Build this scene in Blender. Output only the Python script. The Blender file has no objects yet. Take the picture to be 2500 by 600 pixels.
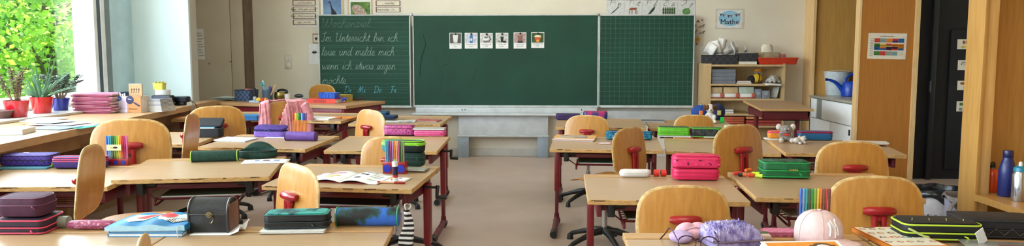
import bpy, bmesh, math, random
from mathutils import Vector, Matrix, noise
random.seed(7)
PI = math.pi
scn = bpy.context.scene
COL = scn.collection
# ------------------------------------------------------------------ camera
F = 1800.0; H = 1.25; PITCH = math.atan(170/1800); YAW = math.atan(70/1800)
cd = bpy.data.cameras.new('camera'); cam = bpy.data.objects.new('camera', cd); COL.objects.link(cam)
cd.sensor_width = 36.0; cd.lens = 36.0*F/2500.0; cd.clip_start = 0.05; cd.clip_end = 200
cam.location = (0, 0, H); cam.rotation_euler = (PI/2-PITCH, 0, YAW)
scn.camera = cam
# ------------------------------------------------------------------ light and exposure
def area(name, loc, rot, sx, sy, power, col=(1, 1, 1)):
    l = bpy.data.lights.new(name, 'AREA'); l.shape = 'RECTANGLE'; l.size = sx; l.size_y = sy
    l.energy = power; l.color = col
    o = bpy.data.objects.new(name, l); COL.objects.link(o); o.location = loc; o.rotation_euler = rot
    return o
area('window_daylight', (-4.35, 1.6, 1.95), (0, -PI/2, 0), 2.0, 6.2, 300, (0.86, 0.95, 1.0))
area('upper_window_daylight', (-4.35, 6.0, 2.5), (0, -math.radians(75), 0), 0.7, 2.4, 75, (0.84, 0.94, 1.0))
area('ceiling_lamp_light', (1.2, 5.4, 2.86), (0, 0, 0), 1.2, 3.2, 14, (1.0, 0.93, 0.82))
area('rear_ceiling_lamp_light', (0.8, 1.0, 2.86), (0, 0, 0), 1.2, 3.2, 30, (1.0, 0.93, 0.82))
area('front_ceiling_lamp_light', (-0.3, 7.8, 2.86), (0, 0, 0), 3.6, 0.5, 22, (1.0, 0.95, 0.86))
sl = bpy.data.lights.new('sun', 'SUN'); sl.energy = 18.0; sl.angle = 0.02; sl.color = (1.0, 0.95, 0.85)
so = bpy.data.objects.new('sun', sl); COL.objects.link(so)
so.rotation_euler = Vector((-0.2, 0.2, 0.96)).to_track_quat('Z', 'Y').to_euler()
wd = bpy.data.worlds.new('sky'); scn.world = wd; wd.use_nodes = True
nt = wd.node_tree; nt.nodes.clear()
sky = nt.nodes.new('ShaderNodeTexSky'); sky.sky_type = 'NISHITA'; sky.sun_disc = False
sky.sun_elevation = math.radians(58); sky.sun_rotation = math.radians(-60)
bg = nt.nodes.new('ShaderNodeBackground'); bg.inputs[1].default_value = 1.0
ow = nt.nodes.new('ShaderNodeOutputWorld')
nt.links.new(sky.outputs[0], bg.inputs[0]); nt.links.new(bg.outputs[0], ow.inputs[0])
vs = scn.view_settings; vs.view_transform = 'Standard'; vs.look = 'None'; vs.gamma = 1.0; vs.use_curve_mapping = False
vs.exposure = 0.22
# ------------------------------------------------------------------ camera maths used to measure places in the room
def ray(px, py):
    x = (px-1250)/F; y = -(py-300)/F
    cp, sp = math.cos(PITCH), math.sin(PITCH); fy = cp+sp*y; fz = -sp+cp*y
    cy, sy = math.cos(YAW), math.sin(YAW)
    return Vector((x*cy-fy*sy, x*sy+fy*cy, fz))
def onz(px, py, z):
    r = ray(px, py); t = (z-H)/r.z; return Vector((r.x*t, r.y*t, z))
def ony(px, py, Y):
    r = ray(px, py); t = Y/r.y; return Vector((r.x*t, Y, H+r.z*t))
def onx(px, py, X):
    r = ray(px, py); t = X/r.x; return Vector((X, r.y*t, H+r.z*t))
def onplane(px, py, p, n):
    r = ray(px, py); t = (p-Vector((0, 0, H))).dot(n)/r.dot(n); return Vector((0, 0, H))+r*t
def depth(p):
    b = -p.x*math.sin(YAW)+p.y*math.cos(YAW); return b*math.cos(PITCH)-(p.z-H)*math.sin(PITCH)
# ------------------------------------------------------------------ materials
def lin(c):
    return tuple((v/12.92 if v <= .04045 else ((v+.055)/1.055)**2.4) for v in [x/255 for x in c])+(1,)
MATS = {}
def M(name, c1, c2=None, kind='noise', scale=8, rough=.6, metal=0, bump=0, trans=0, alpha=1, emis=0, stretch=(1, 1, 1),
      lo=.35, hi=.65, coat=0, c3=None, sheen=0):
    if name in MATS: return MATS[name]
    m = bpy.data.materials.new(name); m.use_nodes = True; t = m.node_tree; N = t.nodes; L = t.links
    b = N['Principled BSDF']; b.inputs['Roughness'].default_value = rough; b.inputs['Metallic'].default_value = metal
    if c2 is None: c2 = tuple(min(255, v*0.93) for v in c1)
    tc = N.new('ShaderNodeTexCoord'); mp = N.new('ShaderNodeMapping'); mp.inputs['Scale'].default_value = stretch
    L.new(tc.outputs['Object'], mp.inputs[0])
    if kind == 'checker':
        tx = N.new('ShaderNodeTexChecker'); tx.inputs['Scale'].default_value = scale; fac = tx.outputs['Fac']; vec = tx.inputs[0]; lo, hi = .4, .6
    elif kind == 'voronoi':
        tx = N.new('ShaderNodeTexVoronoi'); tx.inputs['Scale'].default_value = scale; fac = tx.outputs['Distance']; vec = tx.inputs[0]
    elif kind == 'wave':
        tx = N.new('ShaderNodeTexWave'); tx.inputs['Scale'].default_value = scale; tx.inputs['Distortion'].default_value = 1.5
        tx.inputs['Detail'].default_value = 2; fac = tx.outputs['Fac']; vec = tx.inputs[0]
    elif kind == 'stripe':
        tx = N.new('ShaderNodeTexWave'); tx.inputs['Scale'].default_value = scale; fac = tx.outputs['Fac']; vec = tx.inputs[0]; lo, hi = .45, .55
    else:
        tx = N.new('ShaderNodeTexNoise'); tx.inputs['Scale'].default_value = scale; tx.inputs['Detail'].default_value = 5; fac = tx.outputs['Fac']; vec = tx.inputs[0]
    L.new(mp.outputs[0], vec)
    cr = N.new('ShaderNodeValToRGB'); cr.color_ramp.elements[0].position = lo; cr.color_ramp.elements[1].position = hi
    cr.color_ramp.elements[0].color = lin(c1); cr.color_ramp.elements[1].color = lin(c2)
    if c3: e = cr.color_ramp.elements.new((lo+hi)/2); e.color = lin(c3)
    L.new(fac, cr.inputs[0]); L.new(cr.outputs[0], b.inputs['Base Color'])
    if bump:
        bp = N.new('ShaderNodeBump'); bp.inputs['Strength'].default_value = bump; bp.inputs['Distance'].default_value = .002
        L.new(fac, bp.inputs['Height']); L.new(bp.outputs[0], b.inputs['Normal'])
    if trans: b.inputs['Transmission Weight'].default_value = trans
    if alpha < 1: b.inputs['Alpha'].default_value = alpha
    if coat: b.inputs['Coat Weight'].default_value = coat; b.inputs['Coat Roughness'].default_value = .1
    if sheen: b.inputs['Sheen Weight'].default_value = sheen
    MATS[name] = m; return m
def P(c, rough=.55, **k):       # plain coloured material with a faint procedural mottling
    return M('paint_%d_%d_%d_%d' % (c[0], c[1], c[2], int(rough*100)), c, kind='noise', scale=25, rough=rough, **k)
def leafmat(name, c1, c2, tr=.5, scale=3):
    m = M(name, c1, c2, scale=scale, rough=.6); t = m.node_tree; b = t.nodes['Principled BSDF']
    d = t.nodes.new('ShaderNodeBsdfTranslucent'); x = t.nodes.new('ShaderNodeMixShader'); x.inputs[0].default_value = tr
    src = b.inputs['Base Color'].links[0].from_socket
    t.links.new(src, d.inputs[0]); t.links.new(b.outputs[0], x.inputs[1]); t.links.new(d.outputs[0], x.inputs[2])
    t.links.new(x.outputs[0], t.nodes['Material Output'].inputs[0]); return m
BEECH = M('beech_plywood', (200, 144, 68), (182, 124, 52), scale=5, stretch=(14, 14, 1), rough=.38, lo=.3, hi=.7, coat=.25)
PLYEDGE = M('plywood_edge', (222, 190, 130), (176, 138, 84), scale=30, rough=.6)
DTOP = M('desk_laminate', (182, 152, 118), (170, 140, 106), scale=6, stretch=(1, 16, 16), rough=.33, lo=.3, hi=.7)
DEDGE = M('desk_edge_wood', (206, 166, 104), (160, 118, 66), scale=9, stretch=(4, 4, 30), rough=.6, lo=.4, hi=.75, bump=.3)
DWORN = M('worn_edge', (120, 84, 48), (84, 58, 34), scale=30, rough=.8)
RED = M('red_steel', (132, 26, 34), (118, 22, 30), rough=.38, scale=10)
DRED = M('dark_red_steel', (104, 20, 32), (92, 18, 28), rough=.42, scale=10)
REDP = M('red_plastic', (164, 22, 30), (148, 18, 26), rough=.28, scale=10, coat=.3)
BLACK = M('black_plastic', (24, 24, 26), (17, 17, 18), rough=.42, scale=20)
CHROME = M('chrome', (205, 208, 210), (190, 192, 195), rough=.15, metal=1, scale=5)
STEEL = M('brushed_steel', (160, 163, 166), (138, 141, 145), rough=.35, metal=.9, scale=30, stretch=(1, 1, 10))
GREEN = M('green_chalkboard', (6, 54, 40), (10, 70, 52), scale=2.2, rough=.7, lo=.3, hi=.75)
ALU = M('aluminium_frame', (200, 206, 206), (184, 190, 190), rough=.4, scale=14)
CHALK = M('white_chalk', (172, 196, 184), (136, 168, 154), rough=.95, scale=120, lo=.4, hi=.6)
CHALKF = M('faint_chalk', (108, 140, 128), (84, 120, 108), rough=.95, scale=90)
CHALKB = M('blue_chalk', (110, 180, 196), (90, 160, 178), rough=.95, scale=120)
CHALKL = M('ruled_line', (78, 128, 112), (50, 98, 84), rough=.9, scale=30)
WALL = M('front_wall_paint', (226, 220, 205), (220, 213, 197), scale=3, rough=.85)
WALLW = M('white_wall_paint', (238, 236, 228), (232, 229, 220), scale=3, rough=.85)
PAPER = M('white_paper', (236, 236, 234), (226, 227, 228), scale=20, rough=.8)
PAPERW = M('warm_paper', (230, 222, 206), (220, 210, 192), scale=20, rough=.8)
PAGES = M('page_edges', (226, 222, 212), (190, 186, 178), kind='wave', scale=60, stretch=(0, 0, 4), rough=.85)
INK = P((36, 36, 44), .8)
# ------------------------------------------------------------------ mesh builder
class MB:
    def __init__(s): s.bm = bmesh.new()
    def _mat(s, faces, m):
        for f in faces: f.material_index = m
    def box(s, c, d, m=0, bev=0, rot=None, seg=2):
        r = bmesh.ops.create_cube(s.bm, size=1)['verts']
        bmesh.ops.scale(s.bm, vec=d, verts=r)
        if bev:
            es = list({e for v in r for e in v.link_edges})
            q = bmesh.ops.bevel(s.bm, geom=es, offset=bev, segments=seg, affect='EDGES', profile=.5)
            r = list({v for f in q['faces'] for v in f.verts} | {v for v in r if v.is_valid})
        if rot is not None: bmesh.ops.transform(s.bm, matrix=rot.to_4x4(), verts=r)
        bmesh.ops.translate(s.bm, vec=c, verts=r)
        s._mat({f for v in r for f in v.link_faces}, m); return s
    def b2(s, x0, y0, z0, x1, y1, z1, m=0, bev=0):
        return s.box(((x0+x1)/2, (y0+y1)/2, (z0+z1)/2), (abs(x1-x0), abs(y1-y0), abs(z1-z0)), m, bev)
    def rings(s, rings, m=0, cap=True, closed=True):
        vs_ = [[s.bm.verts.new(p) for p in r] for r in rings]; fs = []
        for a, b in zip(vs_, vs_[1:]):
            n = len(a)
            for i in range(n if closed else n-1):
                j = (i+1) % n
                try: fs.append(s.bm.faces.new((a[i], a[j], b[j], b[i])))
                except ValueError: pass
        if cap and closed:
            for r in (vs_[0][::-1], vs_[-1]):
                try: fs.append(s.bm.faces.new(r))
                except ValueError: pass
        s._mat(fs, m); return s
    def tube(s, pts, r, m=0, seg=8, closed=False, cap=True, flat=1.0):
        pts = [Vector(p) for p in pts]; n = len(pts)
        rr = r if isinstance(r, (list, tuple)) else [r]*n
        up = Vector((0, 0, 1)); out = []; prev = None
        for i, p in enumerate(pts):
            a = pts[(i-1) % n] if (closed or i > 0) else p; b = pts[(i+1) % n] if (closed or i < n-1) else p
            t = (b-a)
            t = t.normalized() if t.length > 1e-9 else Vector((0, 0, 1))
            if prev is None:
                u = up if abs(t.z) < .9 else Vector((1, 0, 0)); x = t.cross(u).normalized()
            else:
                x = prev-t*prev.dot(t)
                x = x.normalized() if x.length > 1e-6 else t.orthogonal().normalized()
            prev = x; y = t.cross(x)
            out.append([p+(x*math.cos(k*2*PI/seg)+y*math.sin(k*2*PI/seg)*flat)*rr[i] for k in range(seg)])
        if closed: out.append(out[0])
        if closed:
            vs_ = [[s.bm.verts.new(q) for q in r_] for r_ in out[:-1]]; vs_.append(vs_[0]); fs = []
            for a, b in zip(vs_, vs_[1:]):
                for i in range(seg):
                    j = (i+1) % seg; fs.append(s.bm.faces.new((a[i], a[j], b[j], b[i])))
            s._mat(fs, m); return s
        return s.rings(out, m, cap)
    def lathe(s, prof, m=0, seg=24, c=(0, 0, 0), cap=True, sx=1, sy=1):
        c = Vector(c)
        return s.rings([[c+Vector((r*sx*math.cos(k*2*PI/seg), r*sy*math.sin(k*2*PI/seg), z)) for k in range(seg)] for r, z in prof], m, cap)
    def cyl(s, c, r, h, m=0, seg=16, axis='z'):
        c = Vector(c); ax = {'x': Vector((1, 0, 0)), 'y': Vector((0, 1, 0)), 'z': Vector((0, 0, 1))}[axis]
        return s.tube([c-ax*h/2, c+ax*h/2], r, m, seg)
    def sph(s, c, r, m=0, sc=(1, 1, 1), sub=2, rot=None):
        q = bmesh.ops.create_icosphere(s.bm, subdivisions=sub, radius=r)['verts']
        bmesh.ops.scale(s.bm, vec=sc, verts=q)
        if rot is not None: bmesh.ops.transform(s.bm, matrix=rot.to_4x4(), verts=q)
        bmesh.ops.translate(s.bm, vec=c, verts=q); s._mat({f for v in q for f in v.link_faces}, m); return s
    def loft(s, w, d, layers, rc, m=0, n=5, c=(0, 0, 0)):          # rounded-rectangle outline, layers = (z, inset)
        c = Vector(c); out = []
        for z, ins in layers:
            a, b, r = w/2-ins, d/2-ins, max(.0005, min(rc-ins*.6, w/2-ins, d/2-ins))
            ring = []
            for q, (sx, sy) in enumerate(((1, 1), (-1, 1), (-1, -1), (1, -1))):
                for k in range(n+1):
                    t = q*PI/2+k*PI/2/n
                    ring.append(c+Vector((sx*(a-r)+r*math.cos(t), sy*(b-r)+r*math.sin(t), z)))
            out.append(ring)
        return s.rings(out, m)
    def grid(s, nu, nv, f, m=0, skip=None):
        g = [[s.bm.verts.new(f(i/nu, j/nv)) for i in range(nu+1)] for j in range(nv+1)]; fs = []
        for j in range(nv):
            for i in range(nu):
                if skip and skip((i+.5)/nu, (j+.5)/nv): continue
                fs.append(s.bm.faces.new((g[j][i], g[j][i+1], g[j+1][i+1], g[j+1][i])))
        s._mat(fs, m); return s
    def poly(s, pts, m=0):
        f = s.bm.faces.new([s.bm.verts.new(p) for p in pts]); f.material_index = m; return s
    def prism(s, pts2, y0, y1, m=0):                                 # outline in x,z pushed along y
        return s.rings([[Vector((x, y, z)) for x, z in pts2] for y in (y0, y1)], m)
    def prismz(s, pts2, z0, z1, m=0):
        return s.rings([[Vector((x, y, z)) for x, y in pts2] for z in (z0, z1)], m)
    def mesh(s, name, mats, smooth=True):
        loose = [v for v in s.bm.verts if not v.link_faces]
        if loose: bmesh.ops.delete(s.bm, geom=loose, context='VERTS')
        bmesh.ops.recalc_face_normals(s.bm, faces=s.bm.faces[:])
        me = bpy.data.meshes.new(name); s.bm.to_mesh(me); s.bm.free()
        for m in (mats if isinstance(mats, (list, tuple)) else [mats]): me.materials.append(m)
        if smooth:
            for p in me.polygons: p.use_smooth = True
            try: me.set_sharp_from_angle(angle=math.radians(38))
            except Exception: pass
        return me
def tagit(o, label=None, cat=None, group=None, kind=None):
    if label: o['label'] = label
    if cat: o['category'] = cat
    if group: o['group'] = group
    if kind: o['kind'] = kind
    return o
def part(name, mb, mats, parent=None, label=None, loc=None, rot=None, smooth=True):
    o = bpy.data.objects.new(name, mb.mesh(name, mats, smooth) if isinstance(mb, MB) else mb)
    COL.objects.link(o)
    if parent is not None: o.parent = parent
    if loc is not None: o.location = loc
    if rot is not None: o.rotation_euler = rot
    if label: o['label'] = label
    return o
def root(name, label, cat, loc=(0, 0, 0), rz=0, group=None, mtx=None):
    o = bpy.data.objects.new(name, None); o.empty_display_size = .05; COL.objects.link(o)
    o.location = loc; o.rotation_euler = (0, 0, rz)
    if mtx is not None: o.matrix_world = mtx; o.rotation_euler = mtx.to_euler(); o.location = mtx.translation
    return tagit(o, label, cat, group)
def single(name, mb, mats, label, cat, loc=(0, 0, 0), rz=0, group=None, mtx=None, smooth=True):
    o = part(name, mb, mats, None, None, loc, (0, 0, rz), smooth)
    if mtx is not None: o.rotation_euler = mtx.to_euler(); o.location = mtx.translation
    return tagit(o, label, cat, group)
def struct(name, mb, mats, smooth=False):
    return tagit(part(name, mb, mats, None, smooth=smooth), kind='structure')
def dup(r, loc=None, rz=None, label=None, group=None):
    c = r.copy(); COL.objects.link(c)
    if loc is not None: c.location = loc
    if rz is not None: c.rotation_euler = (0, 0, rz)
    if label: c['label'] = label
    if group: c['group'] = group
    for ch in list(r.children):
        k = ch.copy(); COL.objects.link(k); k.parent = c
        for g in list(ch.children):
            q = g.copy(); COL.objects.link(q); q.parent = k
    return c
def text(s, size, mat, parent, loc, rot=(PI/2, 0, 0), name='lettering', align='CENTER', ext=.0004, shear=0, sp=1.0):
    cu = bpy.data.curves.new(name, 'FONT'); cu.body = s; cu.size = size; cu.extrude = ext; cu.align_x = align
    cu.resolution_u = 2; cu.shear = shear; cu.space_character = sp; cu.space_line = .95
    t = bpy.data.objects.new(name, cu); COL.objects.link(t); bpy.context.view_layer.update()
    me = bpy.data.meshes.new_from_object(t); bpy.data.objects.remove(t); me.materials.clear(); me.materials.append(mat)
    o = bpy.data.objects.new(name, me); COL.objects.link(o); o.location = loc; o.rotation_euler = rot
    if parent is not None: o.parent = parent
    return o
def catmull(pts, n=4):
    if len(pts) < 3: return [Vector(p) for p in pts]
    P_ = [Vector(p) for p in pts]; out = []
    for i in range(len(P_)-1):
        a = P_[max(i-1, 0)]; b = P_[i]; c = P_[i+1]; d = P_[min(i+2, len(P_)-1)]
        for k in range(n):
            t = k/n
            out.append(.5*((2*b)+(c-a)*t+(2*a-5*b+4*c-d)*t*t+(3*b-a-3*c+d)*t**3))
    out.append(P_[-1]); return out
# ---- a small joined-up handwriting, as strokes: x-height 1, ascenders 2
HW = {
'a': (.95, [[(.7, .85), (.35, 1), (.05, .5), (.3, 0), (.62, .5), (.72, 1), (.7, .15), (.95, .05)]]),
'b': (.95, [[(0, 0), (.5, 1.4), (.42, 2), (.25, 1.7), (.25, .3), (.5, 0), (.75, .4), (.6, .9), (.95, .85)]]),
'c': (.7, [[(.6, .85), (.35, 1), (.05, .5), (.3, 0), (.7, .15)]]),
'd': (.95, [[(.62, .85), (.35, 1), (.05, .5), (.3, 0), (.62, .5), (.78, 2)], [(.78, 2), (.68, .2), (.95, .05)]]),
'e': (.7, [[(0, .15), (.5, .6), (.38, 1), (.12, .7), (.15, .15), (.4, 0), (.7, .2)]]),
'f': (.7, [[(0, 0), (.5, 1.5), (.45, 2), (.3, 1.6), (.15, -.8), (.3, -.6), (.3, .1), (.65, .3)]]),
'g': (.9, [[(.7, .85), (.35, 1), (.05, .5), (.3, 0), (.62, .5), (.7, 1), (.62, -.7), (.38, -1), (.22, -.6), (.9, .15)]]),
'h': (.95, [[(0, 0), (.48, 1.4), (.42, 2), (.22, 1.6), (.16, 0)], [(.18, .5), (.48, 1), (.66, .75), (.66, .15), (.95, .1)]]),
'i': (.5, [[(0, .15), (.28, 1), (.25, .2), (.5, .1)], [(.36, 1.5), (.4, 1.56)]]),
'j': (.4, [[(0, .15), (.28, 1), (.18, -.8), (0, -.9)], [(.36, 1.5), (.4, 1.56)]]),
'l': (.5, [[(0, .1), (.45, 1.5), (.38, 2), (.18, 1.5), (.18, .15), (.5, .1)]]),
'm': (1.3, [[(0, .15), (.2, 1), (.14, 0)], [(.16, .5), (.42, 1), (.58, .7), (.54, 0)], [(.56, .5), (.82, 1), (1, .7), (1, .15), (1.3, .1)]]),
'n': (.9, [[(0, .15), (.2, 1), (.14, 0)], [(.16, .5), (.44, 1), (.6, .7), (.6, .15), (.9, .1)]]),
'o': (.85, [[(.4, 1), (.06, .5), (.34, 0), (.64, .5), (.4, 1), (.5, .8), (.85, .8)]]),
'ö': (.85, [[(.4, 1), (.06, .5), (.34, 0), (.64, .5), (.4, 1), (.5, .8), (.85, .8)], [(.25, 1.45), (.28, 1.5)], [(.55, 1.45), (.58, 1.5)]]),
'p': (.9, [[(0, .2), (.22, 1), (.05, -1)], [(.14, .5), (.5, 1), (.7, .5), (.45, 0), (.15, .2)]]),
'r': (.6, [[(0, .15), (.22, 1), (.42, .85), (.3, .2), (.6, .15)]]),
's': (.6, [[(0, .05), (.38, 1), (.46, .4), (.25, 0), (.08, .15)], [(.25, 0), (.6, .15)]]),
't': (.5, [[(0, .15), (.36, 1.7), (.28, .2), (.5, .1)], [(.08, 1.15), (.55, 1.15)]]),
'u': (.9, [[(0, .6), (.16, 1), (.14, .3), (.36, 0), (.62, .5), (.66, 1), (.64, .2), (.9, .1)]]),
'w': (1.15, [[(0, .6), (.14, 1), (.14, .2), (.34, 0), (.55, .8), (.58, .2), (.8, .05), (1, .9), (1.15, .85)]]),
'z': (.75, [[(.05, .9), (.55, 1), (.08, .05), (.4, .1), (.75, .1)]]),
'W': (2.0, [[(0, 1.5), (.2, 2), (.3, .3), (.6, 0), (.95, 1.2), (1, 1.9)], [(1, 1.9), (1, .3), (1.3, 0), (1.75, 1), (1.6, 1.9), (1.95, 1.6)]]),
'I': (.9, [[(.1, 1.7), (.5, 1.95), (.9, 2)], [(.6, 1.95), (.5, .2), (.2, 0), (0, .3)]]),
'U': (1.3, [[(.0, 1.6), (.25, 2), (.2, .5), (.5, 0), (.95, .6), (1.05, 2)], [(1.05, 2), (1, .2), (1.3, .05)]]),
'D': (1.3, [[(.35, 2), (.2, 0)], [(0, 1.8), (.5, 2), (1.05, 1.6), (1.1, .6), (.6, 0), (.1, .05)]]),
'M': (1.5, [[(0, .1), (.3, 1.3), (.45, 2), (.5, .1)], [(.5, .1), (1.05, 2), (1.05, .3), (1.4, .1)]]),
'F': (1.2, [[(.1, 1.85), (1.1, 2)], [(.5, 1.9), (.4, .1), (.1, .1)], [(.3, 1), (.9, 1.05)]]),
'P': (1.1, [[(.25, 2), (.15, 0)], [(0, 1.7), (.5, 2), (.95, 1.6), (.7, 1.05), (.2, 1)]]),
'T': (1.1, [[(0, 1.9), (1.1, 2)], [(.6, 1.95), (.5, 0)]]),
'Z': (1.1, [[(.1, 1.9), (1, 2), (.05, .05), (1, 0)]]),
'J': (.9, [[(.3, 1.9), (.9, 2), (.6, .2), (.2, 0), (0, .3)]]),
'.': (.4, [[(.15, .0), (.2, .06)]]), ':': (.4, [[(.15, .1), (.2, .16)], [(.2, .8), (.25, .86)]]),
' ': (.75, []), '|': (.6, [[(.3, -.6), (.3, 2.2)]]),
}
def handwrite(s, x0, z0, y, xh, width, r, mb, m=0, slant=.18):
    tot = sum(HW[c][0] for c in s); k = width/tot; x = x0
    for c in s:
        w, st = HW[c]
        for q in st:
            pts = [(x+(a+b*slant)*k, y, z0+b*xh) for a, b in q]
            mb.tube(catmull(pts, 3), r, m, seg=5, flat=1)
        x += w*k
    return mb
# ================================================================== THE ROOM
YW = 8.95; XL = -4.1; XR = 5.1; YB = -2.2; ZC = 2.95
FLOORM = M('linoleum', (196, 174, 160), (188, 165, 150), scale=3.5, rough=.3, bump=.02)
struct('floor', MB().b2(XL-.3, YB, -.1, XR, YW+.1, 0), FLOORM)
struct('ceiling', MB().b2(XL-.3, YB, ZC, XR, YW+.1, ZC+.1), WALLW)
struct('wall_front', MB().b2(XL-.3, YW, 0, XR, YW+.12, ZC), WALL)
struct('wall_right', MB().b2(XR, YB, 0, XR+.1, YW, ZC), WALLW)
struct('wall_back', MB().b2(XL-.3, YB-.1, 0, XR, YB, ZC), WALLW)
m = MB(); m.b2(XL-.3, YB, 0, XL, 7.2, .82); m.b2(XL-.3, YB, 2.85, XL, 7.2, ZC); m.b2(XL-.3, 7.2, 0, XL, YW, ZC); m.b2(XL-.3, YB, .82, XL, -1.6, 2.85)
struct('wall_left', m, WALLW)
struct('baseboard_front', MB().b2(-3.5, YW-.015, 0, 3.2, YW, .09, 0, .003), M('baseboard', (206, 204, 198), rough=.5))
PIER = M('pier_paint', (222, 240, 246), (216, 236, 243), scale=2, rough=.75)
struct('trim_1', MB().b2(XL, 7.2, 0, -3.47, 7.235, ZC, 0, .004), PIER)
# window: frames, glass
WF = M('window_frame_white', (232, 236, 238), scale=8, rough=.4)
WG = M('window_frame_grey', (112, 124, 128), scale=8, rough=.45)
win = MB()
win.b2(XL-.10, -1.6, .82, XL+.02, 7.2, .90, 0, .004)
win.b2(XL-.10, -1.6, 2.78, XL+.02, 7.2, 2.85, 0, .004)
for y0, y1 in ((-1.6, -1.5), (.6, .75), (2.9, 3.05)):
    win.b2(XL-.10, y0, .82, XL+.02, y1, 2.85, 0, .004)
win.b2(XL-.06, 6.45, .82, -3.965, 6.50, 2.85, 0, .003)
win.b2(XL-.06, 6.501, .82, -3.96, 6.54, 2.85, 3)
win.b2(XL-.06, 6.541, .82, -3.95, 6.59, 2.85, 0)
win.b2(XL-.06, 6.591, .82, -3.955, 6.68, 2.85, 1)
win.b2(XL-.10, 6.681, .82, -4.04, 7.2, 2.85, 2)
w_ = struct('window_1', win, [WF, WG, M('side_reveal', (196, 224, 234), scale=5, rough=.6), M('gasket_blue_grey', (66, 82, 96), scale=8, rough=.5)])
gl = MB(); gl.b2(XL-.05, -1.5, .9, XL-.044, 6.449, 2.78)
gm = bpy.data.materials.new('window_glass'); gm.use_nodes = True; t_ = gm.node_tree; t_.nodes.remove(t_.nodes['Principled BSDF'])
g1 = t_.nodes.new('ShaderNodeBsdfTransparent'); g2 = t_.nodes.new('ShaderNodeBsdfGlossy'); g2.inputs['Roughness'].default_value = .02
g3 = t_.nodes.new('ShaderNodeMixShader'); g3.inputs[0].default_value = .05
t_.links.new(g1.outputs[0], g3.inputs[1]); t_.links.new(g2.outputs[0], g3.inputs[2]); t_.links.new(g3.outputs[0], t_.nodes['Material Output'].inputs[0])
pane = part('window_glass', gl, gm, w_)
# the deep bench under the window and the raised sill that carries the plants
BENCH = M('bench_wood', (190, 152, 110), (172, 134, 92), scale=5, stretch=(12, 1, 12), rough=.35, lo=.3, hi=.7)
BENCHE = M('bench_edge', (168, 132, 94), (150, 112, 74), scale=8, rough=.5)
ZB = .77
def bfx(y): return -2.82 if y < 3.45 else -2.82-.127*(y-3.45)
bm_ = MB()
pts = [(XL, -1.5), (bfx(-1.5), -1.5), (bfx(3.45), 3.45), (bfx(7.5), 7.5), (-3.465, 7.5), (-3.465, 7.195), (XL, 7.195)]
bm_.prismz(pts, ZB-.045, ZB, 0)
bench = root('window_bench', 'long wooden bench top running under the window along the left wall', 'bench')
part('bench_top', bm_, BENCH, bench, smooth=False)
bp = MB()
for y0, y1 in ((2.3, 2.34), (5.05, 5.09), (6.9, 6.94)): bp.b2(XL, y0, 0, bfx(y0)-.35, y1, ZB-.045)
part('support_panel', bp, BENCHE, bench)
part('back_panel', MB().b2(XL+.02, -1.4, 0, XL+.6, 7.15, ZB-.05), M('radiator_cover', (150, 118, 84), rough=.6), bench)
part('front_apron', MB().rings([[Vector((bfx(y)-.12, y, z0)) for z0 in (ZB-.16, ZB-.046)]+[Vector((bfx(y)-.14, y, z0)) for z0 in (ZB-.046, ZB-.16)] for y in (-1.4, 3.45, 7.45)]), BENCHE, bench)
ZS = .79
SILL = M('stone_sill', (206, 204, 198), (192, 190, 184), scale=30, rough=.3)
struct('trim_2', MB().b2(XL+.0, -1.5, ZB+.001, -3.66, 7.2, ZS, 0, .004), SILL)

# built-in cupboard in the front left corner
CUP = M('cupboard_paint', (205, 196, 180), (199, 189, 172), scale=3, rough=.7)
cp = root('built_in_cupboard', 'tall taupe built-in cupboard in the front left corner', 'cupboard', (-3.8, 8.83, 0))
xa = -.3; 
part('carcass', MB().b2(xa, -.1, 0, .27, .115, ZC-.01), [CUP], cp)
xs = ony(565, 150, 8.7).x+3.8
part('door', MB().b2(xa+.0, -.13, .05, xs-.003, -.101, ZC-.03, 0, .003), CUP, cp)
part('door', MB().b2(xs+.003, -.13, .05, .262, -.101, ZC-.03, 0, .003), CUP, cp)
part('side_panel', MB().b2(.263, -.13, 0, .285, .115, ZC-.01), M('shaded_side_paint', (112, 96, 80), (100, 84, 68), rough=.6), cp, 'side panel painted darker brown for shade')  # side turned from the window: its shade is painted in as darker brown
for px, py in ((511, 155), (563, 150)):
    q = ony(px, py, 8.7); part('lock', MB().cyl((q.x+3.8, -.134, q.z), .011, .012, 0, 12, 'y'), STEEL, cp)
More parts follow.
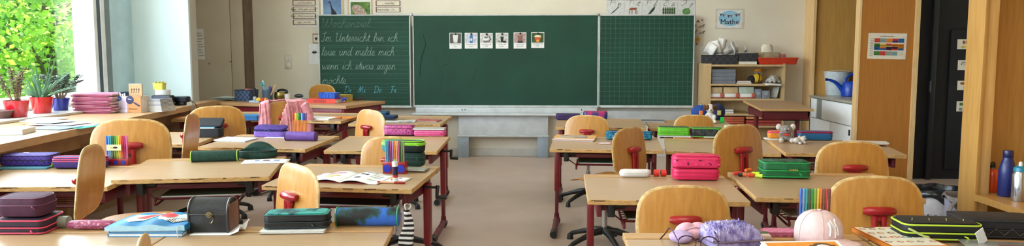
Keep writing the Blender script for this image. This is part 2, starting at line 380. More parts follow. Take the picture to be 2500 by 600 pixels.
# daylight garden outside
struct('lawn', MB().b2(-60, -20, -1.2, XL-.5, 80, -1.1), M('grass', (120, 150, 70), (90, 130, 50), scale=6, rough=.9))
LEAVES = [leafmat('young_leaves', (186, 220, 84), (130, 180, 60), .6), leafmat('mid_leaves', (138, 186, 90), (96, 150, 70), .55), leafmat('pale_leaves', (196, 222, 120), (140, 186, 90), .6)]
BARK = M('bark', (96, 82, 62), (66, 56, 42), scale=20, rough=.9, bump=.5)
def tree(x, y, h, r, n, mi, label, ls=.15):
    rt = root('leafy_tree', label, 'tree', (x, y, -1.1), group=None)
    tb = MB(); tb.tube([(0, 0, 0), (.05, .02, h*.4), (-.05, .05, h*.8)], [.14, .11, .04], 0, 10)
    for k in range(7):
        a = random.uniform(0, 2*PI); z = h*random.uniform(.3, .75)
        tb.tube([(0, 0, z), (math.cos(a)*r*.4, math.sin(a)*r*.4, z+.5), (math.cos(a)*r*.8, math.sin(a)*r*.8, z+.8)], [.05, .035, .01], 0, 6)
    part('trunk', tb, BARK, rt)
    verts = []; faces = []
    blobs = [(Vector((random.uniform(-1, 1)*r*.75, random.uniform(-1, 1)*r*.75, random.uniform(.18, .95)*h)), random.uniform(.28, .5)*r) for _ in range(26)]
    for i in range(n):
        c, br = random.choice(blobs)
        d = Vector((random.gauss(0, 1), random.gauss(0, 1), random.gauss(0, 1))).normalized()
        p = c+d*br*random.uniform(.55, 1.05); s_ = ls*random.uniform(.6, 1.3)
        u = Vector((random.gauss(0, 1), random.gauss(0, 1), random.gauss(0, .6))).normalized()
        v = u.cross((d+Vector((random.gauss(0, .5), random.gauss(0, .5), .6+random.gauss(0, .4)))).normalized())
        if v.length < .1: continue
        v = v.normalized()*s_*.32; u = u*s_*.5; k = len(verts)
        verts += [p-u, p+v, p+u, p-v]; faces.append((k, k+1, k+2, k+3))
    me = bpy.data.meshes.new('foliage'); me.from_pydata([tuple(v) for v in verts], [], faces); me.materials.append(LEAVES[mi])
    part('foliage', me, None, rt)
tree(-9.6, 10.8, 4.9, 1.7, 9000, 0, 'bright yellow-green leafy tree nearest the window glass', .13)
tree(-8.6, 12.6, 4.3, 1.5, 8000, 2, 'pale green leafy tree close behind the window mullion', .13)
tree(-12.6, 13.2, 6.2, 2.4, 9000, 1, 'mid green tree second row at the left of the window view', .19)
tree(-11.4, 17.0, 7.0, 2.6, 9000, 1, 'tall mid green tree in the centre back of the window view', .2)
tree(-15.5, 20.0, 8.0, 3.4, 8000, 0, 'large yellow-green tree farthest back at the left', .26)
tree(-15.0, 26.0, 9.0, 4.0, 8000, 2, 'tall pale tree farthest back behind the others', .3)

# partition, counter and door at the right
PANEL = M('oak_veneer_panel', (206, 160, 92), (190, 144, 76), scale=4, stretch=(16, 16, 1), rough=.35, lo=.3, hi=.7)
ORANGE = M('orange_veneer', (186, 122, 46), (172, 108, 36), scale=4, stretch=(16, 16, 1), rough=.35, lo=.3, hi=.7)
LIGHTE = M('light_edge_band', (232, 198, 146), (220, 182, 126), scale=10, stretch=(8, 8, 1), rough=.45)
xp0 = ony(1980, 150, 8.7).x
struct('wall_panel', MB().b2(xp0+.03, 8.7, 0, XR, 8.74, ZC), PANEL)
struct('trim_3', MB().b2(xp0, 8.66, 0, xp0+.03, YW, ZC), LIGHTE)
cn = root('sink_counter', 'white sink counter with grey worktop beside the orange wooden partition', 'counter', (xp0, 0, 0))
WHT = M('white_laminate', (244, 248, 250), (238, 244, 248), scale=3, rough=.3)
part('worktop', MB().b2(-.01, 7.5, .745, .8, 8.69, .77, 0, .002), M('grey_worktop', (172, 168, 150), (156, 154, 140), scale=14, rough=.25), cn)
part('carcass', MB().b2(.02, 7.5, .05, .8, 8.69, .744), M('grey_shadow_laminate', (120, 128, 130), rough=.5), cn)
ysp = 8.22
part('drawer_front', MB().b2(0, 7.5, .52, .019, 8.32, .735, 0, .002), WHT, cn)
part('drawer_front', MB().b2(0, 8.5, .52, .019, 8.685, .735, 0, .002), WHT, cn)
part('open_niche', MB().b2(.012, 8.325, .52, .0195, 8.495, .735), M('niche_grey', (140, 140, 130), rough=.6), cn, 'open recess between the white fronts')
part('cupboard_door', MB().b2(0, 7.5, .06, .019, 8.08, .512, 0, .002), WHT, cn)
part('cupboard_door', MB().b2(0, 8.088, .06, .019, 8.685, .512, 0, .002), WHT, cn)
part('handle', MB().b2(-.012, 7.54, .42, 0, 7.56, .48, 0, .002), BLACK, cn)
xq0 = ony(2090, 150, 7.45).x; xq1 = ony(2224, 150, 7.45).x; xq2 = ony(2239, 150, 7.45).x
struct('wall_partition', MB().b2(xq0+.025, 7.42, 0, xq1, 7.5, ZC), ORANGE)
struct('trim_4', MB().b2(xq0, 7.415, 0, xq0+.024, 7.505, ZC, 0, .002), LIGHTE)
struct('trim_5', MB().b2(xq1+.001, 7.40, 0, xq2-.012, 7.505, ZC, 0, .002), LIGHTE)
BLK = M('black_door_paint', (5, 5, 6), (4, 4, 5), scale=3, rough=.65)
BLK2 = M('black_pinboard', (9, 10, 15), (7, 8, 12), scale=6, rough=.75)
d_ = struct('door_1', MB().b2(xq2-.01, 7.46, 0, XR, 7.52, ZC), BLK)
xk = ony(2280, 150, 7.4).x
part('door_frame', MB().b2(xk-.02, 7.40, 0, xk+.03, 7.459, ZC, 0, .003), M('black_gloss', (14, 15, 17), scale=4, rough=.35), d_)
part('hinge', MB().b2(xk-.035, 7.38, .98, xk-.022, 7.40, 1.17-.3, 0, .002), M('dark_steel', (90, 92, 94), rough=.35, metal=.8), d_)
xb = ony(2322, 150, 7.42).x
part('pinboard', MB().b2(xb, 7.43, .1, XR-.1, 7.459, ony(2322, 72, 7.42).z, 0, .01), BLK2, d_)
def flat(px0, py0, px1, py1, Y):      # upright rectangle on a wall facing the room -> centre x, centre z, w, h
    a = ony(px0, py0, Y); b = ony(px1, py1, Y); return (a.x+b.x)/2, (a.z+b.z)/2, abs(b.x-a.x), abs(a.z-b.z)
def sheet(name, label, cat, rect, Y, mats=PAPER, group=None, rot=0, th=.0012):
    x, z, w, h = rect
    r = root(name, label, cat, (x, Y, z), group=group); r.rotation_euler = (0, rot, 0)
    part('sheet', MB().box((0, 0, 0), (w, th, h)), mats, r, smooth=False); return r, w, h
BROWNART = P((150, 92, 52), .8); GREENART = P((70, 110, 60), .8); YELART = P((216, 190, 84), .8); REDART = P((190, 60, 50), .8)
signs = [((2367, 71, 2440, 94), 'Stundenplan\ndecken', 'top white sign on the black door with a brown basket picture', 0),
         ((2338, 96, 2440, 120), 'Schuhe\ngewechselt', 'white sign with boots picture reading Schuhe, second from the top on the black door', 1),
         ((2339, 147, 2440, 171), 'Hände\ngewaschen', 'white sign about washing hands, middle of the signs on the black door', 2),
         ((2338, 197, 2440, 220), 'Federmappe\nund Postmappe\nausgepackt', 'white sign with purse and yellow folder picture on the black door', 3),
         ((2336, 247, 2440, 272), 'Dienste\nerledigt', 'lowest white sign with small green board picture on the black door', 4)]
for rc, s_, lb, k in signs:
    r, w, h = sheet('door_sign', lb, 'sign', flat(*rc, 7.428), 7.4285, PAPERW, 'white signs on the black door')
    n_ = s_.count('\n'); sz = h*(.42 if n_ < 2 else .26)
    text(s_, sz, INK, r, (-w/2+(.115 if k else .08), -.0012, h*.10 if n_ < 2 else h*.2), name='lettering', align='LEFT')
    a = MB(); x0 = -w/2
    if k == 0: a.tube([(x0+.09-.03, -.002, -.02), (x0+.09, -.002, .01), (x0+.12, -.002, -.02)], .004, 0); a.box((x0+.09, -.002, -.022), (.05, .002, .012))
    if k == 1: a.box((x0+.06, -.002, .02), (.02, .002, .03)); a.box((x0+.09, -.002, .02), (.02, .002, .03)); a.sph((x0+.06, -.001, -.025), .02, 1, (1.3, .1, .6))
    if k == 2: a.tube([(x0+.03, -.002, .0), (x0+.04, -.002, .03), (x0+.07, -.002, .03), (x0+.07, -.002, .0)], .005, 2); a.sph((x0+.09, -.001, -.02), .016, 0, (1.4, .1, .6))
    if k == 3: a.sph((x0+.05, -.001, .02), .024, 0, (1.1, .1, .6)); a.box((x0+.085, -.002, -.022), (.05, .002, .032), 1, rot=Matrix.Rotation(.4, 3, 'Y'))
    if k == 4: a.box((x0+.055, -.002, .022), (.055, .002, .03), 3); a.box((x0+.04, -.002, -.028), (.03, .002, .03), 2); a.sph((x0+.09, -.001, -.025), .014, 3, (1.4, .1, .7))
    part('picture', a, [BROWNART, YELART, P((130, 150, 150), .8), GREENART], r)
# timetable on the orange partition
r, w, h = sheet('timetable', 'sheet with a coloured timetable grid on the orange wooden partition', 'timetable', flat(2120, 81, 2211, 144, 7.418), 7.418, PAPERW, rot=.02)
cols = {'r': (196, 58, 48), 't': (120, 160, 160), 'o': (222, 130, 40), 'b': (36, 90, 150), 'p': (70, 40, 100), 'g': (60, 120, 52), 'y': (226, 190, 90), 'w': (226, 214, 196), 'k': (60, 26, 70), 'q': (150, 150, 140)}
rows = ['rtorb', 'rtopb', 'gyroorr', 'gyyoor', 'bokkow', 'bbkrb', 'grqtw', 'grqtw']
keys = list(cols); a = MB()
zz = [.26, .18, .06, .0, -.06, -.12, -.24, -.32]
for ri, row in enumerate(rows):
    for ci, ch in enumerate(row[:5]):
        a.box((w*(-.26+ci*.155), -.0012, h*zz[ri]), (w*.15, .001, h*(.078 if ri < 6 else .078)), keys.index(ch))
part('printed_grid', a, [P(cols[k], .8) for k in keys], r, smooth=False)
a = MB()
for k in range(11): a.box((-w*.4, -.001, h*(.28-k*.066)), (w*.09, .0008, h*.02))
part('printed_times', a, P((150, 140, 124), .8), r, smooth=False)
text('Stundenplan der Klasse 2', h*.055, INK, r, (0, -.0012, h*.36))
# ================================================================== CHALKBOARD
YBd = 8.82
bd = root('chalkboard', 'large green folding chalkboard with lined left wing and squared right wing', 'chalkboard', (0, YBd, 0))
def pane_(nm, x0, z1, x1, z0, lab, frame=.012):
    a = ony(x0, z1, YBd); b = ony(x1, z0, YBd); X0, X1, Z1, Z0 = a.x, b.x, a.z, b.z
    part(nm, MB().b2(X0+frame, 0, Z0+frame, X1-frame, .02, Z1-frame), GREEN, bd, lab, smooth=False)
    f = MB(); f.b2(X0, -.008, Z1-frame, X1, .025, Z1, 0, .002); f.b2(X0, -.008, Z0-.015, X1, .025, Z0+frame, 0, .002)
    f.b2(X0, -.0085, Z0-.014, X0+frame, .025, Z1-.001, 0, .002); f.b2(X1-frame, -.0085, Z0-.014, X1, .025, Z1-.001, 0, .002)
    part('wing_frame', f, ALU, bd); return X0, X1, Z0, Z1
LX0, LX1, LZ0, LZ1 = pane_('left_wing', 776, 36, 1004, 260, 'lined green wing with handwriting')
CX0, CX1, CZ0, CZ1 = pane_('centre_panel', 1007, 36, 1460, 260, 'plain green centre panel')
RX0, RX1, RZ0, RZ1 = pane_('right_wing', 1463, 36, 1692, 260, 'squared green wing')
hg = MB()
for px in (1005, 1461):
    for py in (36, 262):
        q = ony(px, py, YBd); hg.box((q.x, -.012, q.z), (.035, .02, .03), 0, .004)
part('hinges', hg, STEEL, bd)
g_ = MB(); k = 0
x = RX0+.02
while x < RX1-.015:
    g_.box((x, -.0004, (RZ0+RZ1)/2), (.0028, .0008, RZ1-RZ0-.03)); x += .0572
z = RZ1-.045
while z > RZ0+.015:
    g_.box(((RX0+RX1)/2, -.0005, z), (RX1-RX0-.03, .0008, .0028)); z -= .0572
part('square_ruling', g_, CHALKL, bd, smooth=False)
g_ = MB()
def bz(py): return ony(900, py, YBd).z
def bx(px): return ony(px, 150, YBd).x
for top in (46, 80.5, 115, 149, 183, 217.5):
    zs = [bz(top+o) for o in (0, 9, 20.5, 30.5)]
    x0, x1 = bx(779.5), bx(999)
    for i, z in enumerate(zs):
        g_.box(((x0+x1)/2, -.0005, z), (x1-x0, .0008, .0026))
    for xx in (x0, x1): g_.box((xx, -.0005, (zs[0]+zs[3])/2), (.0026, .0008, zs[0]-zs[3]))
part('line_ruling', g_, CHALKL, bd, smooth=False)
def hwr(s, px0, px1, pyb, xhpx, mat, r=.0028):
    x0 = bx(px0); z = bz(pyb); xh = xhpx*YBd/F; tot = sum(HW[c][0] for c in s); k = (bx(px1)-x0)/tot
    for wd in s.split(' '):
        ww = sum(HW[c][0] for c in wd)*k
        part('handwriting', handwrite(wd, x0, z, -.0022, xh, ww, r, MB()), mat, bd); x0 += ww+HW[' '][0]*k
hwr('Wochenziel:', 785, 909, 66, 10.5, CHALKF, .0026)
hwr('Im Unterricht bin ich', 785, 972, 101, 10.5, CHALK, .0023)
hwr('leise und melde mich', 785, 963, 135, 10.5, CHALK, .0023)
hwr('wenn ich etwas sagen', 785, 965, 169, 10.5, CHALK, .0023)
hwr('möchte.', 785, 848, 204, 10, CHALK, .0023)
for s_, a, b in (('Di', 838, 856), ('Mi', 872, 891), ('Do', 911, 930), ('Fr', 951, 966)): hwr(s_, a, b, 226, 8, CHALKB, .0032)
for px in (850, 882):
    g_ = MB(); c = Vector((bx(px), -.002, bz(236))); g_.tube([c+Vector((.042*math.cos(t), 0, .03*math.sin(t))) for t in [k*PI/12 for k in range(13)]], .002, 0, 5)
    part('chalk_arc', g_, CHALKL, bd)
g_ = MB()      # wiped smears on the centre panel
sm = [(1032, 84, 1033, 95), (1028, 120, 1026, 190)]
part('smear', MB().tube([(bx(1033), -.0008, bz(84)), (bx(1040), -.0008, bz(108)), (bx(1029), -.0008, bz(140)), (bx(1025), -.0008, bz(170)), (bx(1025), -.0008, bz(188))], [.004, .009, .008, .008, .004], 0, 6, flat=.05), M('wiped_dark', (17, 52, 42), rough=.5), bd)
for a0 in ((1065, 150, 1085, 200), (1070, 165, 1103, 152), (1052, 175, 1100, 182), (1165, 150, 1150, 200), (1190, 215, 1178, 240), (1075, 195, 1070, 225)):
    g_.tube([(bx(a0[0]), -.0006, bz(a0[1])), (bx((a0[0]+a0[2])/2+4), -.0006, bz((a0[1]+a0[3])/2)), (bx(a0[2]), -.0006, bz(a0[3]))], [.0015, .003, .0015], 0, 5, flat=.1)
part('chalk_smears', g_, M('faint_smear', (44, 96, 82), rough=.9), bd)
# tray, skirt and posts below
a = ony(1013, 263, 8.75); b = ony(1458, 277, 8.75)
tr = MB(); tr.b2(a.x, -.02, b.z, b.x, .03, a.z, 0, .004); tr.b2(a.x-.03, -.12, b.z-.025, b.x+.02, .03, b.z, 0, .005)
part('chalk_tray', tr, M('tray_white', (206, 212, 214), rough=.4), bd)
tb_ = MB()
for px in (1128, 1420, 1135): q = ony(px, 268, 8.78); tb_.cyl((q.x, -.022, q.z), .007, .006, 0, 10, 'y')
part('bolts', tb_, BLACK, bd)
a = ony(1120, 285, 8.84); b = ony(1338, 329, 8.84)
part('lift_housing', MB().b2(a.x, -.01, b.z, b.x, .1, a.z+.02, 0, .004), M('housing_white', (214, 218, 220), rough=.5), bd)
part('housing_rail', MB().b2(a.x-.01, -.05, b.z-.02, b.x+.01, .0, b.z+.002, 0, .003), ALU, bd)
for px0, px1 in ((1118, 1145), (1312, 1338)):
    a = ony(px0, 330, 8.8); b = ony(px1, 330, 8.8)
    part('post', MB().b2(a.x, -.04, 0, b.x, .06, a.z, 0, .004), M('post_blue_grey', (150, 164, 176), rough=.45), bd)
a = ony(1480, 270, 8.9); b = ony(1692, 302, 8.9)
part('back_rail', MB().b2(a.x, .06, b.z, b.x, .1, a.z, 0, .004), M('rail_light_grey', (190, 192, 192), rough=.5), bd)
# the six picture cards held by magnets
cards = [(1097, 1127, 80, 119, 'un verre de\nlait', 'glass of milk on grey wood'), (1134.5, 1166, 80, 118.5, "une bouteille\nd'eau", 'blue water bottle'),
         (1172, 1203, 80.5, 118, 'une tasse de\ncafé', 'grey coffee cup on a saucer'), (1210, 1241, 80, 118.5, 'du jus de\nraisin', 'dark drink with grapes'),
         (1254, 1285, 79, 118.5, 'un bol de\nchocolat', 'mug of pinkish brown chocolate'), (1297, 1328.5, 78.5, 117, 'une tasse de\nthé', 'cup of orange tea among green leaves')]
bgc = [(96, 96, 92), (218, 224, 236), (222, 222, 222), (216, 218, 216), (196, 168, 164), (70, 96, 54)]
for i, (x0, x1, y0, y1, s_, what) in enumerate(cards):
    r, w, h = sheet('picture_card', 'white card on the chalkboard showing a '+what, 'card', flat(x0, y0, x1, y1, YBd-.003), YBd-.003, PAPER, 'drink picture cards on the chalkboard')
    a = MB(); a.box((0, -.0008, h*.15), (w*.92, .0008, h*.62), 0); z = h*.12
    if i == 0: a.prism([(-.032, z+.05), (.032, z+.05), (.022, z-.045), (-.022, z-.045)], -.0012, -.003, 1)
    if i == 1: a.prism([(-.014, z+.03), (-.006, z+.05), (.012, z+.05), (.018, z+.03), (.018, z-.05), (-.014, z-.05)], -.0012, -.003, 2); a.box((.002, -.0035, z-.01), (.02, .001, .03), 1)
    if i == 2: a.sph((0, -.001, z-.03), .045, 4, (1, .05, .3)); a.sph((-.006, -.0015, z), .034, 1, (1, .06, .75)); a.sph((-.004, -.003, z+.016), .026, 4, (1, .06, .4)); a.tube([(.03, -.003, z+.03), (.05, -.003, z+.0), (.035, -.003, z-.02)], .005, 3)
    if i == 3: a.prism([(-.018, z+.025), (.02, z+.025), (.014, z-.04), (-.012, z-.04)], -.0012, -.003, 3); a.sph((.03, -.001, z-.035), .02, 3, (1.3, .05, .6)); a.sph((-.035, -.001, z-.03), .014, 4, (1.2, .05, .8))
    if i == 4: a.prism([(-.03, z+.045), (.034, z+.045), (.028, z-.045), (-.024, z-.045)], -.0012, -.003, 5); a.sph((.002, -.0025, z+.045), .03, 6, (1, .05, .35)); a.box((.002, -.003, z-.04), (.06, .001, .02), 3)
    if i == 5: a.sph((0, -.001, z+.02), .042, 7, (1, .06, .45)); a.prism([(-.036, z+.012), (.036, z+.012), (.02, z-.045), (-.02, z-.045)], -.0012, -.003, 8); a.sph((.0, -.003, z-.03), .018, 9, (1, .05, .8))
    part('picture', a, [M('card_bg%d' % i, bgc[i], tuple(int(v*.75) for v in bgc[i]), scale=40, rough=.8), P((232, 232, 230), .7), P((60, 110, 180), .7), P((44, 40, 44), .7), P((128, 122, 116), .7), P((140, 100, 96), .7), P((206, 170, 150), .7), P((228, 226, 190), .7), P((210, 84, 44), .7), P((236, 172, 60), .7)], r)
    text(s_, h*.125, P((70, 80, 110), .8), r, (0, -.001, -h*.27), name='caption')
    tagit(single('round_magnet', MB().cyl((0, 0, 0), .0125, .008, 0, 16, 'y'), BLACK, 'small black round magnet holding the card with a '+what, 'magnet', (r.location.x+.004, YBd-.009, r.location.z+h/2-.015), group='magnets on the chalkboard'))
# ================================================================== WALL POSTERS
YP = YW-.004
def strips(name, label, px0, px1, pytop, pybot, lines, lh):
    x, z, w, h = flat(px0, pytop, px1, pybot, YP)
    r = root(name, label, 'poster', (x, YP, z)); part('backing', MB().box((0, 0, 0), (w, .002, h)), PAPER, r, smooth=False)
    BR = P((128, 96, 76), .8); b_ = MB(); c_ = MB()
    for i, (s_, zc) in enumerate(lines):
        zz = ony(px0, zc, YP).z-z
        b_.box((0, -.0015, zz), (w*.95, .0015, lh)); c_.box((0, -.0028, zz), (w*.86, .0015, lh*.76))
        text(s_, lh*.5, INK, r, (0, -.0045, zz-lh*.16), shear=.25)
    part('strip_border', b_, BR, r, smooth=False); part('strip_paper', c_, PAPERW, r, smooth=False)
strips('word_poster', 'poster of sentence strips in brown borders left of the giraffe picture', 712, 774, -12, 65, [('... ist freundlich.', 7), ('fragt „Wie geht es dir?“', 23), ('fragt „Was brauchst du?“', 39.5), ('... sagt „Ich bin ...“', 54.5), ('... grüßt.', -8)], .067)
strips('word_poster', 'poster of two brown bordered sentence strips right of the animal pictures', 915, 980, -14, 33, [('... beleidigt', 8), ('beschuldigt „Du ...!“', 23.5), ('... schreit', -7)], .067)
def frame_pic(label, px0, px1, ipx0, ipx1, ipy0):
    x, z, w, h = flat(px0, -20, px1, 45, YP-.0)
    r = root('picture_poster', label, 'poster', (x, YP, z), group=None)
    part('backing', MB().box((0, 0, 0), (w, .002, h)), P((206, 190, 160), .8), r, smooth=False)
    part('mount', MB().box((0, -.0015, 0), (w*.86, .001, h)), PAPER, r, smooth=False)
    return r, x, z, w, h
r, x, z, w, h = frame_pic('framed picture of a dark giraffe against blue sky above the chalkboard', 778, 840, 789, 834, 0)
part('photo', MB().box((ony(811, 0, YP).x-x, -.003, .04), (45*YP/F, .001, h*.95)), M('blue_sky_picture', (74, 108, 156), (128, 160, 196), scale=5, rough=.7), r, smooth=False)
gx = ony(811, 15, YP).x-x; gz = lambda py: ony(811, py, YP).z-z; ga = lambda px: ony(px, 15, YP).x-x
part('giraffe_shape', MB().prism([(ga(803), gz(4)), (ga(807), gz(3)), (ga(808), gz(8)), (ga(812), gz(20)), (ga(820), gz(30)), (ga(824), gz(40)), (ga(808), gz(40)), (ga(809), gz(28)), (ga(806), gz(8)), (ga(802), gz(6))], -.0035, -.0045), P((52, 54, 62), .8), r, smooth=False)
r, x, z, w, h = frame_pic('framed picture of a pale brown animal in green grass above the chalkboard', 848, 910, 0, 0, 0)
part('photo', MB().box((ony(880, 20, YP).x-x, -.003, ony(880, 22, YP).z-z), (48*YP/F, .001, 34*YP/F)), M('grass_picture', (44, 84, 32), (112, 150, 70), scale=18, rough=.7), r, smooth=False)
ga = lambda px: ony(px, 15, YP).x-x; gz = lambda py: ony(880, py, YP).z-z
part('animal_shape', MB().prism([(ga(858), gz(20)), (ga(862), gz(13)), (ga(872), gz(11)), (ga(882), gz(16)), (ga(890), gz(24)), (ga(897), gz(36)), (ga(866), gz(36)), (ga(862), gz(27))], -.0035, -.0045), M('animal_picture', (150, 112, 90), (206, 196, 186), scale=30, stretch=(3, 1, 1), rough=.8), r, smooth=False)
# small sheets beside the board, cupboard list, switches
r, w, h = sheet('paper_sheet', 'small brown bordered paper with a heart left of the chalkboard', 'sheet', flat(763, 82, 781, 106, YP), YP, P((150, 120, 96), .8))
part('paper', MB().box((0, -.0015, 0), (w*.8, .001, h*.8)), PAPERW, r, smooth=False)
part('heart', MB().prism([(0, -.025), (.02, .005), (.01, .018), (0, .008), (-.01, .018), (-.02, .005)], -.002, -.003), INK, r, smooth=False)
r, w, h = sheet('paper_sheet', 'white paper with an eye drawing left of the chalkboard', 'sheet', flat(754, 107, 782, 156, YP), YP, PAPER)
part('eye_drawing', MB().sph((0, -.001, .02), .02, 0, (1.4, .08, .6)).tube([(-.035, -.002, .02), (0, -.002, .045), (.035, -.002, .02), (0, -.002, .0), (-.035, -.002, .02)], .002, 0, 5), INK, r)
r, w, h = sheet('notice_list', 'narrow white notice with short lines of text on the corner cupboard', 'notice', flat(477, 70, 500, 145, 8.695), 8.697, PAPER, rot=-.02)
a = MB()
for k in range(9):
    a.box((-.01+.01*(k % 3), -.0012, h*(.36-k*.09)), (w*(.5+.1*(k % 3)), .001, h*.012)); a.box((0, -.0012, h*(.33-k*.09)), (w*.7, .001, .002), 1 if k % 2 else 0)
part('printed_lines', a, [INK, P((120, 70, 60), .8)], r, smooth=False)
x, z, w, h = flat(696, 134, 712, 167, YP)
r = root('light_switch', 'white double light switch and socket plate on the wall left of the chalkboard', 'switch', (x, YW, z))
part('plate', MB().box((0, -.006, 0), (w, .01, h), 0, .003), M('switch_white', (214, 210, 200), rough=.4), r)
part('rocker', MB().box((-w*.2, -.013, h*.25), (w*.34, .006, h*.36), 0, .002), P((226, 222, 212), .4), r)
part('rocker', MB().box((w*.2, -.013, h*.25), (w*.34, .006, h*.36), 0, .002), P((226, 222, 212), .4), r)
part('socket_cover', MB().box((0, -.013, -h*.25), (w*.74, .006, h*.38), 0, .002), P((222, 218, 208), .4), r)
# alphabet strip above the right wing
ltr = [('P', 'p', 1487, 1516, 'fountain pen'), ('T', 't', 1530, 1562, 'brown table'), ('F', 'f', 1574, 1606, 'dark feather'), ('Z', 'z', 1618, 1648, 'green fence'), ('J', 'j', 1660, 1694, 'green jungle bush')]
for i, (A, b_, a0, a1, what) in enumerate(ltr):
    px0 = 1481+i*43.5; x, z, w, h = flat(px0, -14, px0+42, 42, YP)
    r = root('alphabet_card', 'alphabet card with letter %s and a %s above the right board wing' % (A, what), 'card', (x, YP, z), group='alphabet cards above the chalkboard')
    part('card', MB().box((0, 0, 0), (w, .002, h)), P((214, 216, 216), .8), r, smooth=False)
    zz = ony(px0, 13, YP).z-z
    m = MB(); handwrite(A, -w*.34, zz, -.002, .03, .055, .0018, m); handwrite(b_, w*.13, zz-.005, -.002, .032, .045, .0018, m); m.box((0, -.0015, h*.2), (.002, .001, h*.3)); m.box((0, -.0015, ony(px0, 1, YP).z-z), (w*.96, .001, .002))
    part('letters', m, P((60, 60, 64), .8), r)
    zc = ony(px0, 26, YP).z-z; a = MB(); mt = INK
    if i == 0: a.tube([(-.05, -.002, -.035), (-.03, -.002, -.02), (.045, -.002, .045)], [.001, .006, .004], 0, 6); mt = P((66, 72, 76), .7)
    if i == 1:
        a.prism([(-.05, .01), (-.03, .035), (.05, .035), (.035, .01)], -.002, -.006); mt = P((150, 84, 52), .8)
        for xx in (-.045, -.012, .03, .046): a.box((xx, -.003, -.015), (.007, .002, .05))
    if i == 2: a.prism([(-.05, -.045), (0, -.035), (.04, .01), (.052, .045), (.015, .025), (-.01, -.01), (-.03, -.04)], -.002, -.005); mt = P((50, 70, 60), .8)
    if i == 3:
        mt = P((60, 92, 48), .8)
        for k in range(6): a.prism([(-.07+k*.026, -.04), (-.054+k*.026, -.04), (-.054+k*.026, .03), (-.062+k*.026, .042), (-.07+k*.026, .03)], -.002, -.005)
        a.box((0, -.005, .01), (.15, .002, .008)); a.box((0, -.005, -.02), (.15, .002, .008))
    if i == 4: a.sph((0, -.002, -.01), .05, 0, (1, .05, .8)); mt = M('jungle_green', (66, 120, 60), (110, 160, 90), scale=40, rough=.8)
    o = part('picture', a, mt, r, loc=(.0, 0, zc))
a = root('letter_card', 'cream card with small st letters and a yellow star right of the chalkboard', 'card', (ony(1706, 78, YP).x, YP, ony(1706, 78, YP).z))
part('card', MB().box((-.03, 0, 0), (.17, .002, .33)), M('cream_card', (216, 206, 186), rough=.8), a, smooth=False)
m = MB(); handwrite('st', -.0, .055, -.002, .022, .055, .002, m); handwrite('st', -.0, -.02, -.002, .022, .06, .002, m); handwrite('t', -.06, .055, -.002, .022, .02, .002, m); handwrite('l', -.06, -.02, -.002, .022, .025, .002, m)
m.sph((.035, -.002, .14), .008, 0, (1, .3, 1)); m.sph((-.02, -.002, -.14), .009, 0, (1, .3, 1)); m.tube([(-.03, -.002, .115), (-.01, -.002, .135), (.0, -.002, .115)], .006, 0, 5)
part('letters', m, INK, a)
st = [((.045 if k % 2 == 0 else .019)*math.sin(k*PI/5), (.045 if k % 2 == 0 else .019)*math.cos(k*PI/5)) for k in range(10)]
part('star', MB().prism([(p-.01, q-.09) for p, q in st], -.002, -.006), P((206, 150, 50), .7), a, smooth=False)
# Mathe sign
r, w, h = sheet('subject_sign', 'white sign reading Mathe on a blue watercolour patch above the low bookshelf', 'sign', flat(1752, 24, 1811, 68, YP), YP, P((226, 230, 230), .8))
part('blue_patch', MB().sph((0, -.001, .005), .5, 0, (w*.9, .003, h*.86), 3), M('watercolour_blue', (120, 178, 214), (160, 204, 226), scale=14, rough=.8), r)
text('Mathe', h*.42, INK, r, (0, -.004, -h*.3))
fl = MB(); fc = [0, 1, 2, 0, 1, 2, 0, 1]
for k in range(8):
    t = (k+.5)/8; xx = (-.42+.84*t)*w; zz = h*(.3-.45*t*(1-t)); fl.prism([(xx-.012, zz), (xx+.012, zz), (xx, zz-.026)], -.003, -.005, fc[k])
fl.tube([((-.44+.88*k/8)*w, -.004, h*(.31-.45*(k/8)*(1-k/8))) for k in range(9)], .0015, 0, 5)
part('bunting', fl, [P((50, 56, 80), .8), P((180, 70, 60), .8), P((230, 226, 214), .8)], r, smooth=False)
part('pinboard_sheet', MB().box((0, .001, 0), (w*1.16, .001, h*1.12)), P((214, 206, 190), .8), r, smooth=False)
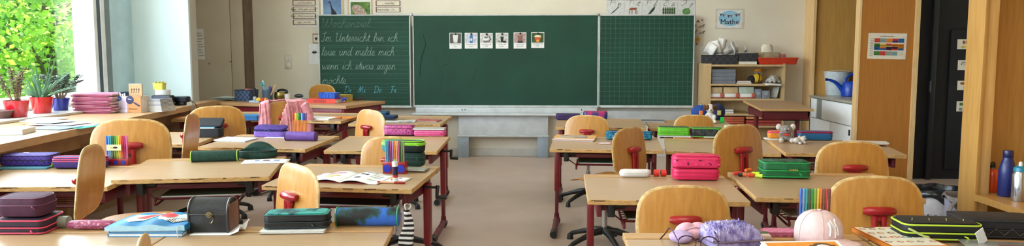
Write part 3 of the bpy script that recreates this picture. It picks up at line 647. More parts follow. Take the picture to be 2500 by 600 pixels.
# ================================================================== DESKS
DESK = {}
def desk(key, pl, pr, z0, label, D=.56, group='pupils desks with red frames', tilt=.045, crank=1, tray=True, wforce=None):
    a = onz(*pl, z0); b = onz(*pr, z0)
    if wforce: b = a+(b-a).normalized()*wforce
    w = (b-a).length; rz = math.atan2(b.y-a.y, b.x-a.x)
    M0 = Matrix.Translation((a.x, a.y, 0)) @ Matrix.Rotation(rz, 4, 'Z')
    c = M0 @ Vector((w/2, D/2, 0))
    r = root('school_desk', label, 'desk', c, rz, group)
    # local frame: x centred, y centred
    dt = D-.085; TH = .024; rise = math.sin(tilt)*dt
    T = Matrix.Rotation(tilt, 4, 'X'); y0 = -D/2; hw = w/2
    m = MB()
    m.box((0, dt/2, -TH/2), (w, dt, TH), 0, .003)
    bm = m.bm; bm.normal_update()
    for f in bm.faces:
        if abs(f.normal.z) < .6: f.material_index = 1
    rr = random.Random(label)
    if True:      # worn nicks along the front edge
        for k in range(9):
            xx = rr.uniform(-hw*.9, hw*.9); l = rr.uniform(.015, .07); m.box((xx, -.0006, -TH*.12-rr.uniform(0, .004)), (l, .002, rr.uniform(.002, .005)), 2)
    bmesh.ops.transform(bm, matrix=Matrix.Translation((0, y0, z0)) @ T, verts=bm.verts)
    part('desk_top', m, [DTOP, DEDGE, DWORN], r, smooth=False)
    zl = z0+rise+.002
    m = MB(); m.box((0, D/2-.0375, zl-TH/2), (w, .075, TH), 0, .003)
    m.box((0, D/2-.0375, zl-TH-.004), (w-.02, .06, .01), 1)
    part('pen_ledge', m, [M('ledge_wood', (196, 156, 108), (180, 138, 90), scale=6, stretch=(1, 16, 16), rough=.4), DRED], r, smooth=False)
    # frame
    fm = MB(); zr = z0-.05; lx = hw-.055
    fm.b2(-lx-.0, D/2-.14, zr-.045, lx, D/2-.10, zr+.01, 0, .003)
    fm.b2(-lx, y0+.10, zr-.02, lx, y0+.13, zr+.005, 0, .003)
    for s in (-1, 1):
        fm.box((s*lx, .01, zr-.012), (.022, D-.10, .06), 0, .003)
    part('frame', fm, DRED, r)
    for s in (-1, 1):
        fl = MB()
        fl.box((s*(hw-.03), D/2-.16, (zr+.01+.25)/2), (.034, .06, zr+.01-.25), 0, .006)
        part('leg', fl, RED, r)
        lg = MB(); lg.box((s*(hw-.03), D/2-.16, .16), (.024, .045, .22), 0, .004)
        lg.tube([(s*(hw-.03), D/2-.16, .085), (s*(hw-.03), D/2-.17, .05), (s*(hw-.03), D/2-.22, .036), (s*(hw-.03), y0+.04, .032)], [.018, .02, .021, .021], 0, 10)
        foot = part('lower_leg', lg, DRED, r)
        ft = MB(); ft.tube([(s*(hw-.03), y0+.045, .031), (s*(hw-.03), y0-.03, .028)], [.026, .025], 0, 10)
        part('foot_cap', ft, BLACK, foot)
        part('foot_cap', MB().tube([(s*(hw-.03), D/2-.12, .03), (s*(hw-.03), D/2-.18, .03)], [.026, .026], 0, 10), BLACK, foot)
        bb = MB(); bb.box((s*(hw-.11), y0+.085, z0-.062), (.034, .05, .062), 0, .004); bb.cyl((s*(hw-.15), y0+.105, z0-.045), .016, .05, 0, 10, 'x')
        part('height_block', bb, BLACK, r)
    if tray:
        tm = MB(); zt = z0-.125
        for k in range(7): tm.tube([(-lx*.62, y0+.12+k*.05, zt), (lx*.62, y0+.12+k*.05, zt)], .003, 0, 6)
        for s in (-1, 1):
            tm.tube(catmull([(s*lx*.62, y0+.10, zt+.012), (s*lx*.62, y0+.07, zt-.012), (s*lx*.62, y0+.12, zt-.022), (s*lx*.62, D/2-.14, zt-.003)], 4), .006, 0, 6)
            tm.tube([(s*lx*.62, y0+.11, zt), (s*lx*.86, y0+.115, zr-.02)], .004, 0, 6)
        tm.tube([(-lx*.62, y0+.10, zt+.01), (lx*.62, y0+.10, zt+.01)], .0045, 0, 6)
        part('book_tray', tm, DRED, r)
    if crank:
        cm = MB(); x = crank*(hw); yy = D/2-.2
        cm.tube([(x-crank*.04, yy, zr-.005), (x+crank*.035, yy, zr-.005)], .007, 0, 8)
        cm.tube([(x+crank*.035, yy, zr+.005), (x+crank*.035, yy-.02, zr-.055)], [.011, .008], 0, 8)
        cm.tube([(x+crank*.03, yy-.02, zr-.052), (x+crank*.085, yy-.02, zr-.052)], [.009, .012], 0, 8)
        part('crank', cm, BLACK, r)
    Mw = Matrix.Translation(c) @ Matrix.Rotation(rz, 4, 'Z')
    DESK[key] = dict(M=Mw, w=w, D=D, z0=z0, tilt=tilt, zl=zl, rz=rz, dt=dt, root=r)
    return r
desk('R2a', (1435, 487), (1833, 492), .60, 'front row desk right of the aisle with white oval case and pink double case', crank=0, tray=True)
desk('R2b', (1845, 481), (2262, 486), .61, 'second row desk at the right carrying the green case and neon markers', crank=0)
desk('R3a', (1342, 363), (1620, 367), .61, 'third row desk right of the aisle with magazines and blue fabric case', crank=0)
desk('R3b', (1624, 368), (1908, 375), .60, 'third row desk carrying the lime green case and black-green pouch', crank=0)
desk('R3c', (1918, 373), (2215, 378), .62, 'third row desk carrying the koala plush, beside the orange partition', crank=0)
desk('R4a', (1356, 310), (1577, 312), .634, 'back row desk right of the aisle with purple case, nearest the chalkboard', crank=0)
desk('R4b', (1588, 313), (1800, 315), .60, 'back row desk carrying the dog plush and blue bag', crank=0)
desk('R1a', (1578, 707), (2300, 714), .60, 'nearest desk at the lower right carrying pink and lilac fluffy cases', crank=0)
desk('R1b', (2312, 714), (2960, 720), .60, 'nearest desk at the right edge carrying the black neon bound case', crank=0)
desk('L2b', (270, 439), (657, 430), .637, 'desk in the second row left carrying the two dark green cases', crank=0)
desk('L2c', (638, 452), (1005, 462), .614, 'desk left of the aisle carrying the open workbook and glue stick', crank=1)
desk('L2a', (-132, 457), (262, 455), .618, 'desk at the left edge carrying two purple cases and a marker stand', crank=0)
desk('L3b', (482, 358), (745, 364), .635, 'third row left desk carrying the open purple case and fineliners', crank=0, tray=True)
desk('L3c', (790, 367), (1067, 369), .616, 'third row desk left of the aisle carrying the pink glitter case', crank=1, D=.62)
desk('L3a', (198, 352), (478, 352), .635, 'third row left desk behind the marker stand carrying an open black case', crank=0)
desk('L4b', (611, 291), (832, 296), .675, 'fourth row left desk with orange folder and the chair with a pink jacket', crank=0)
desk('L4c', (850, 302), (1075, 304), .67, 'fourth row desk left of the aisle with magazines and a red booklet', crank=0)
desk('L4a', (418, 291), (600, 291), .675, 'fourth row left desk near the window bench carrying an orange folder', crank=0)
desk('L1b', (240, 684), (895, 681), .60, 'nearest desk left of the aisle carrying the treasure box and teal case', crank=0)
desk('L1a', (-430, 684), (230, 684), .60, 'nearest desk in the lower left corner carrying the shark pouch and maroon cases', crank=0)
# move the front-row desks so that their back edges fall where the photograph shows them
def S(key, px, py, prefer=None):
    """point on a desk seen at a pixel, with the desk's resting orientation"""
    d = DESK[key]; Mi = d['M'].inverted()
    q = d['M'].to_3x3() @ Vector((0, -math.sin(d['tilt']), math.cos(d['tilt'])))
    p0 = d['M'] @ Vector((0, -d['D']/2, d['z0']))
    p = onplane(px, py, p0, q); l = Mi @ p
    if prefer != 'top' and (prefer == 'ledge' or l.y > d['D']/2-.10):
        return onz(px, py, d['zl']), 0.0, d['rz']
    return p, d['tilt'], d['rz']
# ================================================================== CHAIRS
def outline(w, h, n=44, top=1.0):
    out = []
    for k in range(n):
        t = 2*PI*k/n; c, s = math.cos(t), math.sin(t); e = 2/4.2
        x = math.copysign(abs(c)**e, c)*w/2; z = math.copysign(abs(s)**e, s)*h/2
        if s > 0: x *= 1-.10*(z/(h/2))**2; z += .018*(1-(x/(w/2))**2)
        else: x *= 1-.03*(z/(h/2))**2
        out.append((x, z))
    return out
def back_y(x, z): return .55*x*x*1.0 + .12*z
def make_chair():
    r = root('school_chair', 'chair', 'chair', (0, 0, 0))
    ol = outline(.40, .29); t = .0055; zc = .61
    rings = []
    for sc, dy in ((.02, -t), (.4, -t), (.75, -t), (.94, -t), (.99, -t*.6), (1, 0), (.99, t*.6), (.94, t), (.75, t), (.4, t), (.02, t)):
        rings.append([Vector((x*sc, back_y(x*sc, z*sc)*1.0-.205+dy, zc+z*sc)) for x, z in ol])
    m = MB(); m.rings(rings, 0); m.bm.faces.ensure_lookup_table(); n = len(ol)
    for i, f in enumerate(m.bm.faces):
        if 3*n <= i < 7*n: f.material_index = 1
    part('backrest', m, [BEECH, PLYEDGE], r)
    # seat
    ol = outline(.39, .37); rings = []
    for sc, dz in ((.02, -t), (.5, -t), (.9, -t), (1, 0), (.9, t), (.5, t), (.02, t)):
        rings.append([Vector((x*sc, z*sc+.0, .425+dz+.35*(x*sc)**2-(.25*max(0, z*sc-.08)**1.4*2)+.9*max(0, -z*sc-.12)**2)) for x, z in ol])
    part('seat', MB().rings(rings, 0), BEECH, r)
    # red carrier of the backrest: moulded bracket, two stems
    m = MB(); y = -.222; zb_ = zc+.022
    m.tube([(-.062, y+.006, zb_), (-.045, y, zb_), (0, y-.003, zb_), (.045, y, zb_), (.062, y+.006, zb_)], [.015, .022, .023, .022, .015], 0, 12, flat=.85)
    m.box((0, y-.002, zb_-.026), (.062, .018, .03), 0, .006)
    part('backrest_bracket', m, REDP, r)
    sc_ = MB()
    for s in (-1, 1): sc_.sph((s*.045, y-.017, zb_+.002), .006, 0, (1, .5, 1), 1)
    part('screws', sc_, CHROME, r)
    for s in (-1, 1):
        part('backrest_stem', MB().tube(catmull([(s*.017, y-.004, zb_-.02), (s*.019, y-.006, zc-.10), (s*.022, y+.004, .43), (s*.04, y+.07, .395), (s*.06, -.02, .39)], 5), .0115, 0, 10), REDP, r)
    part('seat_carrier', MB().box((0, -.01, .395), (.17, .2, .025), 0, .006), BLACK, r)
    part('column', MB().lathe([(.014, .39), (.014, .26), (.021, .26), (.021, .10), (.03, .09), (.03, .07)], 0, 16), CHROME, r)
    m = MB()
    for k in range(5):
        a = 2*PI*k/5+PI/2; c, s = math.cos(a), math.sin(a)
        m.tube([(c*.02, s*.02, .10), (c*.08, s*.08, .095), (c*.17, s*.17, .07), (c*.25, s*.25, .045), (c*.27, s*.27, .03)], [.026, .022, .017, .015, .014], 0, 10)
        m.lathe([(.012, .04), (.019, .03), (.022, .0)], 0, 12, (c*.27, s*.27, 0))
    part('star_base', m, BLACK, r)
    return r
CH0 = make_chair(); USED = []
def chair(px, py, Y, s, rz, label, group='beech school chairs'):
    """px,py: top centre of the backrest at distance Y; s: size; rz: heading"""
    tp = ony(px, py, Y); rz = math.radians(rz)
    c = CH0 if not USED else dup(CH0); USED.append(c)
    c['label'] = label; c['group'] = group
    f = Vector((-math.sin(rz), math.cos(rz), 0)); c.location = (tp.x+f.x*.205*s, tp.y+f.y*.205*s, 0)
    c.rotation_euler = (0, 0, rz); c.scale = (s, s, 1)
    top = .773; k = s
    dz = tp.z/1.0-top
    for ch in c.children:
        n = ch.name.split('.')[0]
        if n in ('backrest', 'backrest_bracket', 'backrest_stem', 'screws'):
            # keep the proportions of the backrest while its height is set
            ch.scale = (1, 1, s); ch.location = (0, 0, tp.z-top*s)
        elif n in ('seat', 'seat_carrier'): ch.location = (0, 0, tp.z-top*s + .41*(s-1))
        elif n == 'column': ch.scale = (1, 1, (.39+tp.z-top*s+.41*(s-1))/.39)
    return c
CHL = [
 (204, 354, 2.98, 1.0, -73, 'chair turned side-on behind the shark pouch, its seat facing right'),
 (315, 290, 4.10, 1.08, 18, 'chair with its back to us behind the marker stand on the left edge desk'),
 (457, 277, 4.5, .95, -78, 'narrow side-on chair with a red stem left of the dark green cases'),
 (529, 258, 5.35, 1.04, 32, 'chair behind the open black case, third row by the window side'),
 (712, 400, 3.18, 1.0, -45, 'chair turned aside with its red bracket showing, in front of the open workbook'),
 (897, 267, 5.78, 1.0, -42, 'half turned chair beside the blue jeans pouch in front of the left chalkboard wing'),
 (957, 333, 4.28, .97, 2, 'chair behind the marker stand and glue stick beside the aisle'),
 (696, 246, 6.2, 1.0, 35, 'chair with the pink jacket over its backrest'),
 (790, 205, 8.52, 1.0, 158, 'chair behind the teacher desk facing the class'),
 (322, 583, 1.86, .95, -66, 'chair of which only the top of the back peeks out at the bottom left edge'),
 (1433, 281, 5.95, .92, -8, 'chair behind the magazines at the right side of the aisle'),
 (1545, 310, 4.62, 1.0, 52, 'strongly turned chair with dark red bracket between the third row desks right of the aisle'),
 (1697, 280, 6.0, .86, 4, 'low chair with plain back in front of the dog plush'),
 (1812, 304, 4.28, 1.04, 34, 'turned chair with dark bracket behind the neon markers'),
 (2087, 345, 3.98, 1.0, 2, 'chair left of the orange partition between the second and third row desks'),
 (1673, 453, 3.04, 1.0, 2, 'large chair in front of the second row desk with the pink double case'),
 (2146, 430, 3.02, 1.0, 0, 'large chair at the right beside the cap and the bins'),
]
CHO = [chair(*a) for a in CHL]
# pink jacket hung over a chair
jc = CHO[7]; jm = MB(); zt = ony(696, 246, 6.2).z
def jf(u, v):
    x = (u-.5)*.40; s = (v-.5)*2           # s=-1 rear bottom, 0 top, 1 front bottom
    drop = abs(s)**1.1*.36; wv = .008*math.sin(u*34+s*3)+.006*math.sin(u*61+v*9)
    th = .03+.02*max(0, 1-abs(x)/.12) if s < 0 else .03
    y = -.205+.55*x*x*(1 if abs(x) < .2 else 1)+(-th if s < -.05 else th if s > .05 else th*s*10*.5)+(wv if s > 0 else -abs(wv))*min(1, abs(s)*4)
    z = zt+.014-drop-.9*max(0, abs(x)-.12)**1.5+.004*math.sin(u*17)
    return Vector((x*(1+.10*abs(s)), y, z-.0))
jm.grid(44, 30, jf, 0, lambda u, v: v < .5 and .16+(.5-v)*.15 < u < .52-(.5-v)*.55 and v > .02)
ja = single('jacket', jm, M('pink_knit', (232, 160, 168), (206, 126, 138), scale=26, rough=.9, bump=.6, sheen=.3), 'pink knitted jacket hanging over a chair back in the fourth row', 'jacket', jc.location, jc.rotation_euler.z)
so_ = ja.modifiers.new('thickness', 'SOLIDIFY'); so_.thickness = .006
for s, x in ((1, .19),):
    m = MB(); m.tube(catmull([(x*.75, -.245, zt-.03), (x, -.235, zt-.12), (x*1.04, -.24, zt-.24), (x*1.0, -.235, zt-.34)], 4), [.03, .034, .038, .04, .04, .04, .038, .038, .036, .036, .034, .034, .034], 0, 12)
    part('sleeve', m, MATS['pink_knit'], ja)
# ================================================================== TEACHER DESK
zt_ = .74
A_ = onz(488, 249.5, zt_); B_ = onz(845, 258.5, zt_); wT = (B_-A_).length; rT = math.atan2(B_.y-A_.y, B_.x-A_.x)
MT = Matrix.Translation((A_.x, A_.y, 0)) @ Matrix.Rotation(rT, 4, 'Z')
tdk = root('teacher_desk', 'wide teacher desk with wooden top and red frame in front of the left chalkboard wing', 'desk', MT.translation, rT)
DT = .8
part('desk_top', MB().b2(0, 0, zt_-.03, wT, DT, zt_, 0, .003), M('teacher_top', (196, 152, 108), (180, 134, 90), scale=5, stretch=(1, 14, 14), rough=.35), tdk, smooth=False)
m = MB(); m.b2(.03, .03, zt_-.11, wT-.03, .055, zt_-.031, 0, .003); m.b2(.03, DT-.055, zt_-.11, wT-.03, DT-.03, zt_-.031, 0, .003); m.b2(wT-.055, .03, zt_-.11, wT-.03, DT-.03, zt_-.031, 0, .003); m.b2(.03, .03, zt_-.11, .055, DT-.03, zt_-.031, 0, .003)
part('apron', m, RED, tdk)
for x in (.05, wT-.05):
    for y in (.05, DT-.05): part('leg', MB().cyl((x, y, (zt_-.031)/2+.0005), .028, zt_-.032, 0, 14), RED, tdk)
part('modesty_panel', MB().b2(.08, DT-.1, .3, wT-.08, DT-.085, zt_-.11), M('modesty_beech', (178, 142, 96), rough=.5), tdk)
DESK['T'] = dict(M=MT @ Matrix.Translation((wT/2, DT/2, 0)), w=wT, D=DT, z0=zt_, tilt=0, zl=zt_, rz=rT, dt=DT)
# side desk with tilted top at the right back
zz = .70; a0 = onz(1860, 266, zz)
sd = root('side_desk', 'small desk with raised tilted top in front of the low bookshelf at the right', 'desk', (a0.x+.25, a0.y+.3, 0))
m = MB(); m.box((0, .0, 0), (.52, .66, .022), 0, .003); m.bm.normal_update()
for f in m.bm.faces:
    if abs(f.normal.z) < .6: f.material_index = 1
part('desk_top', m, [DTOP, DEDGE], sd, loc=(.0, .02, zz+.012), rot=(.07, 0, 0), smooth=False)
m = MB(); m.b2(-.22, -.24, zz-.11, .24, -.2, zz-.015, 0, .003); m.b2(-.22, .24, zz-.1, .24, .27, zz-.0, 0, .003)
for s in (-.23, .22): m.b2(s, -.24, zz-.09, s+.02, .27, zz-.02, 0, .003)
part('frame', m, DRED, sd)
for s in (-.2, .22):
    m = MB(); m.b2(s-.017, .02, .05, s+.017, .08, zz-.03, 0, .004); m.b2(s-.02, -.28, .0, s+.02, .26, .05, 0, .008); part('leg', m, DRED, sd)
m = MB()
for k in range(8): m.tube([(-.0+k*.03, -.23, zz-.12), (-.0+k*.03, .1, zz-.14)], .003, 0, 5)
m.tube([(-.02, -.23, zz-.118), (.24, -.23, zz-.118)], .005, 0, 6); m.tube([(-.02, .1, zz-.14), (.24, .1, zz-.14)], .005, 0, 6); m.tube([(-.02, -.23, zz-.118), (-.02, .1, zz-.06)], .004, 0, 6)
part('wire_tray', m, BLACK, sd)
# ================================================================== THINGS ON THE DESKS: builders
def fit(key, x0, x1, yb, yt, d, prefer=None, hmin=.012):
    """measure a thing standing on a desk: returns matrix at its base centre, width, height"""
    P_, tilt, rz = S(key, (x0+x1)/2, yb, prefer)
    dp = depth(P_); w = (x1-x0)*dp/F; h = max(hmin, (yb-yt)*dp/F-.6*d*(H-P_.z)/max(.5, P_.y))
    Mx = Matrix.Translation(P_) @ Matrix.Rotation(rz, 4, 'Z') @ Matrix.Rotation(tilt, 4, 'X') @ Matrix.Translation((0, d/2, .0006))
    return Mx, w, h
def fitz(z, x0, x1, yb, yt, d, rz=0, hmin=.01):
    P_ = onz((x0+x1)/2, yb, z); dp = depth(P_); w = (x1-x0)*dp/F; h = max(hmin, (yb-yt)*dp/F-d*(H-z)/max(.5, P_.y))
    return Matrix.Translation(P_) @ Matrix.Rotation(rz, 4, 'Z') @ Matrix.Translation((0, d/2, .0006)), w, h
def R(a): return Matrix.Rotation(math.radians(a), 4, 'Z')
def rings_rr(w, d, r, z, n=5):
    out = []
    for q, (sx, sy) in enumerate(((1, 1), (-1, 1), (-1, -1), (1, -1))):
        for k in range(n+1):
            t = q*PI/2+k*PI/2/n; out.append(Vector((sx*(w/2-r)+r*math.cos(t), sy*(d/2-r)+r*math.sin(t), z)))
    return out
def pencil_case(label, Mx, w, d, h, body, trim, zips=(.5,), rc=.03, lid=None, gape=0, puller=True, trimr=.0028, group=None, cat='pencil case', name='pencil_case', dome=.15, seam=True):
    r = root(name, label, cat, group=group, mtx=Mx); e = min(.012, h*.22)
    m = MB(); nz = len(zips)
    def layers(z0, z1): 
        return [(z0, e*.8), (z0+e*.35, e*.2), (z0+e, 0), ((z0+z1)/2, -.0015), (z1-e, 0), (z1-e*.35, e*.2), (z1, e*.8), (z1+h*dome*.12, w*.12)]
    zs = sorted(zips)
    m.loft(w, d, layers(0, h*(1-dome*.1)), rc)
    part('shell', m, body, r)
    for z in zs:
        m = MB(); m.tube(rings_rr(w+.001, d+.001, rc, h*z, 6), trimr, 0, 6, closed=True); part('zip', m, trim, r)
    if lid:
        m = MB(); m.loft(w*.86, d*.8, [(h*1.0, .002), (h*1.0+.003, .0), (h*1.0+.005, .004)], rc*.8); part('lid_panel', m, lid, r)
    if seam:
        m = MB(); m.tube(rings_rr(w-e*.6, d-e*.6, rc, h*(1-dome*.1)-.001, 6), trimr*.8, 0, 6, closed=True); part('piping', m, trim, r)
    if puller:
        m = MB(); z = h*zs[-1]; m.tube([(w*.32, -d/2-.003, z), (w*.36, -d/2-.007, z-.004), (w*.40, -d/2-.006, z-.012)], [.002, .0035, .003], 0, 8); part('zip_puller', m, trim, r)
    return r
def wallet(label, Mx, w, d, h, body, trim, top=None, rc=.02, group=None, open_=0, cat='pencil case', zc=None):
    """flat two-shell case with coloured binding along both shells"""
    r = root('pencil_case', label, cat, group=group, mtx=Mx)
    hh = h/2
    m = MB(); m.loft(w, d, [(0, .006), (.003, .001), (.006, 0), (hh-.002, 0), (hh-.001, .003)], rc); part('lower_shell', m, body, r)
    Rx = Matrix.Rotation(math.radians(-open_), 3, 'X') if open_ else None
    m = MB(); m.loft(w, d, [(0, .003), (.001, 0), (hh-.008, 0), (hh-.003, .002), (hh, .010)], rc)
    if top is not None:
        for f in m.bm.faces:
            if f.calc_center_median().z > hh-.004: f.material_index = 1
        m.loft(w*.93, d*.9, [(hh-.001, .001), (hh+.0012, .0), (hh+.002, .003)], rc, 1)
    mats = [body, top or body]
    o = part('upper_shell', m, mats, r, loc=(0, 0, hh+.001))
    if open_: o.rotation_euler = (-math.radians(open_), 0, 0); o.location = (0, 0, hh+.001+math.sin(math.radians(open_))*d/2)
    for k, z in enumerate((.005, hh-.003)):
        part('piping', MB().tube(rings_rr(w, d, rc, z, 6), .003, 0, 6, closed=True), trim, r)
    part('piping', MB().tube(rings_rr(w, d, rc, hh-.005, 6), .003, 0, 6, closed=True), trim, o)
    part('zip', MB().tube(rings_rr(w-.004, d-.004, rc, hh*.55, 6), .0022, 0, 6, closed=True), zc or BLACK, r)
    part('zip_puller', MB().tube([(w*.25, -d/2-.003, hh*.6), (w*.28, -d/2-.008, hh*.5), (w*.3, -d/2-.008, hh*.3)], [.002, .003, .003], 0, 6), trim, r)
    return r
def roll_case(label, Mx, w, d, h, body, trim, cap=None, group=None, zipz=.88):
    r = root('pencil_case', label, 'pencil case', group=group, mtx=Mx)
    def sec(x, k):
        n = 20; return [Vector((x, math.copysign(abs(math.cos(t))**.8, math.cos(t))*d/2*k, h/2+math.copysign(abs(math.sin(t))**.8, math.sin(t))*h/2*k)) for t in [2*PI*i/n for i in range(n)]]
    m = MB(); m.rings([sec(-w/2, .9), sec(-w/2+.003, .98), sec(-w/2+.008, 1), sec(-w*.2, .985), sec(w*.1, 1), sec(w/2-.008, 1), sec(w/2-.003, .98), sec(w/2, .9)])
    part('tube', m, body, r)
    for s in (-1, 1):
        m = MB(); m.tube([p for p in sec(s*(w/2-.004), 1.0)], .0028, 0, 6, closed=True); part('end_piping', m, trim, r)
    part('zip', MB().box((0, -d*.18, h*zipz+.002), (w*.94, .008, .004), 0, .001), trim, r)
    part('zip_puller', MB().tube([(w*.4, -d*.2, h*zipz+.004), (w*.44, -d*.34, h*.8), (w*.44, -d*.42, h*.6)], [.002, .003, .003], 0, 6), cap or trim, r)
    return r
def book(label, Mx, w, d, h, cover, name='book', cat='book', group=None, art=None, pages=PAGES, spine='left', hard=.0015, rc=.002):
    r = root(name, label, cat, group=group, mtx=Mx)
    part('pages', MB().box((0, 0, h/2), (w-.006, d-.006, max(.001, h-2*hard-.0006))), pages, r, smooth=False)
    part('cover', MB().box((0, 0, hard/2), (w, d, hard), 0, .0005).box((0, 0, h-hard/2), (w, d, hard), 0, .0005).box(((-w/2+hard/2) if spine == 'left' else 0, 0 if spine == 'left' else d/2-hard/2, h/2), (hard, d, h) if spine == 'left' else (w, hard, h), 0), cover, r, smooth=False)
    return r
def paper(label, Mx, w, d, mat=PAPER, name='paper_sheet', cat='paper', group=None, th=.0012, curl=.004, n=10, rects=None):
    m = MB(); rr = random.Random(label)
    a, b = rr.uniform(0, 6), rr.uniform(0, 6)
    def f(u, v): return Vector(((u-.5)*w, (v-.5)*d, .0008+curl*(.5+.5*math.sin(u*4+a))*(.5+.5*math.sin(v*3+b))))
    m.grid(n, n, f)
    r = root(name, label, cat, group=group, mtx=Mx)
    o = part('sheet', m, mat, r); s_ = o.modifiers.new('thickness', 'SOLIDIFY'); s_.thickness = th; s_.offset = 1
    if rects:
        q = MB()
        for (cx, cy, sx, sy, mi) in rects: q.box((cx*w, cy*d, .0012+th+curl), (sx*w, sy*d, .0004), mi)
        part('print', q, [INK, BROWNART, GREENART, YELART, REDART, P((120, 150, 190), .8), P((200, 150, 110), .8)], r, smooth=False)
    return r
PENCOL = {}
PENN = {'red': (196, 40, 44), 'dark red': (120, 28, 34), 'orange': (232, 124, 40), 'yellow': (240, 200, 40), 'light green': (140, 190, 60), 'green': (56, 150, 60), 'dark green': (24, 92, 54),
        'turquoise': (40, 160, 170), 'light blue': (90, 170, 226), 'blue': (40, 100, 200), 'dark blue': (30, 44, 130), 'purple': (110, 60, 150), 'pink': (226, 110, 160), 'brown': (140, 84, 52), 'black': (30, 30, 32), 'grey': (140, 142, 146), 'olive': (120, 130, 50), 'lilac': (180, 140, 200), 'apricot': (240, 180, 130), 'magenta': (180, 40, 110)}
def penmat(n): return P(PENN[n], .35)
CLEAR = bpy.data.materials.new('clear_plastic'); CLEAR.use_nodes = True; t_ = CLEAR.node_tree; t_.nodes.remove(t_.nodes['Principled BSDF'])
g1 = t_.nodes.new('ShaderNodeBsdfTransparent'); g2 = t_.nodes.new('ShaderNodeBsdfGlossy'); g2.inputs['Roughness'].default_value = .12; g3 = t_.nodes.new('ShaderNodeMixShader')
nz_ = t_.nodes.new('ShaderNodeTexNoise'); mr = t_.nodes.new('ShaderNodeMapRange'); mr.inputs[3].default_value = .02; mr.inputs[4].default_value = .06
t_.links.new(nz_.outputs[0], mr.inputs[0]); t_.links.new(mr.outputs[0], g3.inputs[0]); t_.links.new(g1.outputs[0], g3.inputs[1]); t_.links.new(g2.outputs[0], g3.inputs[2]); t_.links.new(g3.outputs[0], t_.nodes['Material Output'].inputs[0])
def pen_meshes(L, rad, capf, tipf=.05):
    b = MB(); b.lathe([(rad*.55, 0), (rad*.75, .003), (rad*.8, .01), (rad*.92, L*(1-capf))], 0, 10)
    c = MB(); c.lathe([(rad, L*(1-capf)), (rad, L*.97), (rad*.7, L), ], 0, 10)
    return b, c
def pens(Mx, w, h, names, where, group, capf=.3, body=None, z0=.004, rad=None, kind='fibre_tip_pen', y=0):
    n = len(names); rad = rad or w/n/2*.92
    cnt = {}
    for i, c in enumerate(names):
        x = -w/2+(i+.5)*w/n
        b, k = pen_meshes(h, rad, capf)
        o = root(kind, ('%s pen, %s from the left %s' % (c, ['first', 'second', 'third', 'fourth', 'fifth', 'sixth', 'seventh', 'eighth', 'ninth', 'tenth', 'eleventh', 'twelfth', 'thirteenth', 'fourteenth'][i], where)), 'pen', group=group, mtx=Mx @ Matrix.Translation((x, y, z0)))
        bm_ = body or penmat(c)
        part('barrel', b, bm_, o); part('cap', k, penmat(c), o)
def pen_stand(label, Mx, w, d, h, names, where, group, base=REDP, discs=True, baseh=.22, glabel=None):
    r = root('marker_stand', label, 'pen stand', group=None, mtx=Mx)
    hb = h*baseh; m = MB()
    m.b2(-w/2-.004, -d/2, 0, w/2+.004, -d/2+.004, hb, 0, .002); m.b2(-w/2-.004, d/2-.004, 0, w/2+.004, d/2, hb, 0, .002); m.b2(-w/2-.004, -d/2, 0, -w/2, d/2, hb, 0, .001); m.b2(w/2, -d/2, 0, w/2+.004, d/2, hb, 0, .001); m.b2(-w/2, -d/2, 0, w/2, d/2, .003)
    part('base', m, base, r)
    if discs:
        for x in (-.32, .0, .32) if discs == 3 else (-.33, .33):
            part('disc', MB().cyl((x*w, -d/2-.002, hb*.45), hb*.34, .005, 0, 18, 'y'), P((36, 50, 170), .35), r)
    m = MB(); t = .0012
    m.b2(-w/2+.001, -d/2+.005, hb*.5, w/2-.001, -d/2+.005+t, h*.98); m.b2(-w/2+.001, d/2-.005-t, hb*.5, w/2-.001, d/2-.005, h*.98); m.b2(-w/2+.001, -d/2+.006, hb*.5, -w/2+.001+t, d/2-.006, h*.98); m.b2(w/2-.001-t, -d/2+.006, hb*.5, w/2-.001, d/2-.006, h*.98)
    part('clear_sleeve', m, CLEAR, r, smooth=False)
    pens(Mx, w*.94, h*.96, names, where, group)
    return r
def ball(m, c, r, mi=0, sc=(1, 1, 1), sub=2): return m.sph(c, r, mi, sc, sub)
def remesh(o, vox, sm=True):
    k = o.modifiers.new('join', 'REMESH'); k.mode = 'VOXEL'; k.voxel_size = vox; k.use_smooth_shade = sm; return o
# ================================================================== LEFT HALF OF THE CLASS
C = lambda n, c1, c2=None, **k: M(n, c1, c2, **k)
PURP = C('purple_fabric', (72, 44, 132), (52, 32, 100), scale=60, rough=.8, bump=.3)
PURPL = C('lavender_fabric', (120, 88, 172), (98, 68, 150), scale=50, rough=.75, bump=.3)
MAROON = C('maroon_fabric', (74, 24, 52), (58, 16, 42), scale=60, rough=.75, bump=.3)
NAVY = C('navy_fabric', (30, 36, 70), (22, 26, 54), scale=60, rough=.8, bump=.3)
DGREEN = C('dark_green_fabric', (16, 62, 48), (10, 46, 36), scale=60, rough=.8, bump=.4)
BLKF = C('black_fabric', (22, 22, 26), (14, 14, 17), scale=70, rough=.75, bump=.3)
LIME = P((160, 214, 60), .6); HOTP = P((222, 44, 110), .6); CORAL = P((216, 60, 90), .6)
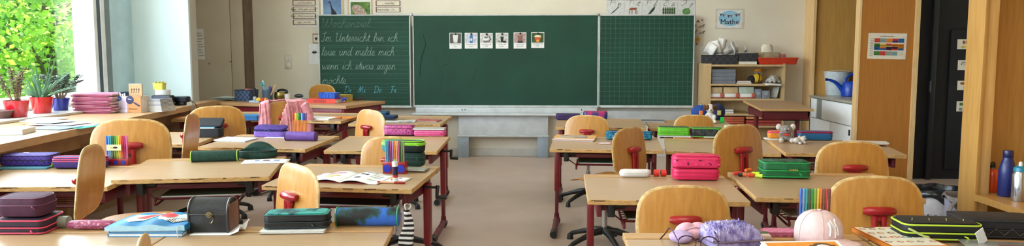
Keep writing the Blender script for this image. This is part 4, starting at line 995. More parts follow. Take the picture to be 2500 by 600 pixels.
# L2a
Mx, w, h = fit('L2a', -3, 122, 411, 374, .12)
r = pencil_case('violet quilted pencil case at the far left of the second row desk by the window', Mx @ Matrix.Translation((0, 0, .012)), w, .12, h-.012, C('violet_quilt', (74, 48, 150), (54, 34, 118), kind='checker', scale=70, rough=.7), NAVY, (.55,), rc=.03, dome=.4)
part('logo_patch', MB().box((0, -.03, h*.985), (.03, .008, .002), 0), PAPER, r, label='small white woven patch')
m_, w2, h2 = fit('L2a', -8, 112, 414, 406, .13); single('flat_folder', MB().loft(w2, .13, [(0, .002), (.001, 0), (.009, 0), (.010, .002)], .006), P((90, 150, 180), .5), 'thin light blue folder under the violet quilted pencil case', 'folder', mtx=m_)
q, _, rz = S('L2a', 117, 411)
m = MB(); m.tube([(0, 0, .004), (.008, -.004, .006), (.012, .0, .02), (.004, .004, .03)], .0035, 0, 8); m.tube([(-.01, 0, .004), (0, .006, .016), (.006, .008, .04)], .004, 0, 8); m.sph((.004, .002, .008), .007)
single('key_charm', m, LIME, 'tiny lime green charm beside the violet quilted pencil case', 'charm', q+Vector((0, .02, .001)))
Mx, w, h = fit('L2a', 124, 252, 411, 380, .085, 'ledge')
pencil_case('indigo rounded pencil case with a bright red zip behind the side-on chair', Mx, w, .085, h, C('indigo', (58, 36, 116), (44, 28, 92), scale=50, rough=.7), CORAL, (.78, .62), rc=.035, trimr=.003)
Mx, w, h = fit('L2a', 255, 311, 404, 329, .045, 'ledge')
r = pen_stand('marker stand with red base and yellow label on the left edge desk', Mx, w, .045, h, ['blue', 'light blue', 'turquoise', 'dark green', 'green', 'light green', 'yellow', 'orange', 'red', 'magenta', 'pink'], 'in the stand with the yellow label', 'markers in the stand on the left edge desk', discs=3)
part('label_card', MB().box((-w*.06, -.0195, h*.60), (w*.62, .001, h*.2)), P((232, 216, 160), .7), r, smooth=False)
part('label_print', MB().sph((w*.0, -.0205, h*.60), .008, 0, (1.6, .1, .7)).box((-w*.08, -.0205, h*.59), (w*.3, .0006, .002)), INK, r)
# L2b
Mx, w, h = fit('L2b', 467, 577, 396, 367, .06)
roll_case('dark green roll pencil case with lime green piping at its ends, second row left', Mx @ R(3), w, .06, h, DGREEN, LIME)
Mx, w, h = fit('L2b', 578, 672, 388, 362, .10, 'ledge')
r = root('open_pencil_case', 'dark green pouch gaping open beside the roll case, second row left', 'pencil case', mtx=Mx)
m = MB(); n = 28
def orr(k, z, wv=0): return [Vector((w/2*k*math.cos(t), .05*k*math.sin(t), z+wv*max(0, math.cos(t-PI/2))**2*.5)) for t in [2*PI*i/n for i in range(n)]]
m.rings([orr(.92, .0), orr(1.0, .008), orr(1.02, h*.5), orr(.98, h*.85, .02), orr(.94, h*.88, .02), orr(.90, h*.5), orr(.86, .01)], 0, True)
part('pouch', m, DGREEN, r)
m = MB(); m.grid(16, 6, lambda u, v: Vector(((u-.5)*w*(1-.25*v), .045-.035*v*0+.02*v, h*.8+v*.045*math.sin(u*PI)**.6))); o = part('raised_flap', m, DGREEN, r); k = o.modifiers.new('t', 'SOLIDIFY'); k.thickness = .005
m = MB(); m.tube([(-w*.5, 0, h*.86)]+[(-w*.5*math.cos(PI*i/10), -.049*math.sin(PI*i/10), h*.9-.008*math.sin(PI*i/10)) for i in range(1, 10)]+[(w*.5, 0, h*.86)], .003, 0, 6); part('zip', m, BLACK, r)
for i, (c, x) in enumerate((('blue', -.01), ('grey', .012), ('orange', .02))):
    b, k = pen_meshes(.09, .004, .3); o = root('pen', '%s pen lying inside the gaping dark green pouch' % c, 'pen', group='pens in the open green pouch', mtx=Mx @ Matrix.Translation((-.045+x, .012*i-.01, .022+.004*i)) @ Matrix.Rotation(PI/2, 4, 'Y')); part('barrel', b, penmat('grey' if c == 'grey' else c), o); part('cap', k, penmat(c), o)
Mx, w, h = fit('L2b', 590, 700, 400, 388, .12)
paper('white worksheet with small drawings beside the gaping green pouch', Mx, w, .11, rects=[(-.2, .1, .1, .25, 5), (.0, .1, .15, .2, 0), (.22, .1, .12, .25, 5), (0, -.3, .6, .05, 0)])
# L2c
P_, tilt, rz = S('L2c', 842, 447)
Mx = Matrix.Translation(P_+Vector((0, .09, .0055))) @ Matrix.Rotation(rz+.0, 4, 'Z') @ Matrix.Rotation(tilt, 4, 'X')
r = root('workbook', 'open workbook with white illustrated pages on the desk left of the aisle', 'book', mtx=Mx)
wv = 190*depth(P_)/F; hb = wv/2
def page(s):
    return lambda u, v: Vector((s*u*hb+(.5-v)*-.03, (v-.5)*.2+s*u*(-.01), .003+.016*math.sin(min(1, u*1.25)*PI)**1.0*(1-u*.4)+.004*(1-u)))
for s in (-1, 1):
    m = MB(); m.grid(20, 8, page(s)); o = part('page', m, PAPER, r); k = o.modifiers.new('t', 'SOLIDIFY'); k.thickness = .0035; k.offset = -1
    q = MB(); f = page(s); rr = random.Random(3+s)
    for (u, v, du, dv, mi) in ([(.35, .45, .2, .12, 3), (.6, .5, .2, .14, 3), (.45, .3, .2, .1, 3), (.5, .8, .5, .12, 6), (.5, .68, .4, .05, 4), (.85, .25, .1, .1, 1)] if s < 0 else [(.25, .75, .12, .12, 0), (.4, .68, .1, .1, 0), (.3, .35, .16, .12, 0), (.7, .7, .3, .03, 5), (.7, .55, .3, .03, 5), (.62, .82, .12, .03, 3), (.75, .3, .3, .03, 5), (.45, .9, .3, .03, 0)]):
        q.grid(4, 3, lambda a, b, u=u, v=v, du=du, dv=dv: f(u+(a-.5)*du, v+(b-.5)*dv)+Vector((0, 0, .0009)), mi)
    part('page_print', q, [INK, BROWNART, GREENART, YELART, P((190, 120, 130), .8), P((150, 160, 170), .8), P((196, 150, 160), .8)], r)
part('cover', MB().box((0, 0, .0012), (wv*.98, .2, .002)), P((150, 60, 50), .6), r, smooth=False)
Mx, w, h = fit('L2c', 902, 990, 445, 434, .12)
paper('white worksheet under the glue stick', Mx @ R(-6), w, .11, curl=.001, rects=[(-.1, .2, .2, .3, 3), (.1, -.1, .15, .2, 4), (.2, .3, .1, .1, 1)])
Mx, w, h = fit('L2c', 936, 989, 424, 341, .04)
pen_stand('marker stand with red base and two blue discs on the desk left of the aisle', Mx, w, .045, h, ['light blue', 'turquoise', 'purple', 'magenta', 'lilac', 'orange', 'apricot', 'pink', 'dark green', 'olive', 'grey'], 'in the stand behind the glue stick', 'markers in the stand behind the glue stick', discs=2, baseh=.36)
Mx, w, h = fit('L2c', 958, 971, 443, 393, .013)
r = root('glue_stick', 'white and dark blue glue stick standing in front of the marker stand', 'glue stick', mtx=Mx)
part('tube', MB().lathe([(w*.5, 0), (w*.5, h*.78)], 0, 18), M('glue_label', (30, 34, 66), (26, 28, 54), rough=.4), r); part('base_ring', MB().lathe([(w*.53, 0), (w*.53, h*.2)], 0, 18), P((230, 230, 228), .4), r)
part('red_band', MB().lathe([(w*.525, h*.2), (w*.525, h*.32)], 0, 18), P((200, 50, 44), .4), r); part('cap', MB().lathe([(w*.56, h*.76), (w*.56, h*.97), (w*.45, h)], 0, 18), P((236, 238, 238), .4), r)
part('leaf_tip', MB().sph((0, 0, h*1.04), w*.2, 0, (1.4, .5, 1.4)), P((130, 180, 80), .5), r)
P_, tilt, rz = S('L2c', 954, 449)
r = root('fibre_pen', 'pale wooden pen with a red cap lying in front of the glue stick', 'pen', mtx=Matrix.Translation(P_+Vector((0, .01, .006))) @ Matrix.Rotation(rz-.02, 4, 'Z') @ Matrix.Rotation(PI/2, 4, 'Y') @ Matrix.Translation((0, 0, -.068)))
part('barrel', MB().lathe([(.0045, 0), (.0055, .004), (.0055, .09)], 0, 12), P((214, 160, 120), .5), r); part('cap', MB().lathe([(.0062, .085), (.0062, .132), (.005, .137)], 0, 12), P((156, 40, 30), .4), r); part('end_plug', MB().lathe([(.0058, -.001), (.0058, .012)], 0, 12), P((156, 40, 30), .4), r)
Mx, w, h = fit('L2c', 985, 1038, 418, 407, .10, 'ledge')
book('grey notebook under the stacked green cases left of the aisle', Mx, w, .10, .008, P((160, 162, 150), .7), 'notebook', 'notebook')
Mx2, w2, h2 = fit('L2c', 940, 1032, 411, 374, .085, 'ledge')
Mx2 = Mx2 @ Matrix.Translation((0, 0, .009))
pencil_case('dark green pencil case, lower one of the two stacked beside the aisle', Mx2, w2, .075, h2, C('bottle_green', (12, 56, 46), (8, 42, 34), scale=60, rough=.7), P((20, 70, 56), .6), (.35, .65), rc=.02)
pencil_case('teal and black pencil case with a neon green band, upper one beside the aisle', Mx2 @ Matrix.Translation((-.012, 0, h2+.003)), w2*1.16, .085, .062, C('teal_black', (20, 128, 124), (10, 30, 30), scale=.01, kind='wave', stretch=(1, 0, 0), rough=.6) if False else C('teal_fabric', (18, 118, 116), (14, 30, 32), kind='noise', scale=8, rough=.6, lo=.45, hi=.5), P((150, 220, 50), .5), (.66, .74, .8), rc=.04, trimr=.004)
# L1b
def leather(): return M('embossed_black_leather', (22, 20, 20), (34, 32, 32), scale=45, rough=.62, bump=.8, lo=.45, hi=.55)
Mx, w, h = fit('L1b', 462, 556, 568, 478, .10, 'ledge')
r = root('treasure_chest', 'small black leather treasure chest with domed lid and bronze clasp on the nearest desk', 'box', mtx=Mx)
LB = leather(); BRZ = M('antique_bronze', (140, 128, 100), (110, 98, 74), rough=.35, metal=.8, scale=30)
hb = h*.56; d = .10
part('box_body', MB().box((0, 0, hb/2), (w, d, hb), 0, .003), LB, r)
def lidring(x): return [Vector((x, d/2*math.cos(t), hb+.002+(h-hb)*max(0, math.sin(t))**.8)) for t in [PI*i/14 for i in range(15)]]
m = MB(); m.rings([lidring(-w/2), lidring(w/2)]); part('domed_lid', m, LB, r)
TR = M('dark_edge_trim', (58, 56, 54), (44, 42, 40), rough=.35, scale=20)
for s in (-1, 1):
    m = MB(); m.tube([(s*w/2, -d/2, 0), (s*w/2, -d/2, hb)]+[tuple(p) for p in lidring(s*w/2)[::-1]]+[(s*w/2, d/2, 0)], .004, 0, 6)
    part('edge_trim', m, TR, r)
part('seam_trim', MB().box((0, -d/2, hb), (w, .005, .006), 0, .002), TR, r)
cl = part('clasp', MB().lathe([(.004, 0), (.011, .002), (.011, .004)], 0, 16).tube([(-.012, 0, .003), (0, .004, .004), (.012, 0, .003)], .003, 0, 6), BRZ, r, loc=(.006, -d/2-.001, hb), rot=(PI/2, 0, 0))
part('clasp_hook', MB().tube(catmull([(.0, -d/2-.006, hb), (.012, -d/2-.007, hb-.004), (.02, -d/2-.006, hb-.016), (.014, -d/2-.006, hb-.028), (.008, -d/2-.006, hb-.026)], 4), .0025, 0, 6), BRZ, r)
part('side_panel', MB().box((w/2+.0035, 0, hb*.8), (.005, d*.9, hb*1.5), 0, .002), M('brown_box_side', (104, 64, 50), rough=.5), r)
Mx_, w_2, h_ = fit('L1b', 465, 585, 573, 565, .11)
m = MB(); m.grid(16, 8, lambda u, v: Vector(((u-.5)*w_2, (v-.5)*.13, .001+.03*max(0, u-.82)*5*(.5+.5*math.sin(v*9)))))
o = single('crumpled_paper', m, PAPER, 'crumpled white paper under the black treasure chest', 'paper', mtx=Mx_ @ Matrix.Translation((0, -.0, .0))); k = o.modifiers.new('t', 'SOLIDIFY'); k.thickness = .001
Mx, w, h = fit('L1b', 630, 790, 570, 560, .13)
book('white notebook under the teal leaf pattern pencil case', Mx @ R(2), w*.98, .13, .008, P((226, 226, 222), .7), 'notebook', 'notebook')
Mx2 = Mx @ Matrix.Translation((.006, .012, .009)) @ R(4)
wallet('black zipped pencil case with teal leaf pattern lid on a white notebook, nearest desk', Mx2, w*.97, .10, .052, C('black_nylon', (20, 21, 24), (12, 13, 15), scale=40, rough=.5, bump=.4), C('dark_band', (26, 36, 36), rough=.6), C('leaf_print', (16, 60, 66), (60, 160, 150), scale=22, rough=.6, lo=.42, hi=.56, c3=(34, 120, 116)))
Mx, w, h = fit('L1b', 817, 972, 556, 503, .07, 'ledge')
r = roll_case('blue and black painterly roll pencil case with a green zip on the nearest desk', Mx, w, .07, h, C('blue_paint_print', (14, 20, 26), (40, 96, 190), scale=14, rough=.5, lo=.44, hi=.6, c3=(20, 70, 70)), C('green_zip', (26, 140, 84), rough=.5), BLACK)
part('brand_plate', MB().box((w*.22, -.0305, h*.66), (.03, .002, .008), 0, .001), STEEL, r, 'small oval metal plate')
# L1a
Mx, w, h = fit('L1a', -14, 107, 573, 522, .13)
wallet('open maroon pencil case with coral pink binding, lower of the pair at the lower left', Mx, w, .13, h, C('dark_plum', (46, 18, 40), (34, 12, 30), scale=50, rough=.7), CORAL, open_=0)
Mx3, w3, h3 = fit('L1a', -14, 101, 528, 476, .11)
hh = h; P0 = Mx.translation
Mq = Mx @ Matrix.Translation((-.004, .0, h+.005))
pencil_case('dark maroon pencil case on top of the coral bound one at the lower left', Mq, w*.94, .11, .068, MAROON, C('maroon_trim', (96, 38, 70), rough=.6), (.62,), rc=.03)
Mx, w, h = fit('L1a', 108, 160, 559, 530, .045, 'ledge')
m = MB(); m.tube([(-w/2, 0, .0215), (-w*.06, 0, .0215)], .021, 0, 20); m.tube([(w*.0, 0, .0215), (w/2, 0, .0215)], .021, 0, 20); m.tube([(-w*.08, 0, .0215), (w*.02, 0, .0215)], .0185, 1, 20)
single('sticky_roll', m, [P((150, 150, 140), .5), P((50, 50, 50), .5)], 'grey two-part cylinder lying between the maroon cases and the pink pattern case', 'roll', mtx=Mx)
Mx, w, h = fit('L1a', 156, 275, 563, 535, .05, 'ledge')
r = root('pencil_tin', 'pink doodle pattern oval pencil tin beside the shark pouch', 'pencil case', mtx=Mx)
def sc2(x, k): return [Vector((x, .026*k*math.cos(t), h/2+h/2*k*math.sin(t))) for t in [2*PI*i/18 for i in range(18)]]
part('shell', MB().rings([sc2(-w/2, .3), sc2(-w*.48, .6), sc2(-w*.42, .88), sc2(-w*.2, 1), sc2(w*.2, 1), sc2(w*.42, .85), sc2(w*.48, .55), sc2(w/2, .25)]), C('doodle_pink', (214, 148, 168), (150, 60, 96), kind='voronoi', scale=90, rough=.5, lo=.15, hi=.5), r)
part('seam', MB().tube([(-w*.49, -.012, h/2)]+[(x*w, -.0268*(1-abs(x)**4*8), h/2) for x in (-.4, -.2, 0, .2, .4)]+[(w*.49, -.012, h/2)], .0012, 0, 6), P((130, 60, 84), .5), r)
Mx, w, h = fit('L1a', 262, 445, 578, 560, .15)
for i in range(2):
    book(['white notebook with blue cover edge at the bottom under the shark pouch', 'thin blue exercise book directly under the shark pouch'][i], Mx @ Matrix.Translation((.003*i, .004*i, .0125*i)), w, .15, .0115 if i == 0 else .006, [P((110, 170, 214), .5), P((60, 150, 200), .5)][i], 'notebook', 'notebook', pages=PAPER)
Ms = Mx @ Matrix.Translation((.008, .01, .0195)) @ R(2)
r = root('shark_pouch', 'turquoise flat pouch with a shark mouth print on two notebooks at the lower left', 'pencil case', mtx=Ms)
ws, ds = w*1.05, .17
SH = C('shark_turquoise', (28, 140, 196), (20, 104, 160), scale=5, rough=.55)
def sz(x, y): return .016+.012*math.cos(x/ws*2.6)*math.cos(y/ds*2.4)+.003*math.sin(x*60)
m = MB(); m.grid(30, 14, lambda u, v: Vector(((u-.5)*ws+(v-.5)*.02, (v-.5)*ds, sz((u-.5)*ws, (v-.5)*ds)))); m.grid(2, 2, lambda u, v: Vector(((u-.5)*ws+(v-.5)*.02, (v-.5)*ds, .001)))
m.grid(30, 1, lambda u, v: Vector(((u-.5)*ws-.01, -.5*ds, .001+v*(sz((u-.5)*ws, -ds/2)-.001))), 1); m.grid(30, 1, lambda u, v: Vector(((u-.5)*ws+.01, .5*ds, .001+v*(sz((u-.5)*ws, ds/2)-.001))))
for sg in (-1, 1): m.grid(14, 1, lambda u, v, sg=sg: Vector((sg*.5*ws+(u-.5)*.02, (u-.5)*ds, .001+v*(sz(sg*.5*ws, (u-.5)*ds)-.001))))
part('pouch', m, [SH, P((170, 210, 228), .6)], r)
def patch(cx, cy, pts, mi, mb, up=.0012):
    ps = [(cx+a, cy+b) for a, b in pts]; c = (sum(p[0] for p in ps)/len(ps), sum(p[1] for p in ps)/len(ps))
    rings = []
    for k in (0.02, .35, .7, 1): rings.append([Vector((c[0]+(x-c[0])*k, c[1]+(y-c[1])*k, sz(c[0]+(x-c[0])*k, c[1]+(y-c[1])*k)+up)) for x, y in ps])
    mb.rings(rings, mi, cap=False)
m = MB()
patch(-.055, 0, [(-.05, -.04), (-.02, -.055), (.02, -.035), (.055, .02), (.06, .06), (.02, .05), (-.03, .03), (-.05, 0)], 0, m)
patch(-.045, .01, [(-.02, -.03), (.01, -.03), (.04, .01), (.045, .04), (.02, .035), (0, .01)], 1, m, .002)
patch(.045, .01, [(-.045, -.0), (-.03, -.045), (.02, -.05), (.07, -.04), (.085, .0), (.06, .035), (.02, .05), (-.02, .045)], 0, m)
patch(.03, .018, [(-.02, -.02), (.01, -.035), (.03, -.02), (.03, .015), (.005, .028), (-.015, .02)], 1, m, .002)
patch(.085, -.01, [(-.04, -.03), (-.01, -.045), (.03, -.03), (.04, .0), (.0, .01), (-.02, -.0)], 2, m, .0024)
part('shark_print', m, [P((206, 222, 230), .6), M('mouth_red', (206, 40, 52), (226, 90, 90), scale=30, rough=.6), M('teeth_streaks', (90, 80, 72), (190, 184, 170), kind='stripe', scale=40, rough=.6)], r)
part('zip_cord', MB().tube(catmull([(ws*.38, -ds/2-.002, .014), (ws*.385, -ds/2-.01, .004), (ws*.38, -ds/2-.006, -.008), (ws*.385, -ds/2-.008, -.02)], 4), .0018, 0, 6).sph((ws*.385, -ds/2-.008, -.026), .0045), P((210, 214, 216), .5), r)
# striped gym bag hanging between L1b and L2c
q = onz(992, 497, .56); yy = 3.25
q = ony(992, 512, yy)
m = MB()
def bagf(u, v):
    t = 2*PI*u; z = -.02-.30*v; ww = (.012+.020*min(1, v*2.2))*(1+.22*math.sin(t*3+v*9)); return Vector((ww*math.cos(t)+.012*v+.006*math.sin(v*9), .5*ww*math.sin(t), z))
m.grid(28, 30, bagf)
r = root('striped_bag', 'black and white striped cloth bag hanging at the aisle side of the second row desk', 'bag', (q.x, yy, q.z+.02))
part('cloth', m, M('black_white_stripes', (20, 20, 22), (226, 226, 226), kind='stripe', scale=14, stretch=(.0, .0, 1.0), rough=.85), r); 
sm_ = MATS['black_white_stripes'].node_tree
for n_ in sm_.nodes:
    if n_.type == 'TEX_WAVE': n_.bands_direction = 'Z'
part('cord', MB().tube(catmull([(.0, 0, -.03), (-.01, .02, .0), (.0, .07, -.01), (.012, .05, -.015), (.0, 0, -.03)], 4), .003, 0, 6), P((210, 208, 204), .8), r)
# L3a
Mx, w, h = fit('L3a', 466, 537, 336, 312, .09, 'top')
r = root('open_pencil_case', 'black pencil case standing open with papers inside, third row by the window side', 'pencil case', mtx=Mx)
part('tray', MB().loft(w, .09, [(0, .004), (.004, 0), (h*.9, 0), (h, .002), (h*.95, .006), (.01, .008)], .02), BLKF, r)
o = part('raised_lid', MB().loft(w, .09, [(0, .003), (.003, 0), (.014, 0), (.02, .006)], .02), BLKF, r, loc=(.004, .03, h+.028), rot=(.65, 0, 0))
part('zip', MB().tube(rings_rr(w, .09, .02, h, 6), .0025, 0, 6, closed=True), P((60, 60, 66), .4), r)
book('white and blue notepad inside the open black pencil case', Mx @ Matrix.Translation((-.01, -.01, h*.96)), w*.7, .05, .012, P((90, 170, 200), .5), 'notepad', 'notepad', pages=PAPER)
Mx, w, h = fit('L3b', 516, 606, 346, 340, .16)
book('light blue-white exercise book beside the open purple pencil case', Mx @ R(-6), w, .15, .008, P((196, 204, 222), .7), 'exercise_book', 'exercise book')
Mx, w, h = fit('L3b', 612, 697, 335, 318, .09, 'top')
r = root('open_pencil_case', 'purple oval pencil case with its lid tilted up, third row left', 'pencil case', mtx=Mx)
part('tray', MB().loft(w, .085, [(0, .004), (.004, 0), (h*.9, 0), (h, .002), (h*.95, .006), (.01, .008)], .038), PURPL, r)
part('raised_lid', MB().loft(w, .085, [(0, .002), (.002, 0), (.012, 0), (.016, .006)], .038), PURP, r, loc=(0, .008, h+.012), rot=(.25, 0, 0))
part('zip', MB().tube(rings_rr(w, .085, .038, h, 6), .0025, 0, 6, closed=True), NAVY, r)
part('strap', MB().tube(catmull([(-.03, -.04, h), (-.01, -.045, h+.012), (.02, -.045, h-.002)], 4), .003, 0, 6), P((60, 70, 120), .6), r)
Mx, w, h = fit('L3b', 690, 770, 345, 321, .07)
roll_case('violet roll pencil case lying at the right of the third row left desk', Mx, w, .06, h, C('violet_fabric', (110, 72, 158), (88, 54, 132), scale=30, rough=.6), C('violet_trim', (70, 44, 110), rough=.6))
Mx, w, h = fit('L3b', 640, 760, 338, 334, .1); paper('white sheet under the violet roll case, third row left', Mx, w, .10, curl=.001)
Mx, w, h = fit('L3b', 711, 750, 336, 275, .03, 'ledge')
r = root('fineliner_box', 'flat pack of orange fineliners with coloured caps, third row left', 'pen pack', mtx=Mx)
part('front_card', MB().b2(-w/2, -.010, 0, w/2, -.008, .012, 0), REDP, r, smooth=False); part('clear_case', MB().b2(-w/2, -.008, .002, w/2, -.0072, h*.98).b2(-w/2, .0072, .002, w/2, .008, h), CLEAR, r, smooth=False)
pens(Mx, w*.96, h*.97, ['red', 'orange', 'yellow', 'light green', 'green', 'dark green', 'light blue', 'blue', 'dark blue', 'purple'], 'in the orange fineliner pack', 'fineliners in the flat pack', capf=.3, body=P((232, 140, 66), .4), kind='fineliner')
# L4
Mx, w, h = fit('L4a', 560, 628, 294, 281, .12, 'top'); book('bright blue folder on the fourth row left desk behind a chair', Mx, w, .12, h, P((34, 120, 180), .45), 'folder', 'folder', pages=P((30, 100, 160), .5))
Mx, w, h = fit('L4a', 416, 466, 290, 280, .14); paper('orange paper at the window end of the fourth row', Mx, w, .13, P((222, 150, 96), .7), curl=.003)
Mx, w, h = fit('L4b', 742, 808, 292, 280, .14); book('open white exercise book in front of the orange folder', Mx @ R(-5), w, .14, .009, PAPER, 'exercise_book', 'exercise book', pages=PAPER)
Mx, w, h = fit('L4b', 780, 856, 290, 280, .15); book('flat orange folder at the right end of the fourth row left desk', Mx @ R(-3) @ Matrix.Translation((.012, .0, .0)), w, .15, .005, P((226, 136, 50), .5), 'folder', 'folder', pages=P((200, 120, 50), .6))
Mx, w, h = fit('L4b', 818, 832, 293, 285, .02, 'top'); single('wooden_pen_piece', MB().tube([(-.02, 0, .009), (.02, .004, .009)], [.007, .009], 0, 10).sph((.022, .004, .0135), .011), P((170, 96, 50), .5), 'small brown object lying in front of the orange folder', 'toy', mtx=Mx @ Matrix.Translation((0, 0, .007)))
Mx, w, h = fit('L4b', 726, 748, 281, 268, .04, 'ledge'); single('tape_reel', MB().lathe([(.03, 0), (.032, .004), (.032, .022), (.03, .026), (.016, .026), (.016, 0)], 0, 20), P((186, 196, 220), .4), 'pale bluish round dispenser behind the jacket on the fourth row desk', 'dispenser', mtx=Mx)
# L4c
Mx, w, h = fit('L4c', 912, 965, 291, 280, .12, 'ledge')
wallet('dark blue denim pencil case beside the chair, fourth row left of the aisle', Mx, w, .12, .03, C('denim_blue', (24, 70, 112), (16, 50, 86), scale=60, rough=.8), P((20, 40, 70), .6))
pencil_case('smaller petrol blue pencil case on the denim one, fourth row left of the aisle', Mx @ Matrix.Translation((-.03, .01, .033)), w*.6, .08, .03, C('petrol_blue', (30, 100, 140), (20, 76, 112), scale=40, rough=.7), P((16, 40, 60), .6), (.5,), rc=.03)
Mx, w, h = fit('L4c', 934, 1010, 300, 290, .14); book('thin grey-white magazine left of the red booklet, fourth row', Mx @ R(4), w, .14, .006, M('magazine_cover', (214, 214, 210), (130, 130, 136), scale=16, rough=.5, lo=.45, hi=.65), 'magazine', 'magazine')
Mx, w, h = fit('L4c', 1012, 1072, 297, 285, .12); book('dark red patterned booklet at the aisle end of the fourth row', Mx @ R(-14), w, .11, .007, M('red_booklet', (150, 38, 44), (190, 120, 116), scale=30, rough=.5, lo=.5, hi=.7), 'booklet', 'booklet')
# L3c
Mx, w, h = fit('L3c', 936, 1010, 330, 304, .07, 'ledge'); pencil_case('magenta glitter heart pattern pencil case, third row left of the aisle', Mx, w, .07, h, C('magenta_glitter', (150, 36, 104), (196, 90, 150), kind='voronoi', scale=55, rough=.45, lo=.2, hi=.5), P((130, 26, 84), .5), (.7,), rc=.03)
Mx, w, h = fit('L3c', 1010, 1086, 333, 318, .10, 'ledge'); pencil_case('light pink flat pencil case under a grey notebook, third row left of the aisle', Mx, w, .10, .045, C('light_pink', (222, 110, 158), (206, 90, 142), scale=40, rough=.55), P((206, 50, 120), .5), (.3, .62), rc=.02, dome=0, seam=False)
book('grey notebook on top of the light pink pencil case', Mx @ Matrix.Translation((-.005, 0, .0465)), w*1.03, .10, .012, P((170, 172, 168), .7), 'notebook', 'notebook')
# teacher desk
def T(x0, x1, yb, yt, d): return fit('T', x0, x1, yb, yt, d, 'top')
Mx, w, h = T(500, 568, 246, 232, .22)
for k in range(4):
    paper(['lowest', 'second', 'third', 'topmost'][k]+' light blue-white paper of the loose pile at the left of the teacher desk', Mx @ Matrix.Translation((random.uniform(-.01, .01), .05+random.uniform(-.02, .02), .009*k)) @ R(random.uniform(-9, 9)), w*(1.05-.04*k), .22, P((206, 222, 226), .8), group='papers piled on the teacher desk', curl=.006)
Mx, w, h = T(569, 612, 247, 219, .16)
r = root('woven_basket', 'dark blue woven storage basket on the teacher desk', 'basket', mtx=Mx)
BSK = C('woven_navy', (44, 58, 88), (74, 92, 122), kind='checker', scale=36, rough=.8)
m = MB(); m.loft(w, .16, [(0, .004), (.002, .001), (h, -.003), (h, .004), (.006, .008)], .012); part('body', m, BSK, r)
part('rim', MB().tube(rings_rr(w+.004, .164, .012, h, 4), .004, 0, 6, closed=True), NAVY, r)
for k in range(3): single('eraser', MB().box((0, 0, 0), (.05, .03, .05), 0, .006), P([(200, 120, 110), (150, 90, 90), (90, 80, 90)][k], .6), ['pinkish', 'reddish', 'greyish'][k]+' small item sticking out of the blue woven basket', 'stationery', mtx=Mx @ Matrix.Translation((.03+.035*k-.03, .02, h-.012)), group='things in the woven basket')
Mx, w, h = T(616, 624, 248, 214, .03)
r = root('correction_bottle', 'slim dark bottle with grey base beside the blue woven basket', 'bottle', mtx=Mx)
part('bottle', MB().lathe([(.018, 0), (.019, .004), (.019, .045), (.012, .055)], 0, 16), P((176, 180, 186), .3), r); part('cap', MB().lathe([(.013, .05), (.013, h-.002), (.010, h)], 0, 16), BLACK, r)
Mx, w, h = T(605, 634, 250, 243, .06); book('pale blue eraser block in front of the blue basket', Mx, w, .06, .018, P((176, 200, 220), .6), 'eraser', 'eraser', pages=P((190, 210, 226), .7))
for nm, x0, x1, c in (('yellow round', 624, 635, (238, 200, 50)), ('red', 636, 645, (214, 60, 50)), ('small yellow-red', 645, 650, (230, 170, 60))):
    Mx, w, h = T(x0, x1, 250, 240, .03); single('tape_roll', MB().cyl((0, 0, .024), .023, w*.9, 0, 20, 'x') if nm != 'yellow round' else MB().cyl((0, 0, .026), .025, .018, 0, 20, 'y').cyl((0, -.01, .026), .012, .004, 0, 14, 'y'), P(c, .5), nm+' tape roll in front of the pencil cup on the teacher desk', 'tape', mtx=Mx, group='tape rolls on the teacher desk')
Mx, w, h = T(634, 659, 247, 219, .1)
r = root('pencil_cup', 'grey-blue mesh pencil cup full of pens and scissors on the teacher desk', 'cup', mtx=Mx)
part('cup', MB().lathe([(w*.46, 0), (w*.47, .002), (w*.5, h), (w*.47, h), (w*.44, .006)], 0, 22), M('mesh_metal', (100, 122, 146), (70, 90, 112), kind='checker', scale=120, rough=.4, metal=.4), r)
for i, (c, dx, dy, tl, L) in enumerate((('turquoise', -.03, .01, -14, .17), ('light blue', -.02, -.02, -8, .15), ('blue', .02, .0, 6, .15), ('dark blue', .03, .02, 10, .145), ('grey', -.01, .02, -18, .22), ('apricot', .035, -.01, 30, .19), ('purple', .01, .03, 3, .15))):
    b, k = pen_meshes(L, .0065, .3); o = root('pen', c+' pen or tool standing in the mesh pencil cup on the teacher desk', 'pen', group='pens in the mesh cup', mtx=Mx @ Matrix.Translation((dx*.5, dy, .01)) @ Matrix.Rotation(math.radians(tl), 4, 'Y')); part('barrel', b, penmat(c) if c != 'grey' else P((214, 224, 228), .4), o); part('cap', k, penmat(c) if c != 'grey' else P((220, 226, 230), .4), o)
sm2 = root('scissors', 'turquoise handled scissors upside down in the mesh pencil cup', 'scissors', mtx=Mx @ Matrix.Translation((-.02, -.01, .02)) @ Matrix.Rotation(-.2, 4, 'Y'))
part('handles', MB().tube([(-.012+.014*math.cos(t), 0, .17+.02*math.sin(t)) for t in [2*PI*i/14 for i in range(14)]], .004, 0, 6, closed=True).tube([(.016+.014*math.cos(t), 0, .155+.02*math.sin(t)) for t in [2*PI*i/14 for i in range(14)]], .004, 0, 6, closed=True), P((30, 150, 160), .4), sm2); part('blades', MB().box((0, 0, .08), (.014, .002, .14)), STEEL, sm2)
Mx, w, h = T(660, 692, 246, 222, .14)
r = root('singing_bowl', 'brass bowl with a black curved mallet resting across it on the teacher desk', 'bowl', mtx=Mx)
part('bowl', MB().lathe([(w*.25, 0), (w*.42, .012), (w*.5, h*.4), (w*.5, h*.65), (w*.44, h*.9), (w*.40, h*.88), (w*.46, h*.6), (w*.38, .02)], 0, 28), M('brass', (150, 132, 78), (120, 104, 58), rough=.3, metal=.85, scale=20), r)
r2 = root('bowl_mallet', 'black curved block resting on the brass bowl', 'mallet', mtx=Mx @ Matrix.Translation((.02, 0, h*.9)))
